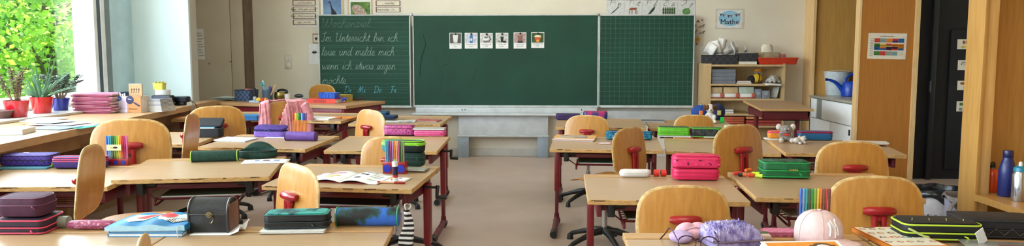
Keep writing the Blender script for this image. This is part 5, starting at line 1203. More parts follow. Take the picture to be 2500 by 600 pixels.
part('bar', MB().tube(catmull([(-.055, 0, -.012), (-.05, 0, .016), (.0, 0, .026), (.055, 0, .016), (.062, 0, -.012)], 5), [.010]+[.012]*19+[.010], 0, 10), BLACK, r2)
Mx, w, h = T(690, 707, 249, 229, .07); single('paper_cup', MB().lathe([(w*.4, 0), (w*.5, h), (w*.47, h), (w*.37, .004)], 0, 20), P((206, 200, 196), .6), 'white tumbler right of the brass bowl on the teacher desk', 'cup', mtx=Mx)
for k in range(3):
    Mx, w, h = T(705+k*6, 748-k*2, 248-k, 240, .18); paper(['bottom', 'middle', 'upper'][k]+' greyish paper between the white tumbler and the red binder', Mx @ Matrix.Translation((0, 0, .010*k)) @ R(12-6*k), w, .16, P((176, 178, 188), .8), group='grey papers on the teacher desk', curl=.008)
Mx, w, h = T(706, 732, 247, 238, .06); single('glasses_case', MB().sph((0, 0, .022), .02, 0, (2.8, 1.2, 1.1), 3), P((40, 44, 50), .4), 'dark rounded spectacle case right of the white tumbler', 'case', mtx=Mx @ Matrix.Translation((0, .05, .03)))
Mx, w, h = T(743, 822, 252, 239, .24)
r = root('ring_binder', 'red ring binder lying flat with KUGELN written on its spine', 'binder', mtx=Mx @ R(2))
part('cover', MB().b2(-w/2, -.12, 0, w/2, .12, .003).b2(-w/2, -.12, h-.003, w/2, .12, h).b2(-w/2, -.12, 0, w/2, -.117, h, 0, .001), P((226, 66, 40), .4), r, smooth=False)
part('pages', MB().b2(-w/2+.006, -.11, .004, w/2-.008, .11, h-.004), PAGES, r, smooth=False)
text('KUGELN', h*.78, P((70, 30, 40), .6), r, (-w*.03, -.1206, h*.2))
Mb = Mx @ R(2); topz = h
Mc = Mb @ Matrix.Translation((.03, 0, topz+.001))
r = root('blue_tray', 'blue translucent plastic tray on the red ring binder', 'tray', mtx=Mc)
BLUP = P((40, 96, 200), .3)
m = MB(); m.loft(.2, .12, [(0, .008), (.002, .006), (.055, 0), (.058, -.003), (.055, .003), (.004, .010)], .014); part('tray_body', m, BLUP, r)
for k in range(4): part('rib', MB().box((-.06+.04*k, -.062, .03), (.004, .004, .04), 0), P((70, 130, 226), .3), r)
Mx, w, h = T(800, 846, 249, 231, .16); book('thick yellow-olive book right of the blue tray', Mx @ Matrix.Translation((0, .03, 0)) @ R(-12), w*.8, .15, h, P((196, 178, 74), .5), pages=P((170, 150, 70), .7))
Mx, w, h = T(822, 846, 251, 238, .06); single('blue_ribbon', MB().tube(catmull([(-.06, -.02, .02), (-.01, -.03, .055), (.03, -.02, .03), (.0, .0, .012), (.05, .0, .05), (.03, .01, .012)], 4), .012, 0, 8, flat=.5), M('blue_foil', (30, 44, 150), (50, 80, 200), rough=.3, scale=20), 'crumpled dark blue foil at the end of the red binder', 'foil', mtx=Mx @ Matrix.Translation((0, -.02, .005)))
Mx, w, h = T(842, 874, 246, 238, .14); paper('thin dark red folder leaning at the right end of the teacher desk', Mx @ Matrix.Translation((0, .04, .01)) @ Matrix.Rotation(-.25, 4, 'Y'), w*1.1, .15, P((150, 34, 44), .5), 'folder', 'folder', curl=.0)
# ================================================================== WINDOW BENCH
def B_(x0, x1, yb, yt, d, rz=0, z=ZB): return fitz(z, x0, x1, yb, yt, d, rz)
def pot(label, x0, x1, yb, yt, matc, z=ZS):
    P0 = onz((x0+x1)/2, yb, z); P0.x = max(P0.x, XL+.16); dp = depth(P0); w = (x1-x0)*dp/F; h = (yb-yt)*dp/F*1.0
    r = root('potted_plant', label, 'plant', P0+Vector((0, w*.35, .0)))
    part('pot', MB().lathe([(w*.36, .0005), (w*.38, .003), (w*.5, h), (w*.46, h), (w*.44, h*.86), (.01, h*.86)], 0, 30), P(matc, .18, coat=.6), r)
    part('soil', MB().lathe([(w*.43, h*.85), (w*.43, h*.87), (.01, h*.88)], 0, 20), P((60, 44, 34), .9), r); return r, w, h
ALOE = leafmat('aloe_green', (96, 140, 112), (132, 172, 140), .25); JADE = leafmat('jade_leaf', (104, 124, 76), (140, 110, 82), .3); DRYS = M('woody_stem', (128, 104, 80), rough=.8)
DJADE = leafmat('dark_jade_leaf', (86, 112, 88), (62, 86, 68), .2)
def leafy(r, z0, spread, height, nb, leafm, rs, ll=.022):
    rr = random.Random(rs); st = MB(); lf = MB()
    for k in range(nb):
        a = rr.uniform(0, 2*PI); sp = spread*rr.uniform(.3, 1); hh = height*rr.uniform(.6, 1)
        p0 = Vector((.02*math.cos(a), .02*math.sin(a), z0)); p3 = Vector((sp*math.cos(a), sp*math.sin(a), z0+hh)); pm = (p0+p3)/2+Vector((0, 0, .03))
        pts = catmull([p0, pm, p3], 5); st.tube(pts, [.005-.0003*i for i in range(len(pts))], 0, 6)
        for j in range(int(len(pts)*.35), len(pts)):
            for q in range(4):
                b = rr.uniform(0, 2*PI); dr = Vector((math.cos(b), math.sin(b), rr.uniform(0, .8))).normalized()
                lf.sph(pts[j]+dr*ll*.7, ll*.5, 0, (1.3, .75, .28), 1, rot=dr.to_track_quat('X', 'Z').to_matrix())
    part('stems', st, DRYS, r); part('leaves', lf, leafm, r)
r, w, h = pot('jade plant with brownish leaves in a red pot at the far left of the sill', 0, 56, 287, 246, (200, 26, 44)); leafy(r, h*.87, .15, .25, 12, JADE, 5)
r, w, h = pot('aloe plant with long grey-green spikes in a bright red pot on the sill', 66, 117, 277, 237, (214, 28, 30))
m = MB(); rr = random.Random(11)
for k in range(34):
    a = rr.uniform(0, 2*PI); L = rr.uniform(.12, .30); up = rr.uniform(.35, 1.3); p0 = Vector((.025*math.cos(a), .025*math.sin(a), h*.87)); 
    pts = []; pos = p0.copy(); dr = Vector((math.cos(a)*math.cos(up), math.sin(a)*math.cos(up), math.sin(up)))
    for i in range(8):
        pts.append(pos.copy()); pos += dr*L/7; dr.z -= .10*rr.uniform(.4, 1.4); dr.normalize()
    m.tube(pts, [.009, .011, .0105, .0095, .008, .006, .004, .001], 0, 6, flat=.45)
for a, L in ((.1, .38), (.9, .36), (2.0, .3)):
    pts = [Vector((.02*math.cos(a)+t*L*.35*math.cos(a), .02*math.sin(a), h*.87+L*t)) for t in [i/7 for i in range(8)]]; m.tube(pts, [.011, .013, .012, .011, .009, .007, .004, .001], 0, 6, flat=.45)
part('leaves', m, ALOE, r)
r, w, h = pot('dark money plant in a glossy blue pot on the sill', 118, 160, 270, 240, (24, 50, 160)); leafy(r, h*.87, .2, .2, 14, DJADE, 8, .026)
P0 = onz(4, 297, ZB+.0); r = root('brown_bowl', 'small brown bowl cut by the left edge beside the jade plant', 'bowl', (P0.x-.02, P0.y+.05, ZB+.0006)); part('bowl', MB().lathe([(.03, 0), (.034, .004), (.055, .06), (.06, .075), (.054, .075), (.03, .01)], 0, 22), P((96, 60, 48), .4), r); part('rim', MB().tube([(.058*math.cos(t), .058*math.sin(t), .076) for t in [2*PI*i/20 for i in range(20)]], .004, 0, 6, closed=True), P((160, 130, 130), .5), r)
# loose papers
cols = [(214, 218, 222), (206, 214, 222), (52, 190, 168), (226, 228, 226), (120, 160, 190), (222, 190, 196)]
labs = ['turquoise green folder under the white papers on the bench', 'thin dark edged folder at the bottom of the bench papers', 'white printed sheet on the turquoise folder', 'pinkish sheet peeking out at the right of the bench papers', 'bluish sheet at the back left of the bench papers', 'top white sheet of the bench papers nearest the plants']
spec = [(95, 205, 314, 2, .26, 0, 0), (50, 160, 317, 4, .2, -8, .002), (60, 180, 309, 0, .24, -10, .008), (100, 212, 309, 5, .18, 14, .001), (50, 120, 298, 1, .24, 10, .012), (40, 150, 306, 3, .22, -20, .016)]
for (x0, x1, yb, ci, d, a, dz), lb in zip(spec, labs):
    Mx, w, h = B_(x0, x1, yb, yb-4, d, 0); paper(lb, Mx @ Matrix.Translation((0, 0, dz)) @ R(a), w, d, P(cols[ci], .7), 'paper_sheet' if 'folder' not in lb else 'folder', 'paper' if 'folder' not in lb else 'folder', curl=.002)
Mx, w, h = B_(-20, 38, 330, 306, .22); book('pale blue and white wrapped book at the left edge of the bench', Mx @ R(15), w, .2, .03, P((170, 206, 226), .5), pages=PAGES)
# stack of pink exercise books
Mx, w, h = B_(172, 280, 277, 222, .3)
PK = M('pink_books', (196, 124, 148), (170, 92, 116), scale=6, rough=.6); PK2 = M('dark_pink_books', (160, 50, 78), (140, 60, 100), scale=6, rough=.6)
n = 14; hh = h/n*1.0; ORD = 'lowest,second,third,fourth,fifth,sixth,seventh,eighth,ninth,tenth,eleventh,twelfth,thirteenth'.split(',')
for k in range(n):
    dx = random.uniform(-.012, .012)
    lb = 'topmost pink exercise book of the tall stack on the window bench' if k == n-1 else ORD[k]+' pink exercise book from the bottom of the tall stack on the window bench'
    m = MB(); ww = w*.9; dd = .3
    Mk = Mx @ Matrix.Translation((dx, .0, hh*k)) @ R(random.uniform(-5, 5)+(3 if k % 2 else -3))
    bow = .006*k/n
    b = root('exercise_book', lb, 'exercise book', group='pink exercise books in the tall stack', mtx=Mk)
    m.grid(10, 2, lambda u, v: Vector(((u-.5)*ww, (v-.5)*dd, hh*.86-bow*math.sin(u*PI)+.004*math.sin(u*5+k)*.5))); m.grid(10, 2, lambda u, v: Vector(((u-.5)*ww, (v-.5)*dd, hh*.02*0+.0008-bow*math.sin(u*PI)*0+.004*math.sin(u*5+k)*.0)))
    part('cover', MB().box((0, 0, hh*.9), (ww, dd, .0012), 0).box((0, 0, .0008), (ww, dd, .0012), 0).box((0, -dd/2+.0006, hh*.46), (ww, .0012, hh*.9)), PK if k % 3 else PK2, b, smooth=False)
    m.bm.free(); part('pages', MB().box((0, .002, hh*.45), (ww*.98, dd*.97, hh*.82)), PAGES, b, smooth=False)
# cardboard magazine box with booklets
Mx, w, h = B_(283, 347, 275, 232, .13)
r = root('cardboard_display_box', 'cardboard box with lilac side and orange front holding booklets on the bench', 'box', mtx=Mx @ R(-2))
ORB = P((206, 146, 92), .7); LIL = P((214, 200, 226), .7)
w1 = w*.45; w2 = w*.55; tt = .003
m = MB(); m.b2(-w/2, -.065, 0, -w/2+w1, -.065+tt, h, 0); part('lilac_side', m, LIL, r, smooth=False)
m = MB(); m.b2(-w/2+w1, -.065, 0, w/2, -.065+tt, h*1.02); part('orange_side', m, ORB, r, smooth=False)
m = MB(); m.b2(-w/2, .065-tt, 0, w/2, .065, h); m.b2(-w/2, -.065+tt, 0, -w/2+tt, .065-tt, h); m.b2(w/2-tt, -.065+tt, 0, w/2, .065-tt, h); m.b2(-w/2, -.065, 0, w/2, .065, .002); part('walls', m, P((226, 214, 206), .7), r, smooth=False)
m = MB(); m.sph((-w/2+.03, -.0655, h*.86), .022, 0, (1.1, .05, .9)); m.sph((.015, -.0655, h*.78), .035, 1, (1.0, .05, 1.0)); m.tube([(.05, -.067, h*.62), (.075, -.067, h*.5), (.095, -.067, h*.42)], .006, 1, 6)
for k in range(8): m.box((-w/2+w1*.6, -.0658, h*(.7-k*.07)), (w1*.5, .001, .002), 2)
part('print', m, [P((40, 100, 190), .6), P((50, 50, 90), .6), P((170, 164, 190), .6)], r)
text('Mathematik 2', h*.11, P((80, 40, 30), .6), r, (w*.2, -.0665, h*.2)); text('Flex', h*.12, P((230, 230, 240), .6), r, (-w/2+.03, -.0668, h*.82)); text('Flex', h*.14, P((230, 230, 240), .6), r, (.015, -.0685, h*.78))
x = -w/2+.012
for k in range(5):
    hh2 = .15+.006*(k % 3); Mk = Mx @ R(-2) @ Matrix.Translation((x+k*.019, .0, .004)) @ Matrix.Rotation(-.12, 4, 'Y')
    b = root('booklet', ['first', 'second', 'third', 'fourth', 'fifth'][k]+' white booklet from the left standing in the cardboard box', 'booklet', group='booklets in the cardboard box', mtx=Mk)
    part('cover', MB().b2(-.008, -.055, 0, -.0068, .055, hh2).b2(.0068, -.055, 0, .008, .055, hh2), P((46, 70, 110), .6), b, smooth=False); part('pages', MB().b2(-.0066, -.054, .0, .0066, .054, hh2-.002), PAPER, b, smooth=False)
Mk = Mx @ R(-2) @ Matrix.Translation((w*.22, .0, .004))
b = root('booklet', 'beige booklet with small figures on its front standing in the cardboard box', 'booklet', mtx=Mk)
part('cover', MB().box((0, -.03, .115-.0), (w*.52, .012, .225), 0, .001), P((196, 160, 116), .7), b, smooth=False); part('pages', MB().box((0, -.03, .2285), (w*.5, .01, .002)), PAPER, b, smooth=False)
m = MB()
for k in range(4): m.sph((-.03+k*.02, -.037, .185), .006, 0, (1, .3, 1)); m.tube([(-.03+k*.02, -.037, .18), (-.03+k*.02, -.037, .165), (-.036+k*.02, -.037, .155)], .0015, 0, 5)
part('figures', m, P((70, 50, 46), .7), b)
# stack of grey booklets, speaker, bucket, projector remote things
Mx, w, h = B_(350, 399, 273, 237, .2)
n = 10; hh = h/n
for k in range(n):
    lb = {0: 'lowest booklet of the short grey stack on the bench', n-1: 'topmost booklet of the short grey stack on the bench'}.get(k, ORD[k]+' booklet from the bottom of the short grey stack beside the cardboard box')
    b = root('booklet', lb, 'booklet', group='booklets in the short grey stack', mtx=Mx @ Matrix.Translation((.012-.003*k, .0, hh*k)) @ R(-6+k*.6))
    part('cover', MB().box((0, 0, hh*.9), (w*.9, .2, .0014)).box((0, 0, .001), (w*.9, .2, .0014)), P((84, 92, 116), .6) if k > 3 else P((190, 180, 170), .6), b, smooth=False); part('pages', MB().box((0, 0, hh*.46), (w*.88, .195, hh*.8)), PAPER, b, smooth=False)
Mx, w, h = B_(350, 402, 262, 234, .09); Mx = Mx @ Matrix.Translation((0, .12, 0))
r = root('loudspeaker', 'black rounded loudspeaker box behind the grey booklet stack', 'speaker', mtx=Mx); part('body', MB().loft(w, .08, [(0, .006), (.004, .001), (h*.9, 0), (h*1.0, .004), (h*1.06, .014)], .02), BLACK, r); part('grille', MB().box((0, -.041, h*.5), (w*.8, .003, h*.7), 0, .001), M('grille_black', (34, 36, 40), (18, 18, 20), kind='checker', scale=200, rough=.6), r)
q_ = onz(347, 262, ZB); 
r = root('yellow_basket', 'small yellow plastic basket on a white roll behind the cardboard box', 'basket', (q_.x+.02, q_.y+.28, ZB+.145)); part('basket', MB().loft(.10, .08, [(0, .006), (.06, 0), (.062, -.002), (.06, .003), (.004, .010)], .012), P((216, 206, 92), .5), r)
m = MB()
for k in range(3): m.box((-.03+k*.03, 0, .06), (.006, .05, .03), 0, .002)
part('dividers', m, P((226, 220, 130), .5), r)
r = root('white_roll', 'white paper roll standing behind the cardboard box and carrying the yellow basket', 'roll', (q_.x+.05, q_.y+.28, ZB+.0006)); part('roll', MB().lathe([(.065, 0), (.065, .143)], 0, 28), PAPER, r); part('core', MB().lathe([(.02, .1435), (.018, .144)], 0, 16), P((150, 130, 110), .8), r)
Mx, w, h = B_(413, 458, 258, 241, .10); Mx = Mx @ Matrix.Translation((0, .0, .0))
r = root('document_camera', 'black cable device at the front end of the bench by the pale pier', 'device', mtx=Mx)
part('body', MB().loft(w, .09, [(.03, .012), (.036, .003), (.05, 0), (.078, .002), (.084, .012)], .03), C('glossy_black', (26, 34, 46), (20, 26, 38), rough=.25), r); part('stand', MB().box((-.0, 0, .016), (w*.5, .06, .03), 0, .006), BLACK, r)
cu = MB(); cu.tube(catmull([(.05, -.0, .06), (.10, -.02, .06), (.135, -.05, .0), (.14, -.10, -.10), (.14, -.03, -.12), (.14, .03, -.05), (.12, .0, .03), (.05, -.02, .04)], 6), .0035, 0, 6)
cu2 = MB(); cu2.tube(catmull([(-.05, .0, .04), (-.1, .02, .006), (-.12, -.03, .006), (-.05, -.05, .006), (.0, -.06, .006)], 5), .0035, 0, 6)
part('cable', cu, BLACK, r); part('cable', cu2, BLACK, r)
q_ = onz(398, 256, ZB); single('flat_remote', MB().box((0, 0, .006), (.16, .07, .011), 0, .004), BLACK, 'flat black adapter lying left of the cable device on the bench', 'adapter', (q_.x+.03, q_.y+.05, ZB+.0006), .2)
# ================================================================== RIGHT HALF OF THE CLASS
# R4a
Mx, w, h = fit('R4a', 1357, 1416, 292, 275, .09, 'ledge'); wallet('dark violet pencil case at the left end of the back row desk', Mx, w, .09, .05, C('deep_violet', (52, 30, 84), (40, 22, 68), scale=40, rough=.6), P((70, 46, 110), .6))
Mx, w, h = fit('R4a', 1424, 1483, 291, 271, .07, 'ledge')
pencil_case('blue and pink shimmering rounded pencil case on the back row desk right of the aisle', Mx, w, .07, h, M('pink_blue_shimmer', (26, 60, 130), (176, 40, 120), kind='wave', scale=3, rough=.35, c3=(70, 40, 120)), P((190, 60, 90), .5), (.8,), rc=.03)
single('pink_pompom', MB().sph((0, 0, .016), .017, 0, (1.2, 1, 1), 2).sph((.02, .004, .012), .012, 0, (1, 1, 1), 2), P((230, 130, 140), .8), 'small salmon pink pompom in front of the shimmering blue case', 'pompom', mtx=fit('R4a', 1432, 1448, 295, 284, .03, 'top')[0])
# R3a
Mx, w, h = fit('R3a', 1350, 1452, 344, 334, .15); 
for k, (lb, c, dx) in enumerate((('white and pink booklet under the yellowish one, third row right of the aisle', (220, 190, 196), 0), ('yellow-orange magazine with a grey cover picture, third row right of the aisle', (222, 166, 92), .008))):
    b = book(lb, Mx @ Matrix.Translation((dx, .005*k, .007*k)) @ R(-8+2*k), w, .16, .006 if k == 0 else .012, P(c, .6), 'magazine', 'magazine')
    if k: part('cover_print', MB().box((-.01, .0, .0125), (w*.66, .11, .0008)), M('grey_cover_picture', (186, 176, 160), (120, 110, 104), scale=14, rough=.6), b, smooth=False)
Mx, w, h = fit('R3a', 1480, 1592, 341, 320, .12, 'ledge')
r = pencil_case('turquoise blue soft case behind the strongly turned chair, third row right of the aisle', Mx, w, .09, h, M('turquoise_print', (24, 140, 170), (16, 70, 110), scale=40, rough=.6, lo=.45, hi=.6), P((20, 80, 120), .5), (.75,), rc=.02)
text('ERGOBAG', h*.5, P((150, 214, 220), .6), r, (-w*.22, -.0465, h*.22)) if False else text('SHARK', h*.5, P((150, 214, 220), .6), r, (-w*.25, -.0468, h*.18), name='lettering')
P_, tilt, rz = S('R3a', 1485, 353)
for i, (lb, c1, a, px) in enumerate((('white and pink stick pen lying left of the strongly turned chair', (236, 214, 220), .05, 1484), ('pink clicker pen lying close to the strongly turned chair', (220, 90, 140), -.25, 1510))):
    P_, tilt, rz = S('R3a', px, 352)
    o = root('pen', lb, 'pen', mtx=Matrix.Translation(P_+Vector((0, .0, .007))) @ Matrix.Rotation(a, 4, 'Z') @ Matrix.Rotation(PI/2, 4, 'Y') @ Matrix.Translation((0, 0, -.06)))
    b, k = pen_meshes(.12, .0065, .35); part('barrel', b, P(c1, .4), o); part('cap', k, P((222, 120, 150), .4), o)
# R4b
Mx, w, h = fit('R4b', 1567, 1624, 299, 288, .13, 'top'); book('dark grey notebook with white pages on the back row desk left of the blue bag', Mx @ R(-4), w, .12, .012, P((96, 104, 112), .6), 'notebook', 'notebook')
Mx, w, h = fit('R4b', 1692, 1732, 292, 256, .12, 'ledge')
r = root('blue_bag', 'bright blue rounded bag with a grey zipper loop beside the dog plush', 'bag', mtx=Mx)
part('body', MB().sph((0, 0, h*.5), 1, 0, (w*.56, .05, h*.52), 3), C('royal_blue_fabric', (22, 72, 156), (16, 56, 130), scale=30, rough=.7), r)
part('loop', MB().tube([(.01+.012*math.cos(t), 0, h*1.0+.014*math.sin(t)) for t in [PI*i/8 for i in range(9)]], .003, 0, 6), STEEL, r)
Mx, w, h = fit('R4b', 1742, 1766, 294, 252, .1, 'ledge')
r = root('navy_bag', 'dark navy rounded bag with yellow label behind the dog plush', 'bag', mtx=Mx)
part('body', MB().sph((0, 0, h*.5), 1, 0, (w*.75, .05, h*.52), 3), C('navy_bag_fabric', (22, 40, 84), (14, 26, 62), scale=30, rough=.7), r)
part('label_patch', MB().box((.005, -.05, h*.46), (.035, .006, .045), 0, .002), P((214, 206, 120), .6), r, 'yellow label')
# dog plush
Mx, w, h = fit('R4b', 1716, 1752, 301, 243, .08, 'top'); k = h*.88
r = root('dog_plush', 'small white and brown dog plush toy sitting between the blue and navy bags', 'plush toy', mtx=Mx)
WF_ = M('white_plush', (226, 222, 214), (206, 200, 190), scale=60, rough=.95, bump=.6); BF = M('brown_plush', (112, 70, 46), (84, 50, 34), scale=60, rough=.95, bump=.6)
m = MB(); m.sph((0, 0, k*.28), k*.24, 0, (1, .85, 1.15)).sph((0, -.01, k*.72), k*.22, 0, (1.05, .95, 1)).sph((0, -k*.2, k*.64), k*.09, 0, (1, 1.1, .8))
for s in (-1, 1): m.sph((s*k*.2, -k*.16, k*.3), k*.09, 0, (1, 1, 1.5)); m.sph((s*k*.22, -k*.2, k*.08), k*.11, 0, (.9, 1.5, .75))
remesh(part('body', m, WF_, r), .006)
m = MB()
for s in (-1, 1): m.sph((s*k*.13, -k*.15, k*.76), k*.125, 0, (.9, .75, 1.15)); m.sph((s*k*.27, -.01, k*.74), k*.13, 0, (.55, .8, 1.3))
part('ear_and_eye_patches', m, BF, r, 'brown patches and ears')
for s in (-1, 1): part('eye', MB().sph((s*k*.1, -k*.215, k*.74), k*.04, 0), BLACK, r)
part('nose', MB().sph((0, -k*.3, k*.66), k*.035, 0), BLACK, r)
def hl(label, key, x0, x1, yb, yt, c, pref=None, cap=None):
    Mx, w, h = fit(key, x0, x1, yb, yt, .015, pref); r = root('highlighter', label, 'highlighter', mtx=Mx)
    part('barrel', MB().loft(w, .016, [(0, .001), (.002, 0), (h*.6, 0)], .005), P(c, .35), r); part('cap', MB().loft(w*.94, .015, [(h*.6, 0), (h*.97, .001), (h, .003)], .005), P(cap or c, .35), r)
hl('black highlighter with an orange cap standing in front of the blue bag', 'R4b', 1706, 1716, 294, 270, (30, 30, 34), cap=(240, 120, 50), pref='top')
hl('bright green marker standing right of the dog plush', 'R4b', 1758, 1768, 300, 286, (40, 214, 90), pref='top')
Mx, w, h = fit('R4b', 1727, 1745, 300, 279, .04, 'top')
r = root('pencil_sharpener', 'black and grey box shaped sharpener standing in front of the dog plush', 'sharpener', mtx=Mx); part('container', MB().box((0, 0, h*.3), (w, .03, h*.58), 0, .003), P((150, 160, 160), .3), r); part('head', MB().box((0, 0, h*.78), (w*.96, .03, h*.4), 0, .003), BLACK, r)
# R3b
Mx, w, h = fit('R3b', 1606, 1686, 335, 326, .12, 'ledge'); book('white notebook under the lime green pencil case', Mx, w, .11, .010, PAPER, 'notebook', 'notebook', pages=PAPER)
LG = M('lime_fabric', (104, 196, 44), (84, 172, 34), scale=40, rough=.6)
wallet('lime green zipped pencil case with a dark lid, third row', Mx @ Matrix.Translation((-.004, 0, .011)) @ R(1), w*.95, .10, .062, LG, P((130, 214, 60), .5), M('dark_lid_print', (30, 50, 40), (50, 110, 50), scale=20, rough=.6))
Mx, w, h = fit('R3b', 1687, 1762, 336, 310, .08, 'ledge')
pencil_case('black patterned pencil case with a green rim right of the lime green one', Mx, w, .08, h, M('black_camouflage', (22, 24, 26), (52, 58, 56), scale=30, rough=.6, lo=.45, hi=.6), P((90, 176, 60), .5), (.9, .1), rc=.03, trimr=.003)
m = MB(); m.tube([(-.05, 0, .005), (.05, .005, .005)], .005, 0, 8)
P_, tilt, rz = S('R3b', 1735, 337); single('white_pen', m, P((230, 230, 230), .4), 'white pen lying in front of the black pencil case with the green rim', 'pen', P_+Vector((0, -.0, .001)))
Mx, w, h = fit('R3b', 1770, 1822, 322, 305, .09, 'ledge'); pencil_case('cream pencil case with faint flowers partly behind the turned chair', Mx @ Matrix.Translation((0, .0, 0)), w, .07, h, M('cream_flowers', (228, 222, 200), (170, 176, 130), kind='voronoi', scale=30, rough=.7, lo=.1, hi=.3), P((230, 222, 200), .6), (.7,))
# R3c
Mx, w, h = fit('R3c', 1872, 1945, 342, 336, .10, 'ledge'); book('white pad under the orange checked case beside the koala', Mx, w, .09, .007, PAPER, 'notepad', 'notepad', pages=PAPER)
pencil_case('orange checked pencil case with a hot pink end beside the koala', Mx @ Matrix.Translation((-.0, .01, .008)), w*.8, .06, .052, M('orange_check', (232, 150, 40), (206, 120, 30), kind='checker', scale=90, rough=.6), P((230, 50, 130), .5), (.8,), rc=.02)
def plush_face(r, c, k, fur, eyes=True):
    for s in (-1, 1):
        part('eye', MB().sph((c[0]+s*k*.42, c[1]-k*.86, c[2]+k*.15), k*.17, 0), P((236, 236, 232), .4), r); part('pupil', MB().sph((c[0]+s*k*.40, c[1]-k*1.0, c[2]+k*.13), k*.09, 0), BLACK, r)
    part('nose', MB().sph((c[0], c[1]-k*1.02, c[2]-k*.12), k*.17, 0, (1, .7, 1.5)), BLACK, r)
Mx, w, h = fit('R3c', 1899, 1943, 350, 301, .1, 'top'); k = h
GF = M('grey_plush', (150, 142, 138), (122, 114, 110), scale=70, rough=.95, bump=.6); LF = M('light_plush', (216, 208, 200), (196, 188, 178), scale=70, rough=.95, bump=.6)
r = root('koala_plush', 'grey koala plush toy with a red bow sitting on the desk by the orange partition', 'plush toy', mtx=Mx)
m = MB(); m.sph((0, 0, k*.3), k*.29, 0, (1.05, .85, 1.0)).sph((0, -.005, k*.68), k*.27, 0, (1.15, .9, .95))
for s in (-1, 1): m.sph((s*k*.28, -k*.1, k*.42), k*.1, 0, (1, 1, 1.5)); m.sph((s*k*.26, -k*.16, k*.16), k*.13, 0, (.95, 1.5, .9))
remesh(part('body', m, GF, r), .0045)
for s in (-1, 1):
    part('ear', MB().sph((s*k*.36, 0, k*.82), k*.15, 0, (1, .55, 1.15)), LF, r, 'fluffy pale ear'); part('sole', MB().sph((s*k*.27, -k*.34, k*.15), k*.12, 0, (1, .5, 1.05)), LF, r, 'pale round foot')
plush_face(r, (0, -.01, k*.7), k*.21, GF)
m = MB(); m.sph((0, -k*.24, k*.44), k*.05, 0)
for s in (-1, 1): m.rings([[Vector((s*k*a, -k*.24+dy, k*(.44+b))) for a, b, dy in ((.02, .02, -.004), (.02, -.02, -.004), (.02, -.02, .008), (.02, .02, .008))], [Vector((s*k*a, -k*.22+dy, k*(.44+b))) for a, b, dy in ((.17, .08, -.004), (.17, -.07, -.004), (.17, -.07, .008), (.17, .08, .008))]])
part('bow', m, P((206, 60, 44), .6), r)
Mx, w, h = fit('R3c', 1938, 1969, 352, 331, .06, 'top'); k = h
r = root('small_plush', 'tiny pale plush animal lying right of the koala', 'plush toy', mtx=Mx @ R(30))
m = MB(); m.sph((-.02, 0, k*.45), k*.42, 0, (1.2, .9, .9)).sph((.02, -.01, k*.5), k*.45, 0)
for s in (-1, 1): m.sph((-.0+s*.02, -.03, k*.16), k*.18, 0, (1, 1.3, .9))
m.sph((0, -.0, k*.85), k*.16).sph((.045, 0, k*.8), k*.16); remesh(part('body', m, LF, r), .003)
plush_face(r, (.022, -.012, k*.5), k*.4, LF)
Mx, w, h = fit('R3c', 1952, 2032, 343, 319, .08, 'ledge')
pencil_case('blue mesh pattern pencil case with a red zip right of the plush animals', Mx, w, .08, h, M('blue_mesh', (16, 60, 110), (40, 130, 180), kind='checker', scale=110, rough=.5), P((150, 34, 80), .5), (.92, .84), rc=.025)
single('bead', MB().sph((0, 0, .006), .006), P((200, 190, 170), .5), 'tiny pale bead lying right of the small plush animal', 'bead', S('R3c', 1979, 348)[0])
Mx, w, h = fit('R3c', 2068, 2172, 354, 342, .14, 'ledge')
for kk, (lb, c) in enumerate((('orange-white magazine at the bottom of the pile beside the orange partition', (214, 150, 96)), ('white paper on the magazine pile beside the orange partition', (226, 214, 200)))):
    book(lb, Mx @ Matrix.Translation((.006*kk, -.0, .0085*kk)) @ R(-3-5*kk), w*.95, .11, .007, P(c, .6), 'magazine', 'magazine')
# R2a
Mx, w, h = fit('R2a', 1513, 1591, 433, 412, .06, 'ledge')
r = root('glasses_case', 'white oval hard case at the back of the desk beside the aisle', 'case', mtx=Mx); WP = P((226, 222, 220), .35)
part('lower_shell', MB().loft(w, .06, [(0, .010), (.004, .004), (h*.4, 0), (h*.5, 0)], .03), WP, r); part('upper_shell', MB().loft(w, .06, [(h*.52, 0), (h*.62, 0), (h*.9, .006), (h*1.0, .018)], .03), WP, r)
for i, px in enumerate((1604, 1621)):
    P_, tl, rz = S('R2a', px, 433, 'ledge'); single('tape_roll', MB().cyl((0, 0, .019), .018, .026, 0, 20, 'x').cyl((.0135 if i == 0 else -.0135, 0, .019), .006, .002, 1, 12, 'x'), [P((206, 44, 34), .4), P((60, 20, 20), .5)], ['left', 'right'][i]+' half of the red round sharpener between white oval case and pink double case', 'sharpener', P_+Vector((0, .02, .001)), group='red cylinder pieces')
PKF = M('hot_pink_hearts', (226, 36, 96), (210, 28, 84), scale=20, rough=.5, bump=.2); PKH = M('pink_dotted', (222, 40, 100), (120, 20, 50), kind='voronoi', scale=32, rough=.5, lo=.12, hi=.2)
MATS['pink_dotted'].node_tree.nodes['Color Ramp'].color_ramp.elements[0].color = lin((130, 24, 56)); MATS['pink_dotted'].node_tree.nodes['Color Ramp'].color_ramp.elements[1].color = lin((224, 44, 104))
Mx, w, h = fit('R2a', 1646, 1756, 440, 378, .10, 'ledge')
pencil_case('hot pink zipped pencil case, lower one of the pink double stack', Mx, w, .10, h*.48, PKF, P((196, 20, 70), .5), (.35, .7), rc=.025, dome=0)
pkc = pencil_case('hot pink heart pattern pencil case, upper one of the pink double stack', Mx @ Matrix.Translation((.002, 0, h*.48+.003)) @ R(-2), w*1.04, .10, h*.52, PKH, P((214, 40, 90), .5), (.75, .2), rc=.025, lid=PKF)
m = MB()
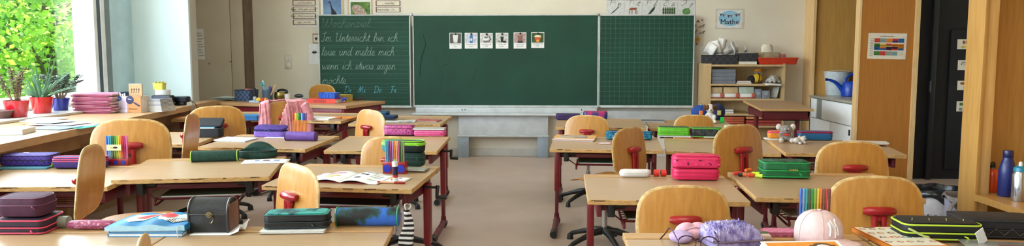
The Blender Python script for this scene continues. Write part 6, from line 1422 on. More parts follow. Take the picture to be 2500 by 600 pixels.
for k_ in range(12):
    cx = -w*.44+w*.082*k_; cz = h*(.18 if k_ % 2 else .34); q_ = .0055
    m.prism([(cx, cz-q_), (cx+q_, cz+q_*.2), (cx+q_*.55, cz+q_*.8), (cx, cz+q_*.3), (cx-q_*.55, cz+q_*.8), (cx-q_, cz+q_*.2)], -.0522, -.0512, 0 if k_ % 3 else 1)
part('heart_print', m, [P((236, 84, 130), .5), P((96, 20, 44), .5)], pkc, smooth=False)
# R2b
mk = [('coral red', (236, 70, 70), 1800, 428, 20, .045), ('black and orange', (240, 110, 50), 1812, 431, -12, .04), ('orange', (244, 120, 50), 1826, 420, 35, .04), ('red-orange', (240, 80, 50), 1833, 432, 4, .03), ('neon yellow', (206, 240, 40), 1845, 429, -30, .04), ('yellow green', (190, 232, 50), 1858, 427, 60, .04), ('lime yellow', (214, 240, 70), 1853, 434, -20, .035)]
for i, (nm, c, px, py, a, L) in enumerate(mk):
    P_, tl, rz = S('R2b', px, py); o = root('highlighter', nm+' stubby marker in the loose row left of the green wallet case', 'highlighter', mtx=Matrix.Translation(P_+Vector((0, .0, .0105))) @ R(a) @ Matrix.Rotation(PI/2, 4, 'Y') @ Matrix.Translation((0, 0, -L/2)), group='neon stubby markers')
    part('barrel', MB().lathe([(.006, 0), (.0095, .003), (.0095, L*.55)], 0, 12), P(c if i != 1 else (34, 34, 38), .35), o); part('cap', MB().lathe([(.0102, L*.55), (.0102, L*.95), (.007, L)], 0, 12), P(c, .35), o)
Mx, w, h = fit('R2b', 1866, 1979, 435, 396, .13, 'ledge')
GRN = M('green_wallet_fabric', (20, 110, 62), (14, 90, 50), scale=40, rough=.55)
r = wallet('green double pencil case with dark leaf lid standing half open', Mx @ R(-1), w, .12, .078, GRN, P((36, 170, 84), .5), M('dark_leaf_print', (14, 44, 36), (30, 110, 70), scale=26, rough=.6, lo=.42, hi=.6))
for i, c in enumerate(('yellow', 'light green', 'yellow', 'grey', 'orange')):
    o = root('pen', c+' pencil showing in the green double case, %s from the right' % ['first', 'second', 'third', 'fourth', 'fifth'][i], 'pencil', mtx=Mx @ Matrix.Translation((.045-.008*i, -.05, .0405)) @ Matrix.Rotation(PI/2, 4, 'X') @ Matrix.Translation((0, 0, .0)), group='pencils in the green double case'); b, k = pen_meshes(.018, .0032, .3); part('barrel', b, penmat(c), o); part('cap', k, penmat(c), o)
# R1a and R1b
Mx, w, h = fit('R1a', 1953, 2031, 571, 457, .04, 'ledge')
r = root('clear_pen_wallet', 'clear plastic wallet of felt pens standing behind the pale pink cap', 'pen pack', mtx=Mx)
part('wallet', MB().b2(-w/2-.002, -.014, 0, w/2+.002, -.0132, h).b2(-w/2-.002, .0132, 0, w/2+.002, .014, h).b2(-w/2-.002, -.013, 0, -w/2-.001, .013, h).b2(w/2+.001, -.013, 0, w/2+.002, .013, h), CLEAR, r, smooth=False)
part('magenta_tab', MB().box((-w*.42, -.0148, .022), (.012, .001, .035), 0), P((214, 30, 190), .4), r)
pens(Mx, w*.98, h*.97, ['blue', 'light blue', 'turquoise', 'dark green', 'green', 'light green', 'yellow', 'orange', 'brown', 'red', 'dark red'], 'in the clear wallet behind the pink cap', 'felt pens in the clear wallet', capf=.24)
# pink baseball cap
P_, tl, rz = S('R1a', 2014, 600, 'top'); dp = depth(P_); cw = 118*dp/F
r = root('baseball_cap', 'pale pink baseball cap with white monogram lying on the nearest right desk', 'cap', mtx=Matrix.Translation(P_+Vector((0, .06, .002))) @ R(20))
CAPM = M('pale_pink_cotton', (222, 192, 190), (212, 180, 178), scale=60, rough=.85, bump=.2)
cr_ = cw/2; hc = .105
m = MB(); m.lathe([(cr_, .0), (cr_*1.0, .03), (cr_*.97, .055), (cr_*.86, .074), (cr_*.66, .091), (cr_*.38, .102), (.004, hc)], 0, 36, sy=1.0, sx=.96, cap=False); o = part('crown', m, CAPM, r); kk = o.modifiers.new('t', 'SOLIDIFY'); kk.thickness = .002
m = MB()
for k in range(6):
    a = k*PI/3; m.tube([(cr_*.96*q*math.cos(a), cr_*q*math.sin(a), z+.0008) for q, z in ((1.005, .0), (1.005, .03), (.975, .055), (.865, .074), (.665, .091), (.385, .102), (.03, hc))], .0006, 0, 5)
part('seams', m, P((196, 164, 162), .8), r); part('button', MB().sph((0, 0, hc+.001), .007, 0, (1, 1, .5)), CAPM, r)
m = MB(); m.grid(20, 6, lambda u, v: Vector(((cr_*.94+v*.075*math.sin(u*PI)**.5)*math.cos((u-.5)*2.3-PI/2), (cr_*.94+v*.075*math.sin(u*PI)**.5)*math.sin((u-.5)*2.3-PI/2), .006+.018*math.cos((u-.5)*2.6)-.010*v)))
o = part('brim', m, CAPM, r); kk = o.modifiers.new('t', 'SOLIDIFY'); kk.thickness = .004
def capp(a, z):           # point on crown front at angle a from the front, height z
    tb = [(0, 1), (.03, 1), (.055, .97), (.074, .86), (.091, .66), (.102, .38)]; q = 1
    for (z0, r0), (z1, r1) in zip(tb, tb[1:]):
        if z0 <= z <= z1: q = r0+(r1-r0)*(z-z0)/(z1-z0)
    q *= cr_+.002; return Vector((q*math.cos(a-PI/2), q*math.sin(a-PI/2), z))
m = MB()
for pts in ([(-.26, .035), (-.22, .06), (-.26, .078)], [(-.22, .076), (.06, .042), (.12, .036)], [(.12, .036), (.10, .06), (.06, .08)], [(.2, .086), (.0, .062), (-.14, .084)], [(.0, .062), (-.02, .03)]):
    m.tube(catmull([capp(a, z) for a, z in pts], 5), .0026, 0, 6)
part('monogram', m, P((240, 236, 234), .6), r, 'white interlaced monogram')
# lilac fluffy case
P_, tl, rz = S('R1a', 1788, 604, 'top'); dp = depth(P_); w = 134*dp/F
r = root('fluffy_pencil_case', 'lilac fluffy plush pencil case with grey zip at the lower right', 'pencil case', mtx=Matrix.Translation(P_+Vector((0, .05, .001))) @ R(12))
FL = M('lilac_fur', (182, 172, 212), (104, 88, 150), scale=36, rough=.95, bump=1.0, stretch=(1, .5, 1))
m = MB(); nseg = 90
def ff(u, v):
    x = (u-.5); y = (v-.5); e = (1-abs(2*x)**5)*(1-abs(2*y)**5); p = Vector((x*w, y*.14, .028+.036*max(0, e)**.6)); p.z += .016*abs(noise.noise(Vector((x*22, y*10, 2))))*max(0, e)+.010*noise.noise(Vector((x*55, y*26, 5))); return p
m.grid(nseg, 34, ff); o = part('plush_top', m, FL, r)
part('body', MB().loft(w*.99, .138, [(0, .008), (.004, .001), (.028, 0), (.034, .004)], .02), FL, r); part('zip', MB().tube(rings_rr(w*.995, .142, .02, .024, 6), .0035, 0, 6, closed=True), P((120, 100, 130), .5), r)
# pink heart plush pouch
for i, (px, py, cc, sc_, lb) in enumerate(((1700, 594, (226, 176, 190), .05, 'pale pink fluffy heart cushion left of the lilac case'), (1738, 584, (222, 160, 178), .035, 'second smaller pink fluffy piece behind the heart cushion'), (1668, 603, (196, 172, 214), .036, 'pale lilac round soft piece in front of the pink heart cushion'))):
    P_, tl, rz = S('R1a', px, py, 'top' if i != 1 else None)
    m = MB()
    if i < 2: 
        for s in (-1, 1): m.sph((s*sc_*.55, .01, sc_*.62), sc_*.62, 0, (1.15, .9, .8), 3, rot=Matrix.Rotation(s*.4, 3, 'Y'))
        m.sph((0, -.01, sc_*.5), sc_*.6, 0, (1.2, .8, .7), 3)
    else: m.sph((0, 0, sc_*.62), sc_, 0, (1.1, .9, .6), 3)
    r = root('plush_pouch', lb, 'plush', mtx=Matrix.Translation(P_+Vector((0, .05, .001))) @ R(10-15*i)); remesh(part('body', m, M('pink_plush_%d' % i, cc, tuple(int(v*.9) for v in cc), scale=60, rough=.95, bump=.7), r), .004)
    part('stitching', MB().tube([(-sc_*.7, -sc_*.35, sc_*.75), (0, -sc_*.45, sc_*.95), (sc_*.7, -sc_*.35, sc_*.75)], .002, 0, 5), P(tuple(int(v*.8) for v in cc), .8), r)
# glasses
P_, tl, rz = S('R1a', 1640, 612, 'top')
r = root('eyeglasses', 'thin violet metal frame eyeglasses lying at the bottom edge left of the lilac case', 'glasses', mtx=Matrix.Translation(P_+Vector((.02, .02, .002))) @ R(-8))
VM = M('violet_metal', (74, 40, 66), (58, 30, 52), rough=.3, metal=.6, scale=10)
for s in (0, 1):
    part('rim', MB().tube([(.03+s*.07+.028*math.cos(t), -.02+.006*math.sin(t), .026+.022*math.sin(t)) for t in [2*PI*i/20 for i in range(20)]], .0022, 0, 6, closed=True), VM, r)
    part('temple', MB().tube(catmull([(.0+s*.13, -.018, .034), (-.02+s*.14, .03, .06-s*.006), (-.035+s*.15, .08, .03), (-.05+s*.15, .11, .004)], 5), .0022, 0, 6), VM, r)
part('bridge', MB().tube([(.055, -.02, .03), (.065, -.024, .036), (.075, -.02, .03)], .002, 0, 6), VM, r)
# pink checked pouch
Mx, w, h = fit('R1a', 1868, 1952, 578, 566, .06, 'ledge')
pencil_case('flat pink checked pencil case between the lilac case and the clear pen wallet', Mx, w*1.05, .07, .016, M('pink_check', (206, 120, 150), (176, 90, 122), kind='checker', scale=70, rough=.6), P((170, 80, 110), .5), (.6,))
# lip balm like small box between
Mx, w, h = fit('R1a', 1856, 1880, 585, 570, .04, 'top'); single('colour_box', MB().box((0, 0, .008), (.04, .05, .014), 0, .002).box((0, .012, .0165), (.036, .02, .003), 1, .001), [P((220, 196, 180), .5), P((70, 96, 70), .5)], 'small beige and green box beside the lilac case', 'box', mtx=Mx)
# orange book leaning (bottom edge), white spread of picture book
P_, tl, rz = S('R1a', 1968, 640, 'top'); dp = depth(P_)
Mo = Matrix.Translation(P_+Vector((.0, -.06, .03))) @ R(6) @ Matrix.Rotation(math.radians(14), 4, 'X')
wv = 196*dp/F
r = root('picture_book', 'orange picture book with a dark haired figure cut by the bottom edge', 'book', mtx=Mo)
part('pages', MB().b2(-wv/2+.002, -.12, -.008, wv/2-.002, .10, -.001), PAGES, r, smooth=False); part('cover', MB().b2(-wv/2, -.12, -.0, wv/2, .104, .0016).b2(-wv/2, -.12, -.010, wv/2, .104, -.0085), PAPER, r, smooth=False)
m = MB(); m.box((-.0, -.01, .002), (wv*.90, .21, .0008), 0)
hx, hy = wv*.24, .066
m.sph((hx, hy, .003), .024, 1, (1.35, .9, .05)); m.tube([(hx-.03, hy, .003), (hx-.045, hy-.012, .003), (hx-.055, hy-.010, .003)], [.012, .007, .002], 1, 6, flat=.2); m.tube([(hx+.03, hy, .003), (hx+.045, hy-.012, .003), (hx+.055, hy-.006, .003)], [.012, .007, .002], 1, 6, flat=.2)
m.sph((hx, hy-.006, .0045), .019, 2, (1.2, .8, .05)); m.box((hx, hy-.045, .003), (.024, .05, .001), 3)
m.sph((-wv*.28, .052, .003), .022, 4, (1.3, .6, .05)); m.sph((-.0, .055, .003), .018, 5, (1.6, .5, .05)); m.box((-.0, .035, .003), (.05, .03, .001), 5)
part('cover_print', m, [P((226, 142, 42), .5), P((84, 54, 40), .6), P((232, 214, 204), .6), P((130, 40, 80), .6), P((150, 80, 40), .6), P((214, 196, 120), .6)], r)
# white board with figures (book with letters)
A = onz(2078, 553, .645); 
P_, tl, rz = S('R1b', 2190, 590, 'top') if False else (onz(2185, 582, .63), 0, 0)
w = 200*depth(P_)/F
A = onz(2080, 556, .636); w_b = .185; D2 = .26; Mw = Matrix.Translation(A) @ R(4) @ Matrix.Translation((w_b/2, -D2/2, -.013))
r = root('learning_book', 'large white and orange learning book with cartoon heads and coloured letters, lower right', 'book', mtx=Mw)
W2, D2 = .185, .26
part('pages', MB().b2(-W2/2+.002, -D2/2, .001, W2/2-.002, D2/2, .014), PAGES, r, smooth=False)
part('cover', MB().b2(-W2/2, -D2/2, 0, W2/2, D2/2, .0014).b2(-W2/2, -D2/2, .0142, W2/2, D2/2, .016).b2(-W2/2, -D2/2, .0, -W2/2+.0015, D2/2, .016), P((224, 130, 46), .5), r, smooth=False)
m = MB(); m.box((0, 0, .0164), (W2*.93, D2*.95, .0006), 0)
rr = random.Random(4)
for iy in range(4):
    for ix in range(5):
        cx = -W2*.38+ix*W2*.19+rr.uniform(-.004, .004); cy = D2*.38-iy*.058
        if iy == 2: continue
        m.sph((cx, cy, .0168), .011, 1 if rr.random() < .6 else 2, (1.1, .95, .06)); m.sph((cx, cy-.003, .0176), .0075, 3, (1, .9, .06))
m.box((-W2*.2, D2*.46, .017), (.04, .008, .0006), 4)
part('cover_print', m, [P((228, 224, 208), .5), P((150, 90, 50), .6), P((84, 60, 48), .6), P((226, 190, 160), .6), P((110, 50, 40), .6)], r)
for i, (ch, c) in enumerate(zip('ALPHABET', ((90, 60, 60), (190, 70, 50), (206, 100, 50), (190, 60, 50), (90, 150, 130), (60, 110, 120), (60, 70, 110), (180, 60, 60)))):
    text(ch, .028, P(c, .6), r, (-W2*.36+i*.019, D2*.38-.126, .0172), rot=(0, 0, 0), name='cover_letter')
# black neon case
P_ = onz(2308, 590, .626); dp = depth(P_); w = 178*dp/F
DESK_R = DESK['R1b']
Mx = Matrix.Translation(P_+Vector((0, .068, .002))) @ R(-3); w *= 1.04
r = wallet('black pencil case with neon yellow-green binding in front of the bins', Mx, w, .13, .056, C('black_ripstop', (20, 21, 22), (12, 13, 13), scale=60, rough=.55, bump=.3), M('neon_binding', (196, 224, 64), (180, 208, 56), rough=.5), C('black_quilted', (26, 28, 30), (14, 15, 16), scale=30, rough=.6, bump=.5), rc=.028, zc=BLACK)
for k in range(4): m = MB(); m.tube([(-w*.34+k*w*.22, -.02, .0585), (-w*.30+k*w*.22, .0, .0595), (-w*.27+k*w*.22, .02, .0585)], .0012, 0, 5); part('stitching', m, P((190, 206, 120), .6), r)
m = MB(); m.tube(catmull([(-w*.46, -.066, .04), (-w*.40, -.068, .034), (-w*.28, -.068, .018), (-w*.18, -.066, .012)], 4), [.002]+[.004]*11+[.001], 0, 6)
part('stitching', m, P((190, 206, 120), .6), r)
P_ = onz(2462, 592, .626); dp = depth(P_)
Mx = Matrix.Translation(P_+Vector((.02, .12, .002))) @ R(-6)
r = wallet('plain black zigzag stitched pencil case at the right edge behind the grey folder', Mx, .26, .15, .062, C('black_canvas', (20, 22, 28), (13, 14, 19), scale=60, rough=.6, bump=.3), P((26, 28, 34), .6), rc=.03)
m = MB(); m.tube([(-.1+k*.025, -.0765, .012+(.022 if k % 2 else 0)) for k in range(9)], .001, 0, 5); part('zigzag_stitching', m, P((110, 100, 90), .7), r)
P_ = onz(2440, 612, .63); Mx = Matrix.Translation(P_+Vector((.02, .0, .004))) @ R(-13)
r = root('folder', 'grey translucent folder with papers at the bottom right corner', 'folder', mtx=Mx); part('folder_sheet', MB().box((0, 0, .003), (.22, .18, .004), 0, .001), M('grey_translucent', (150, 150, 144), (126, 126, 122), scale=8, rough=.25), r); m = MB(); m.box((.03, .03, .0056), (.08, .03, .0006), 0).box((.04, -.0, .0056), (.1, .012, .0006), 1); part('print', m, [P((120, 70, 70), .6), P((90, 96, 120), .6)], r)
P_ = onz(2398, 597, .63); single('paper_tag', MB().box((0, 0, .03), (.035, .0015, .05), 0), PAPER, 'small white tag standing up beside the black neon bound case', 'tag', mtx=Matrix.Translation(P_+Vector((0, -.01, .004))) @ R(20) @ Matrix.Rotation(-.5, 4, 'Y'))
# ================================================================== SHELF WITH BOTTLES AT THE RIGHT EDGE
SHW = M('shelf_beech', (190, 146, 80), (172, 126, 62), scale=4, stretch=(14, 14, 1), rough=.4, lo=.3, hi=.7)
xs = onz(2372, 478, .49).x; 
Yf = 4.02; xs = ony(2378, 300, Yf).x
r = root('open_shelf', 'tall open beech shelf at the right edge holding drinking bottles', 'shelf', (xs, 0, 0))
zs_ = ony(2375, 470, Yf).z
part('far_side_panel', MB().b2(.079, Yf+.085, 0, .42, Yf+.115, 2.6), SHW, r)
part('front_post', MB().b2(0, Yf-.045, 0, .022, Yf+.115, 2.6, 0, .002), SHW, r, 'narrow front edge strip')
part('front_post', MB().b2(.022, Yf-.035, 0, .078, Yf+.115, 2.6, 0, .002), M('pale_beech_strip', (222, 182, 118), (206, 164, 98), scale=4, stretch=(14, 14, 1), rough=.4), r, 'pale upright strip')
part('back_panel', MB().b2(.42, 1.9, 0, .432, Yf+.115, 2.6), SHW, r)
part('shelf_board', MB().b2(.0, 1.9, zs_-.035, .0785, Yf-.046, zs_).b2(.0785, 1.9, zs_-.035, .42, Yf+.084, zs_), SHW, r, smooth=False)
part('shelf_board', MB().b2(.0, 1.9, .06, .42, Yf-.046, .09, 0, .002), SHW, r)
part('shelf_board', MB().b2(.0, 1.9, 1.75, .42, Yf-.046, 1.78, 0, .002), SHW, r)
part('divider', MB().b2(.006, 3.50, .09, .41, 3.525, zs_-.036, 0, .002), SHW, r)
part('near_side_panel', MB().b2(.006, 1.87, 0, .42, 1.9, 2.6), SHW, r)
def bottle(label, px, yb, prof, mats, zr=zs_, extra=None):
    P_ = onz(px, yb, zr); r = root('drinking_bottle', label, 'bottle', P_+Vector((0, .03, .0006)))
    for nm, pf, m_ in prof: part(nm, MB().lathe(pf, 0, 28), m_, r)
    return r, P_
P_ = onz(2428, 470, zs_); s = depth(P_)/F
rb = 15.5*s; hb_ = 72*s
r, _ = bottle('small orange metal drinking bottle with a black loop cap, leftmost on the shelf', 2428, 470, [('body', [(rb*.9, 0), (rb, .006), (rb, hb_*.62), (rb*.85, hb_*.72), (rb*.45, hb_*.78), (rb*.45, hb_*.8)], P((226, 78, 28), .25, coat=.5)), ('collar', [(rb*.42, hb_*.79), (rb*.42, hb_*.84)], STEEL)], None)
part('loop_cap', MB().lathe([(rb*.38, hb_*.84), (rb*.42, hb_*.86), (rb*.36, hb_*.92), (rb*.1, hb_*.94)], 0, 16).tube([(rb*.34*math.cos(t), 0, hb_*.9+rb*.5*math.sin(t)) for t in [PI*i/10 for i in range(11)]], .004, 0, 6), BLACK, r)
P_ = onz(2464, 481, zs_); s = depth(P_)/F; rb = 18.5*s; hb_ = 113*s
r, _ = bottle('tall dark blue drinking bottle in the middle of the shelf', 2464, 481, [('body', [(rb*.93, 0), (rb, .006), (rb, hb_*.5), (rb*.96, hb_*.6), (rb*.72, hb_*.76), (rb*.58, hb_*.82), (rb*.58, hb_*.85)], M('dark_blue_coat', (22, 38, 104), (18, 32, 92), rough=.35, scale=10)), ('cap', [(rb*.6, hb_*.853), (rb*.62, hb_*.86), (rb*.62, hb_*.98), (rb*.58, hb_)], M('dark_blue_cap', (16, 30, 84), (14, 26, 74), rough=.3, scale=10))], None)
m = MB(); handwrite('bottle', -.0, 0, 0, .012, .10, .0012, m); part('lettering', m, P((150, 160, 200), .5), r, loc=(rb*.55, -rb*.88, hb_*.12), rot=(0, -PI/2, .5))
P_ = onz(2494, 496, zs_); s = depth(P_)/F; rb = 17*s; hb_ = 84*s
r, _ = bottle('silver drinking bottle with a teal lid at the very right edge of the shelf', 2496, 493, [('body', [(rb*.95, 0), (rb, .006), (rb, hb_*.78), (rb*.8, hb_*.84), (rb*.8, hb_*.88)], M('silver_bottle', (190, 192, 196), (170, 172, 178), rough=.22, metal=.9, scale=5)), ('lid', [(rb*.86, hb_*.88), (rb*.9, hb_*.89), (rb*.84, hb_*.99), (rb*.4, hb_*1.04)], P((30, 130, 160), .35))], None)
part('spout', MB().lathe([(rb*.3, hb_*1.03), (rb*.25, hb_*1.14), (rb*.1, hb_*1.17)], 0, 14), P((220, 226, 226), .3), r)
# bins
LIN = M('black_bin_liner', (26, 29, 32), (66, 73, 80), scale=18, rough=.22, lo=.5, hi=.75, bump=1.0, stretch=(1, 1, 3))
LIN2 = M('grey_bin_liner', (150, 142, 140), (110, 102, 102), scale=14, rough=.35, bump=1.0)
def bin_(label, cx, cy, rad, hgt, body, liner, txt=None, drop=.12):
    r = root('waste_bin', label, 'bin', (cx, cy, 0))
    part('body', MB().lathe([(rad*.78, .0), (rad*.8, .004), (rad*.97, hgt-.01), (rad*.93, hgt-.01), (rad*.76, .012)], 0, 36), body, r)
    rr = random.Random(len(label)); ph = [rr.uniform(0, 6) for _ in range(4)]
    def lf(u, v):
        t = 2*PI*u
        if v < .35: q = v/.35; R_ = rad*(.88+.06*q); z = hgt-.1+q*.1+.004
        elif v < .5: q = (v-.35)/.15; R_ = rad*(.94+.10*q); z = hgt+.006+.010*math.sin(q*PI)
        else: q = (v-.5)/.5; R_ = rad*(1.04+.03*math.sin(q*PI)); z = hgt+.006-q*(.03+drop+.03*math.sin(t*2+ph[0])+.02*math.sin(5*t+ph[1]))
        return Vector(((R_+.004*math.sin(13*t+ph[2])*(v > .4))*math.cos(t), (R_+.004*math.sin(11*t+ph[3])*(v > .4))*math.sin(t), z+.004*math.sin(7*t+ph[0])))
    m = MB(); m.grid(64, 18, lf); o = part('bin_liner', m, liner, r); k = o.modifiers.new('t', 'SOLIDIFY'); k.thickness = .0015
    if txt:
        a0 = math.atan2(-cy, -cx); c = [0]
        for i, ch in enumerate(txt):
            a = a0-.62+i*.070; zt2 = hgt*.62; R_ = rad*(.8+.17*.66)+.004
            if ch != ' ': text(ch, .034, P((50, 56, 100), .6), r, (R_*math.cos(a), R_*math.sin(a), zt2), rot=(PI/2, 0, a+PI/2), name='lettering')
    return r
c1 = onz(2292, 459, .41); 
b1 = bin_('white round waste bin with black liner and lettering about paper, left one', c1.x+.0, c1.y+.0, (.165), .395, P((214, 212, 214), .5), LIN, 'Nur für Papier', .0)
c2 = onz(2372, 483, .42)
b2_ = bin_('pale lilac-grey waste bin with a light liner standing beside the shelf', c2.x, c2.y, .14, .42, P((170, 172, 196), .5), LIN2, None, .0)
m = MB(); m.tube(catmull([(-.11, -.07, .42), (-.16, -.09, .39), (-.18, -.10, .33), (-.16, -.11, .28), (-.15, -.11, .33), (-.11, -.10, .385)], 5), .014, 0, 8, flat=.5); part('knotted_liner_end', m, LIN2, b2_, 'knotted liner end')
# ================================================================== COUNTER: bucket and watering can
P_ = onz(2057, 231, .77); P_.x = max(P_.x, 0); q = onplane(2055, 229, Vector((0, 8.2, 0)), Vector((0, 1, 0)))
sc_ = 8.1/F
q = onz(2052, 233, .77)
r = root('bucket', 'white plastic bucket standing on the sink counter behind the watering can', 'bucket', (q.x+.0, q.y+.12, .7706))
part('body', MB().lathe([(.105, 0), (.108, .004), (.145, .26), (.15, .262), (.15, .27), (.14, .27), (.10, .01)], 0, 32), P((206, 218, 226), .4), r)
part('bail', MB().tube(catmull([(-.148, 0, .25), (-.13, -.03, .27), (0, -.05, .285), (.13, -.03, .27), (.148, 0, .25)], 5), .004, 0, 6), P((230, 230, 226), .4), r)
q = onz(2068, 234, .77)
BC = M('blue_can_plastic', (22, 74, 190), (18, 62, 168), rough=.3, scale=5)
r = root('watering_can', 'bright blue plastic watering can with a long spout on the sink counter', 'watering can', (q.x+.02, q.y-.05, .7706))
part('body', MB().lathe([(.085, 0), (.095, .005), (.10, .05), (.092, .13), (.078, .16), (.07, .165), (.066, .16), (.085, .1), (.09, .01)], 0, 28, sx=1.1), BC, r)
part('spout', MB().tube(catmull([(-.08, 0, .05), (-.12, 0, .10), (-.17, -.0, .15), (-.23, 0, .178), (-.27, 0, .185)], 5), [.03-.0010*i for i in range(21)], 0, 12), BC, r)
part('rose', MB().tube([(-.262, 0, .184), (-.285, 0, .188)], [.014, .018], 0, 12), M('rose_dark', (30, 40, 120), rough=.4), r)
part('handle', MB().tube(catmull([(-.07, 0, .15), (-.055, 0, .2), (-.0, 0, .245), (.06, 0, .25), (.115, 0, .2), (.105, 0, .1), (.09, 0, .06)], 5), .011, 0, 10, flat=1.2), BC, r)
# ================================================================== LOW BOOKSHELF AT THE FRONT WALL
YS = 8.6
a = ony(1718, 155, YS); b = ony(1918, 155, YS); w = b.x-a.x; top = a.z
BK = M('pale_birch', (206, 178, 134), (192, 162, 116), scale=4, stretch=(12, 12, 1), rough=.5)
r = root('bookshelf', 'low pale birch bookshelf against the front wall right of the chalkboard', 'shelf', (a.x, YS, 0))
th = .022; wl = ony(1736, 200, YS).x-a.x; 
part('side_panel', MB().b2(-.0, 0, 0, th, .33, top), BK, r); part('side_panel', MB().b2(w-th, 0, 0, w, .33, top), BK, r)
part('side_post', MB().b2(th, .0, 0, wl-.0, .02, top-.001), BK, r, 'broad left front strip')
part('back_panel', MB().b2(th, .32, 0, w-th, .33, top), BK, r)
zsh = [ony(1800, y, YS).z for y in (160, 207, 243, 280)]
for i, z in enumerate(zsh): part('shelf_board', MB().b2(th+.001, -.003 if i else -.004, z-.01, w-th-.001, .32, z+.012), BK, r)
def SH(px0, px1, zi): return ony((px0+px1)/2, 200, YS+.02).x, (px1-px0)*8.62/F, zsh[zi]+.0126
# on top
def SHbox(name, label, cat, px0, px1, zi, hh, d, mat_, y=YS+.15, **k):
    x, ww, z = SH(px0, px1, zi); return x, ww, z
x, ww, z = SH(1723, 1805, 0)
GB = M('grey_woven_box', (58, 58, 64), (44, 44, 50), kind='checker', scale=26, rough=.8)
for (p0, p1, hh, lb) in ((1723, 1801, .105, 'dark woven basket full of crumpled white papers, left on the bookshelf top'), (1804, 1848, .125, 'second smaller dark woven basket on the bookshelf top')):
    x, ww, z = SH(p0, p1, 0); q = root('woven_basket', lb, 'basket', (x, YS+.15, z)); m = MB(); m.loft(ww, .26, [(0, .004), (.002, .001), (hh, -.003), (hh, .004), (.006, .008)], .012); part('body', m, GB, q)
    part('rim', MB().tube(rings_rr(ww+.002, .262, .012, hh, 4), .005, 0, 6, closed=True), M('basket_rim', (40, 40, 46), rough=.8), q)
rr = random.Random(9)
for k, (px, py, a_, sx, sz) in enumerate(((1731, 120, .5, .12, .13), (1746, 116, -.3, .1, .16), (1760, 112, .25, .1, .17), (1778, 122, -.2, .16, .1), (1795, 116, -.45, .09, .16), (1824, 120, .2, .07, .07))):
    pz = zsh[0]+.06; x = ony(px, py, YS+.15).x; zc_ = ony(px, py, YS+.1).z
    m = MB(); m.grid(6, 6, lambda u, v: Vector(((u-.5)*sx, .02*math.sin(u*5+k)+.012*math.cos(v*7), (v-.5)*sz)))
    q = single('paper_bag', m, PAPER, 'crumpled white paper %s sticking out of the dark baskets' % ['at the far left,', 'second from left,', 'third from left,', 'lying wide,', 'with pointed corner,', 'small one right,'][k], 'paper', (x, YS+.07+.025*k, zc_), group='papers in the dark baskets'); q.rotation_euler = (.1, a_, .2*(k-2)); kk = q.modifiers.new('t', 'SOLIDIFY'); kk.thickness = .0015
x, ww, z = SH(1802, 1845, 0); o = book('yellow book lying under the second dark basket front on the bookshelf top', Matrix.Translation((x, YS+.01, z)), ww, .03, .035, P((206, 190, 110), .6))
x, ww, z = SH(1848, 1944, 0)
r = root('red_tray', 'shallow red plastic tray overhanging the right end of the bookshelf top', 'tray', (x+.01, YS+.14, z)); part('tray', MB().loft(ww, .27, [(0, .022), (.003, .018), (.072, .0), (.075, -.006), (.075, .002), (.07, .004), (.006, .022)], .03), P((206, 58, 30), .35), r)
part('rim_lip', MB().tube(rings_rr(ww+.008, .278, .03, .074, 5), .005, 0, 6, closed=True), P((214, 70, 40), .35), r)
x, ww, z = SH(1851, 1906, 0)
r = root('tissue_box', 'patterned beige tissue box with white tissue sticking out in the red tray', 'tissue box', (x, YS+.14, z+.005)); part('box', MB().box((0, 0, .07), (ww, .12, .13), 0, .003), M('tissue_print', (176, 160, 130), (120, 100, 76), scale=12, rough=.7), r)
m = MB(); m.rings([[Vector((.07*math.cos(t), .02*math.sin(t), .136)) for t in [2*PI*i/14 for i in range(14)]], [Vector(((.065+.01*math.sin(3*t))*math.cos(t), .03*math.sin(t), .19)) for t in [2*PI*i/14 for i in range(14)]], [Vector(((.045+.012*math.sin(3*t))*math.cos(t), .02*math.sin(t), .225)) for t in [2*PI*i/14 for i in range(14)]]]); part('tissue', m, PAPERW, r)
x, ww, z = SH(1908, 1920, 0); single('sponge', MB().box((0, 0, .03), (.07, .1, .06), 0, .01), P((176, 110, 110), .7), 'reddish crumpled item beside the tissue box in the red tray', 'sponge', (x, YS+.14, z+.06))
# shelf 1
for k in range(4):
    x, ww, z = SH(1738, 1796, 1); book(['lowest', 'second', 'third', 'topmost'][k]+' grey file of the flat stack on the upper bookshelf board', Matrix.Translation((x-.004*(k % 2), YS+.14, z+.042*k)), ww, .24, .04, P((140, 146, 156), .6), 'file_box', 'file', group='grey files on the upper board', pages=P((120, 126, 138), .7))
x, ww, z = SH(1800, 1834, 1); book('thin dark red book on white paper on the upper bookshelf board', Matrix.Translation((x, YS+.12, z+.018)), ww, .18, .016, P((130, 50, 50), .6)); book('white pad under the thin dark red book on the bookshelf', Matrix.Translation((x, YS+.12, z)), ww*1.05, .2, .016, PAPERW, 'notepad', 'notepad')
x, ww, z = SH(1832, 1866, 1)
r = root('bee_plush', 'yellow and black striped round plush with orange lid jar behind it on the upper board', 'plush toy', (x, YS+.1, z+.008)); part('body', MB().sph((.02, 0, .055), .055, 0, (1.1, .9, 1), 3), P((222, 178, 40), .8), r); part('wing', MB().sph((-.045, -.01, .045), .045, 0, (1.1, .8, .95), 2), BLKF, r); part('stripe', MB().tube([(.03+.002*math.sin(t*3), .051*math.cos(t), .055+.056*math.sin(t)) for t in [2*PI*i/20 for i in range(20)]], .006, 0, 6, closed=True), BLKF, r)
x, ww, z = SH(1848, 1872, 1)
r = root('glass_jar', 'clear jar with an orange lid behind the bee plush', 'jar', (x+.01, YS+.22, z)); part('glass', MB().lathe([(.05, 0), (.052, .005), (.052, .12), (.045, .135)], 0, 22), M('jar_glass', (190, 190, 170), (170, 170, 150), rough=.1, alpha=.35), r); part('lid', MB().lathe([(.05, .136), (.053, .14), (.053, .165), (.05, .168)], 0, 22), P((226, 140, 40), .4), r)
x, ww, z = SH(1872, 1908, 1)
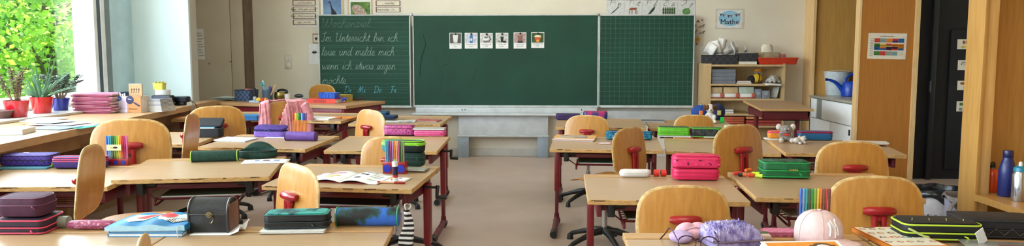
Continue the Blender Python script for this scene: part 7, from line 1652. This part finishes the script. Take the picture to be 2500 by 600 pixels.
m = MB(); m.grid(14, 10, lambda u, v: Vector(((u-.5)*.17, -.03+(v-.5)*.1+.01*math.sin(9*u), .02+.075*math.sin(u*PI)*math.sin(v*PI)+.012*math.sin(u*21+v*13)))); o = single('plastic_bag', m, M('crumpled_clear_bag', (196, 196, 192), (150, 150, 146), scale=20, rough=.2, bump=1), 'crumpled pale plastic bag at the right of the upper bookshelf board', 'bag', (x, YS+.1, z)); kk = o.modifiers.new('t', 'SOLIDIFY'); kk.thickness = .002
m = MB(); m.grid(6, 6, lambda u, v: Vector(((u-.5)*.2, (v-.5)*.12-.03, .004-.03*max(0, .3-v)*2+.004*math.sin(5*u)))); o = single('paper_sheet', m, PAPER, 'white sheet hanging over the edge of the upper bookshelf board', 'paper', (x-.02, YS+.03, z)); kk = o.modifiers.new('t', 'SOLIDIFY'); kk.thickness = .0015
# shelf 2
for k, (p0, p1, hh, c) in enumerate(((1736, 1765, .125, (206, 182, 140)), (1769, 1803, .125, (212, 184, 140)), (1807, 1842, .13, (186, 200, 186)))):
    x, ww, z = SH(p0, p1, 2)
    q = root('storage_box', ['leftmost beige', 'middle beige', 'pale green rightmost'][k]+' cardboard box with a white band on the second bookshelf board', 'box', (x, YS+.14, z), group='boxes on the second board')
    part('upper_box', MB().box((0, 0, .058+hh*.28), (ww, .2, hh*.56-.0), 0, .002), P(c, .7), q); part('white_band', MB().box((0, -.005, .036), (ww*.98, .2, .040), 0, .001), PAPER, q)
    part('red_clip', MB().box((ww*.48, -.108, .036), (.045, .006, .05), 0, .001), P((186, 96, 76), .6), q); part('base_band', MB().box((0, 0, .008), (ww, .2, .014), 0, .001), P((196, 110, 90), .6), q)
for k, (p0, p1) in enumerate(((1845, 1861), (1863, 1882))):
    x, ww, z = SH(p0, p1, 2); q = root('file_box', ['taller', 'lower'][k]+' small grey upright file box on the second bookshelf board', 'file', (x, YS+.12, z)); part('case', MB().box((0, 0, .055-.01*k), (ww, .16, .11-.02*k), 0, .002), P((128, 136, 150), .6), q); part('label_strip', MB().box((0, -.081, .06), (ww*.5, .002, .04), 0), P((160, 166, 176), .7), q)
x, ww, z = SH(1884, 1906, 2); m = MB(); m.grid(10, 8, lambda u, v: Vector(((u-.5)*.09+v*.03, -.02+.03*math.sin(u*7), .004+v*.13))); o = single('plastic_bag', m, MATS['crumpled_clear_bag'], 'crumpled grey plastic bag leaning at the right of the second bookshelf board', 'bag', (x, YS+.1, z)); kk = o.modifiers.new('t', 'SOLIDIFY'); kk.thickness = .002
# shelf 3 and bottom
x, ww, z = SH(1762, 1793, 3)
for k in range(2): book(['lower', 'upper'][k]+' of two pale grey books on the third bookshelf board', Matrix.Translation((x-.005*k, YS+.1, z+.025*k)), ww, .18, .023, P((176, 178, 182), .6), group='grey books on the third board')
x = ony(1809, 290, YS).x
zb0 = ony(1800, 303, YS).z
for k, (p0, p1, y0, y1, c) in enumerate(((1768, 1818, 306, 285, (190, 96, 66)), (1823, 1908, 291, 284, (196, 128, 78)), (1823, 1908, 306, 293, (168, 66, 56)))):
    xa_, xb_ = ony(p0, 290, YS).x, ony(p1, 290, YS).x; z0, z1 = ony(1800, y0, YS).z, ony(1800, y1, YS).z
    nn = [4, 1, 2][k]; wv = xb_-xa_
    for j in range(nn):
        hh = (z1-z0)/nn; zz = z0+hh*j
        q = root('sorting_tray', {0: ['lowest', 'second', 'third', 'top'][j]+' reddish orange letter tray in the left stack under the bookshelf', 1: 'orange-brown tray on top of the red trays under the bookshelf', 2: ['lower', 'upper'][j % 2]+' red tray in the right stack under the bookshelf'}[k], 'tray', (xa_+wv/2, YS+.14, zz), group='letter trays under the bookshelf')
        part('tray', MB().box((0, 0, hh*.46), (wv, .26, hh*.9), 0, .003), P(c, .5), q); part('front_lip', MB().box((0, -.133, hh*.3), (wv*.8, .006, hh*.35), 0, .001), P(tuple(min(255, int(v*1.15)) for v in c), .5), q)
zl_ = ony(1800, 306, YS).z
part('shelf_board', MB().b2(th+.001, 0, zl_-.024, w-th-.001, .32, zl_-.002), BK, bpy.data.objects['bookshelf'])
part('shelf_board', MB().b2(th+.001, 0, .05, w-th-.001, .32, .072), BK, bpy.data.objects['bookshelf'])
# cloth things stored in trays under desks
for key, c, lb in (('R3a', (30, 90, 60), 'dark green folder in the tray under the desk with the turquoise soft case'), ('R2a', (60, 84, 50), 'olive folder in the wire tray under the desk with the pink double case'), ('L2b', (70, 86, 60), 'grey-green folder in the wire tray under the desk with the roll case'), ('L2c', (26, 26, 30), 'black folder in the wire tray under the desk with the workbook'), ('R2b', (190, 186, 176), 'white papers in the wire tray under the desk with the green double case')):
    d = DESK[key]; book(lb, d['M'] @ Matrix.Translation((.02, -.03, d['z0']-.116)) @ R(2), d['w']*.55, .28, .012, P(c, .5), 'folder', 'folder')
# black school things under the left desks
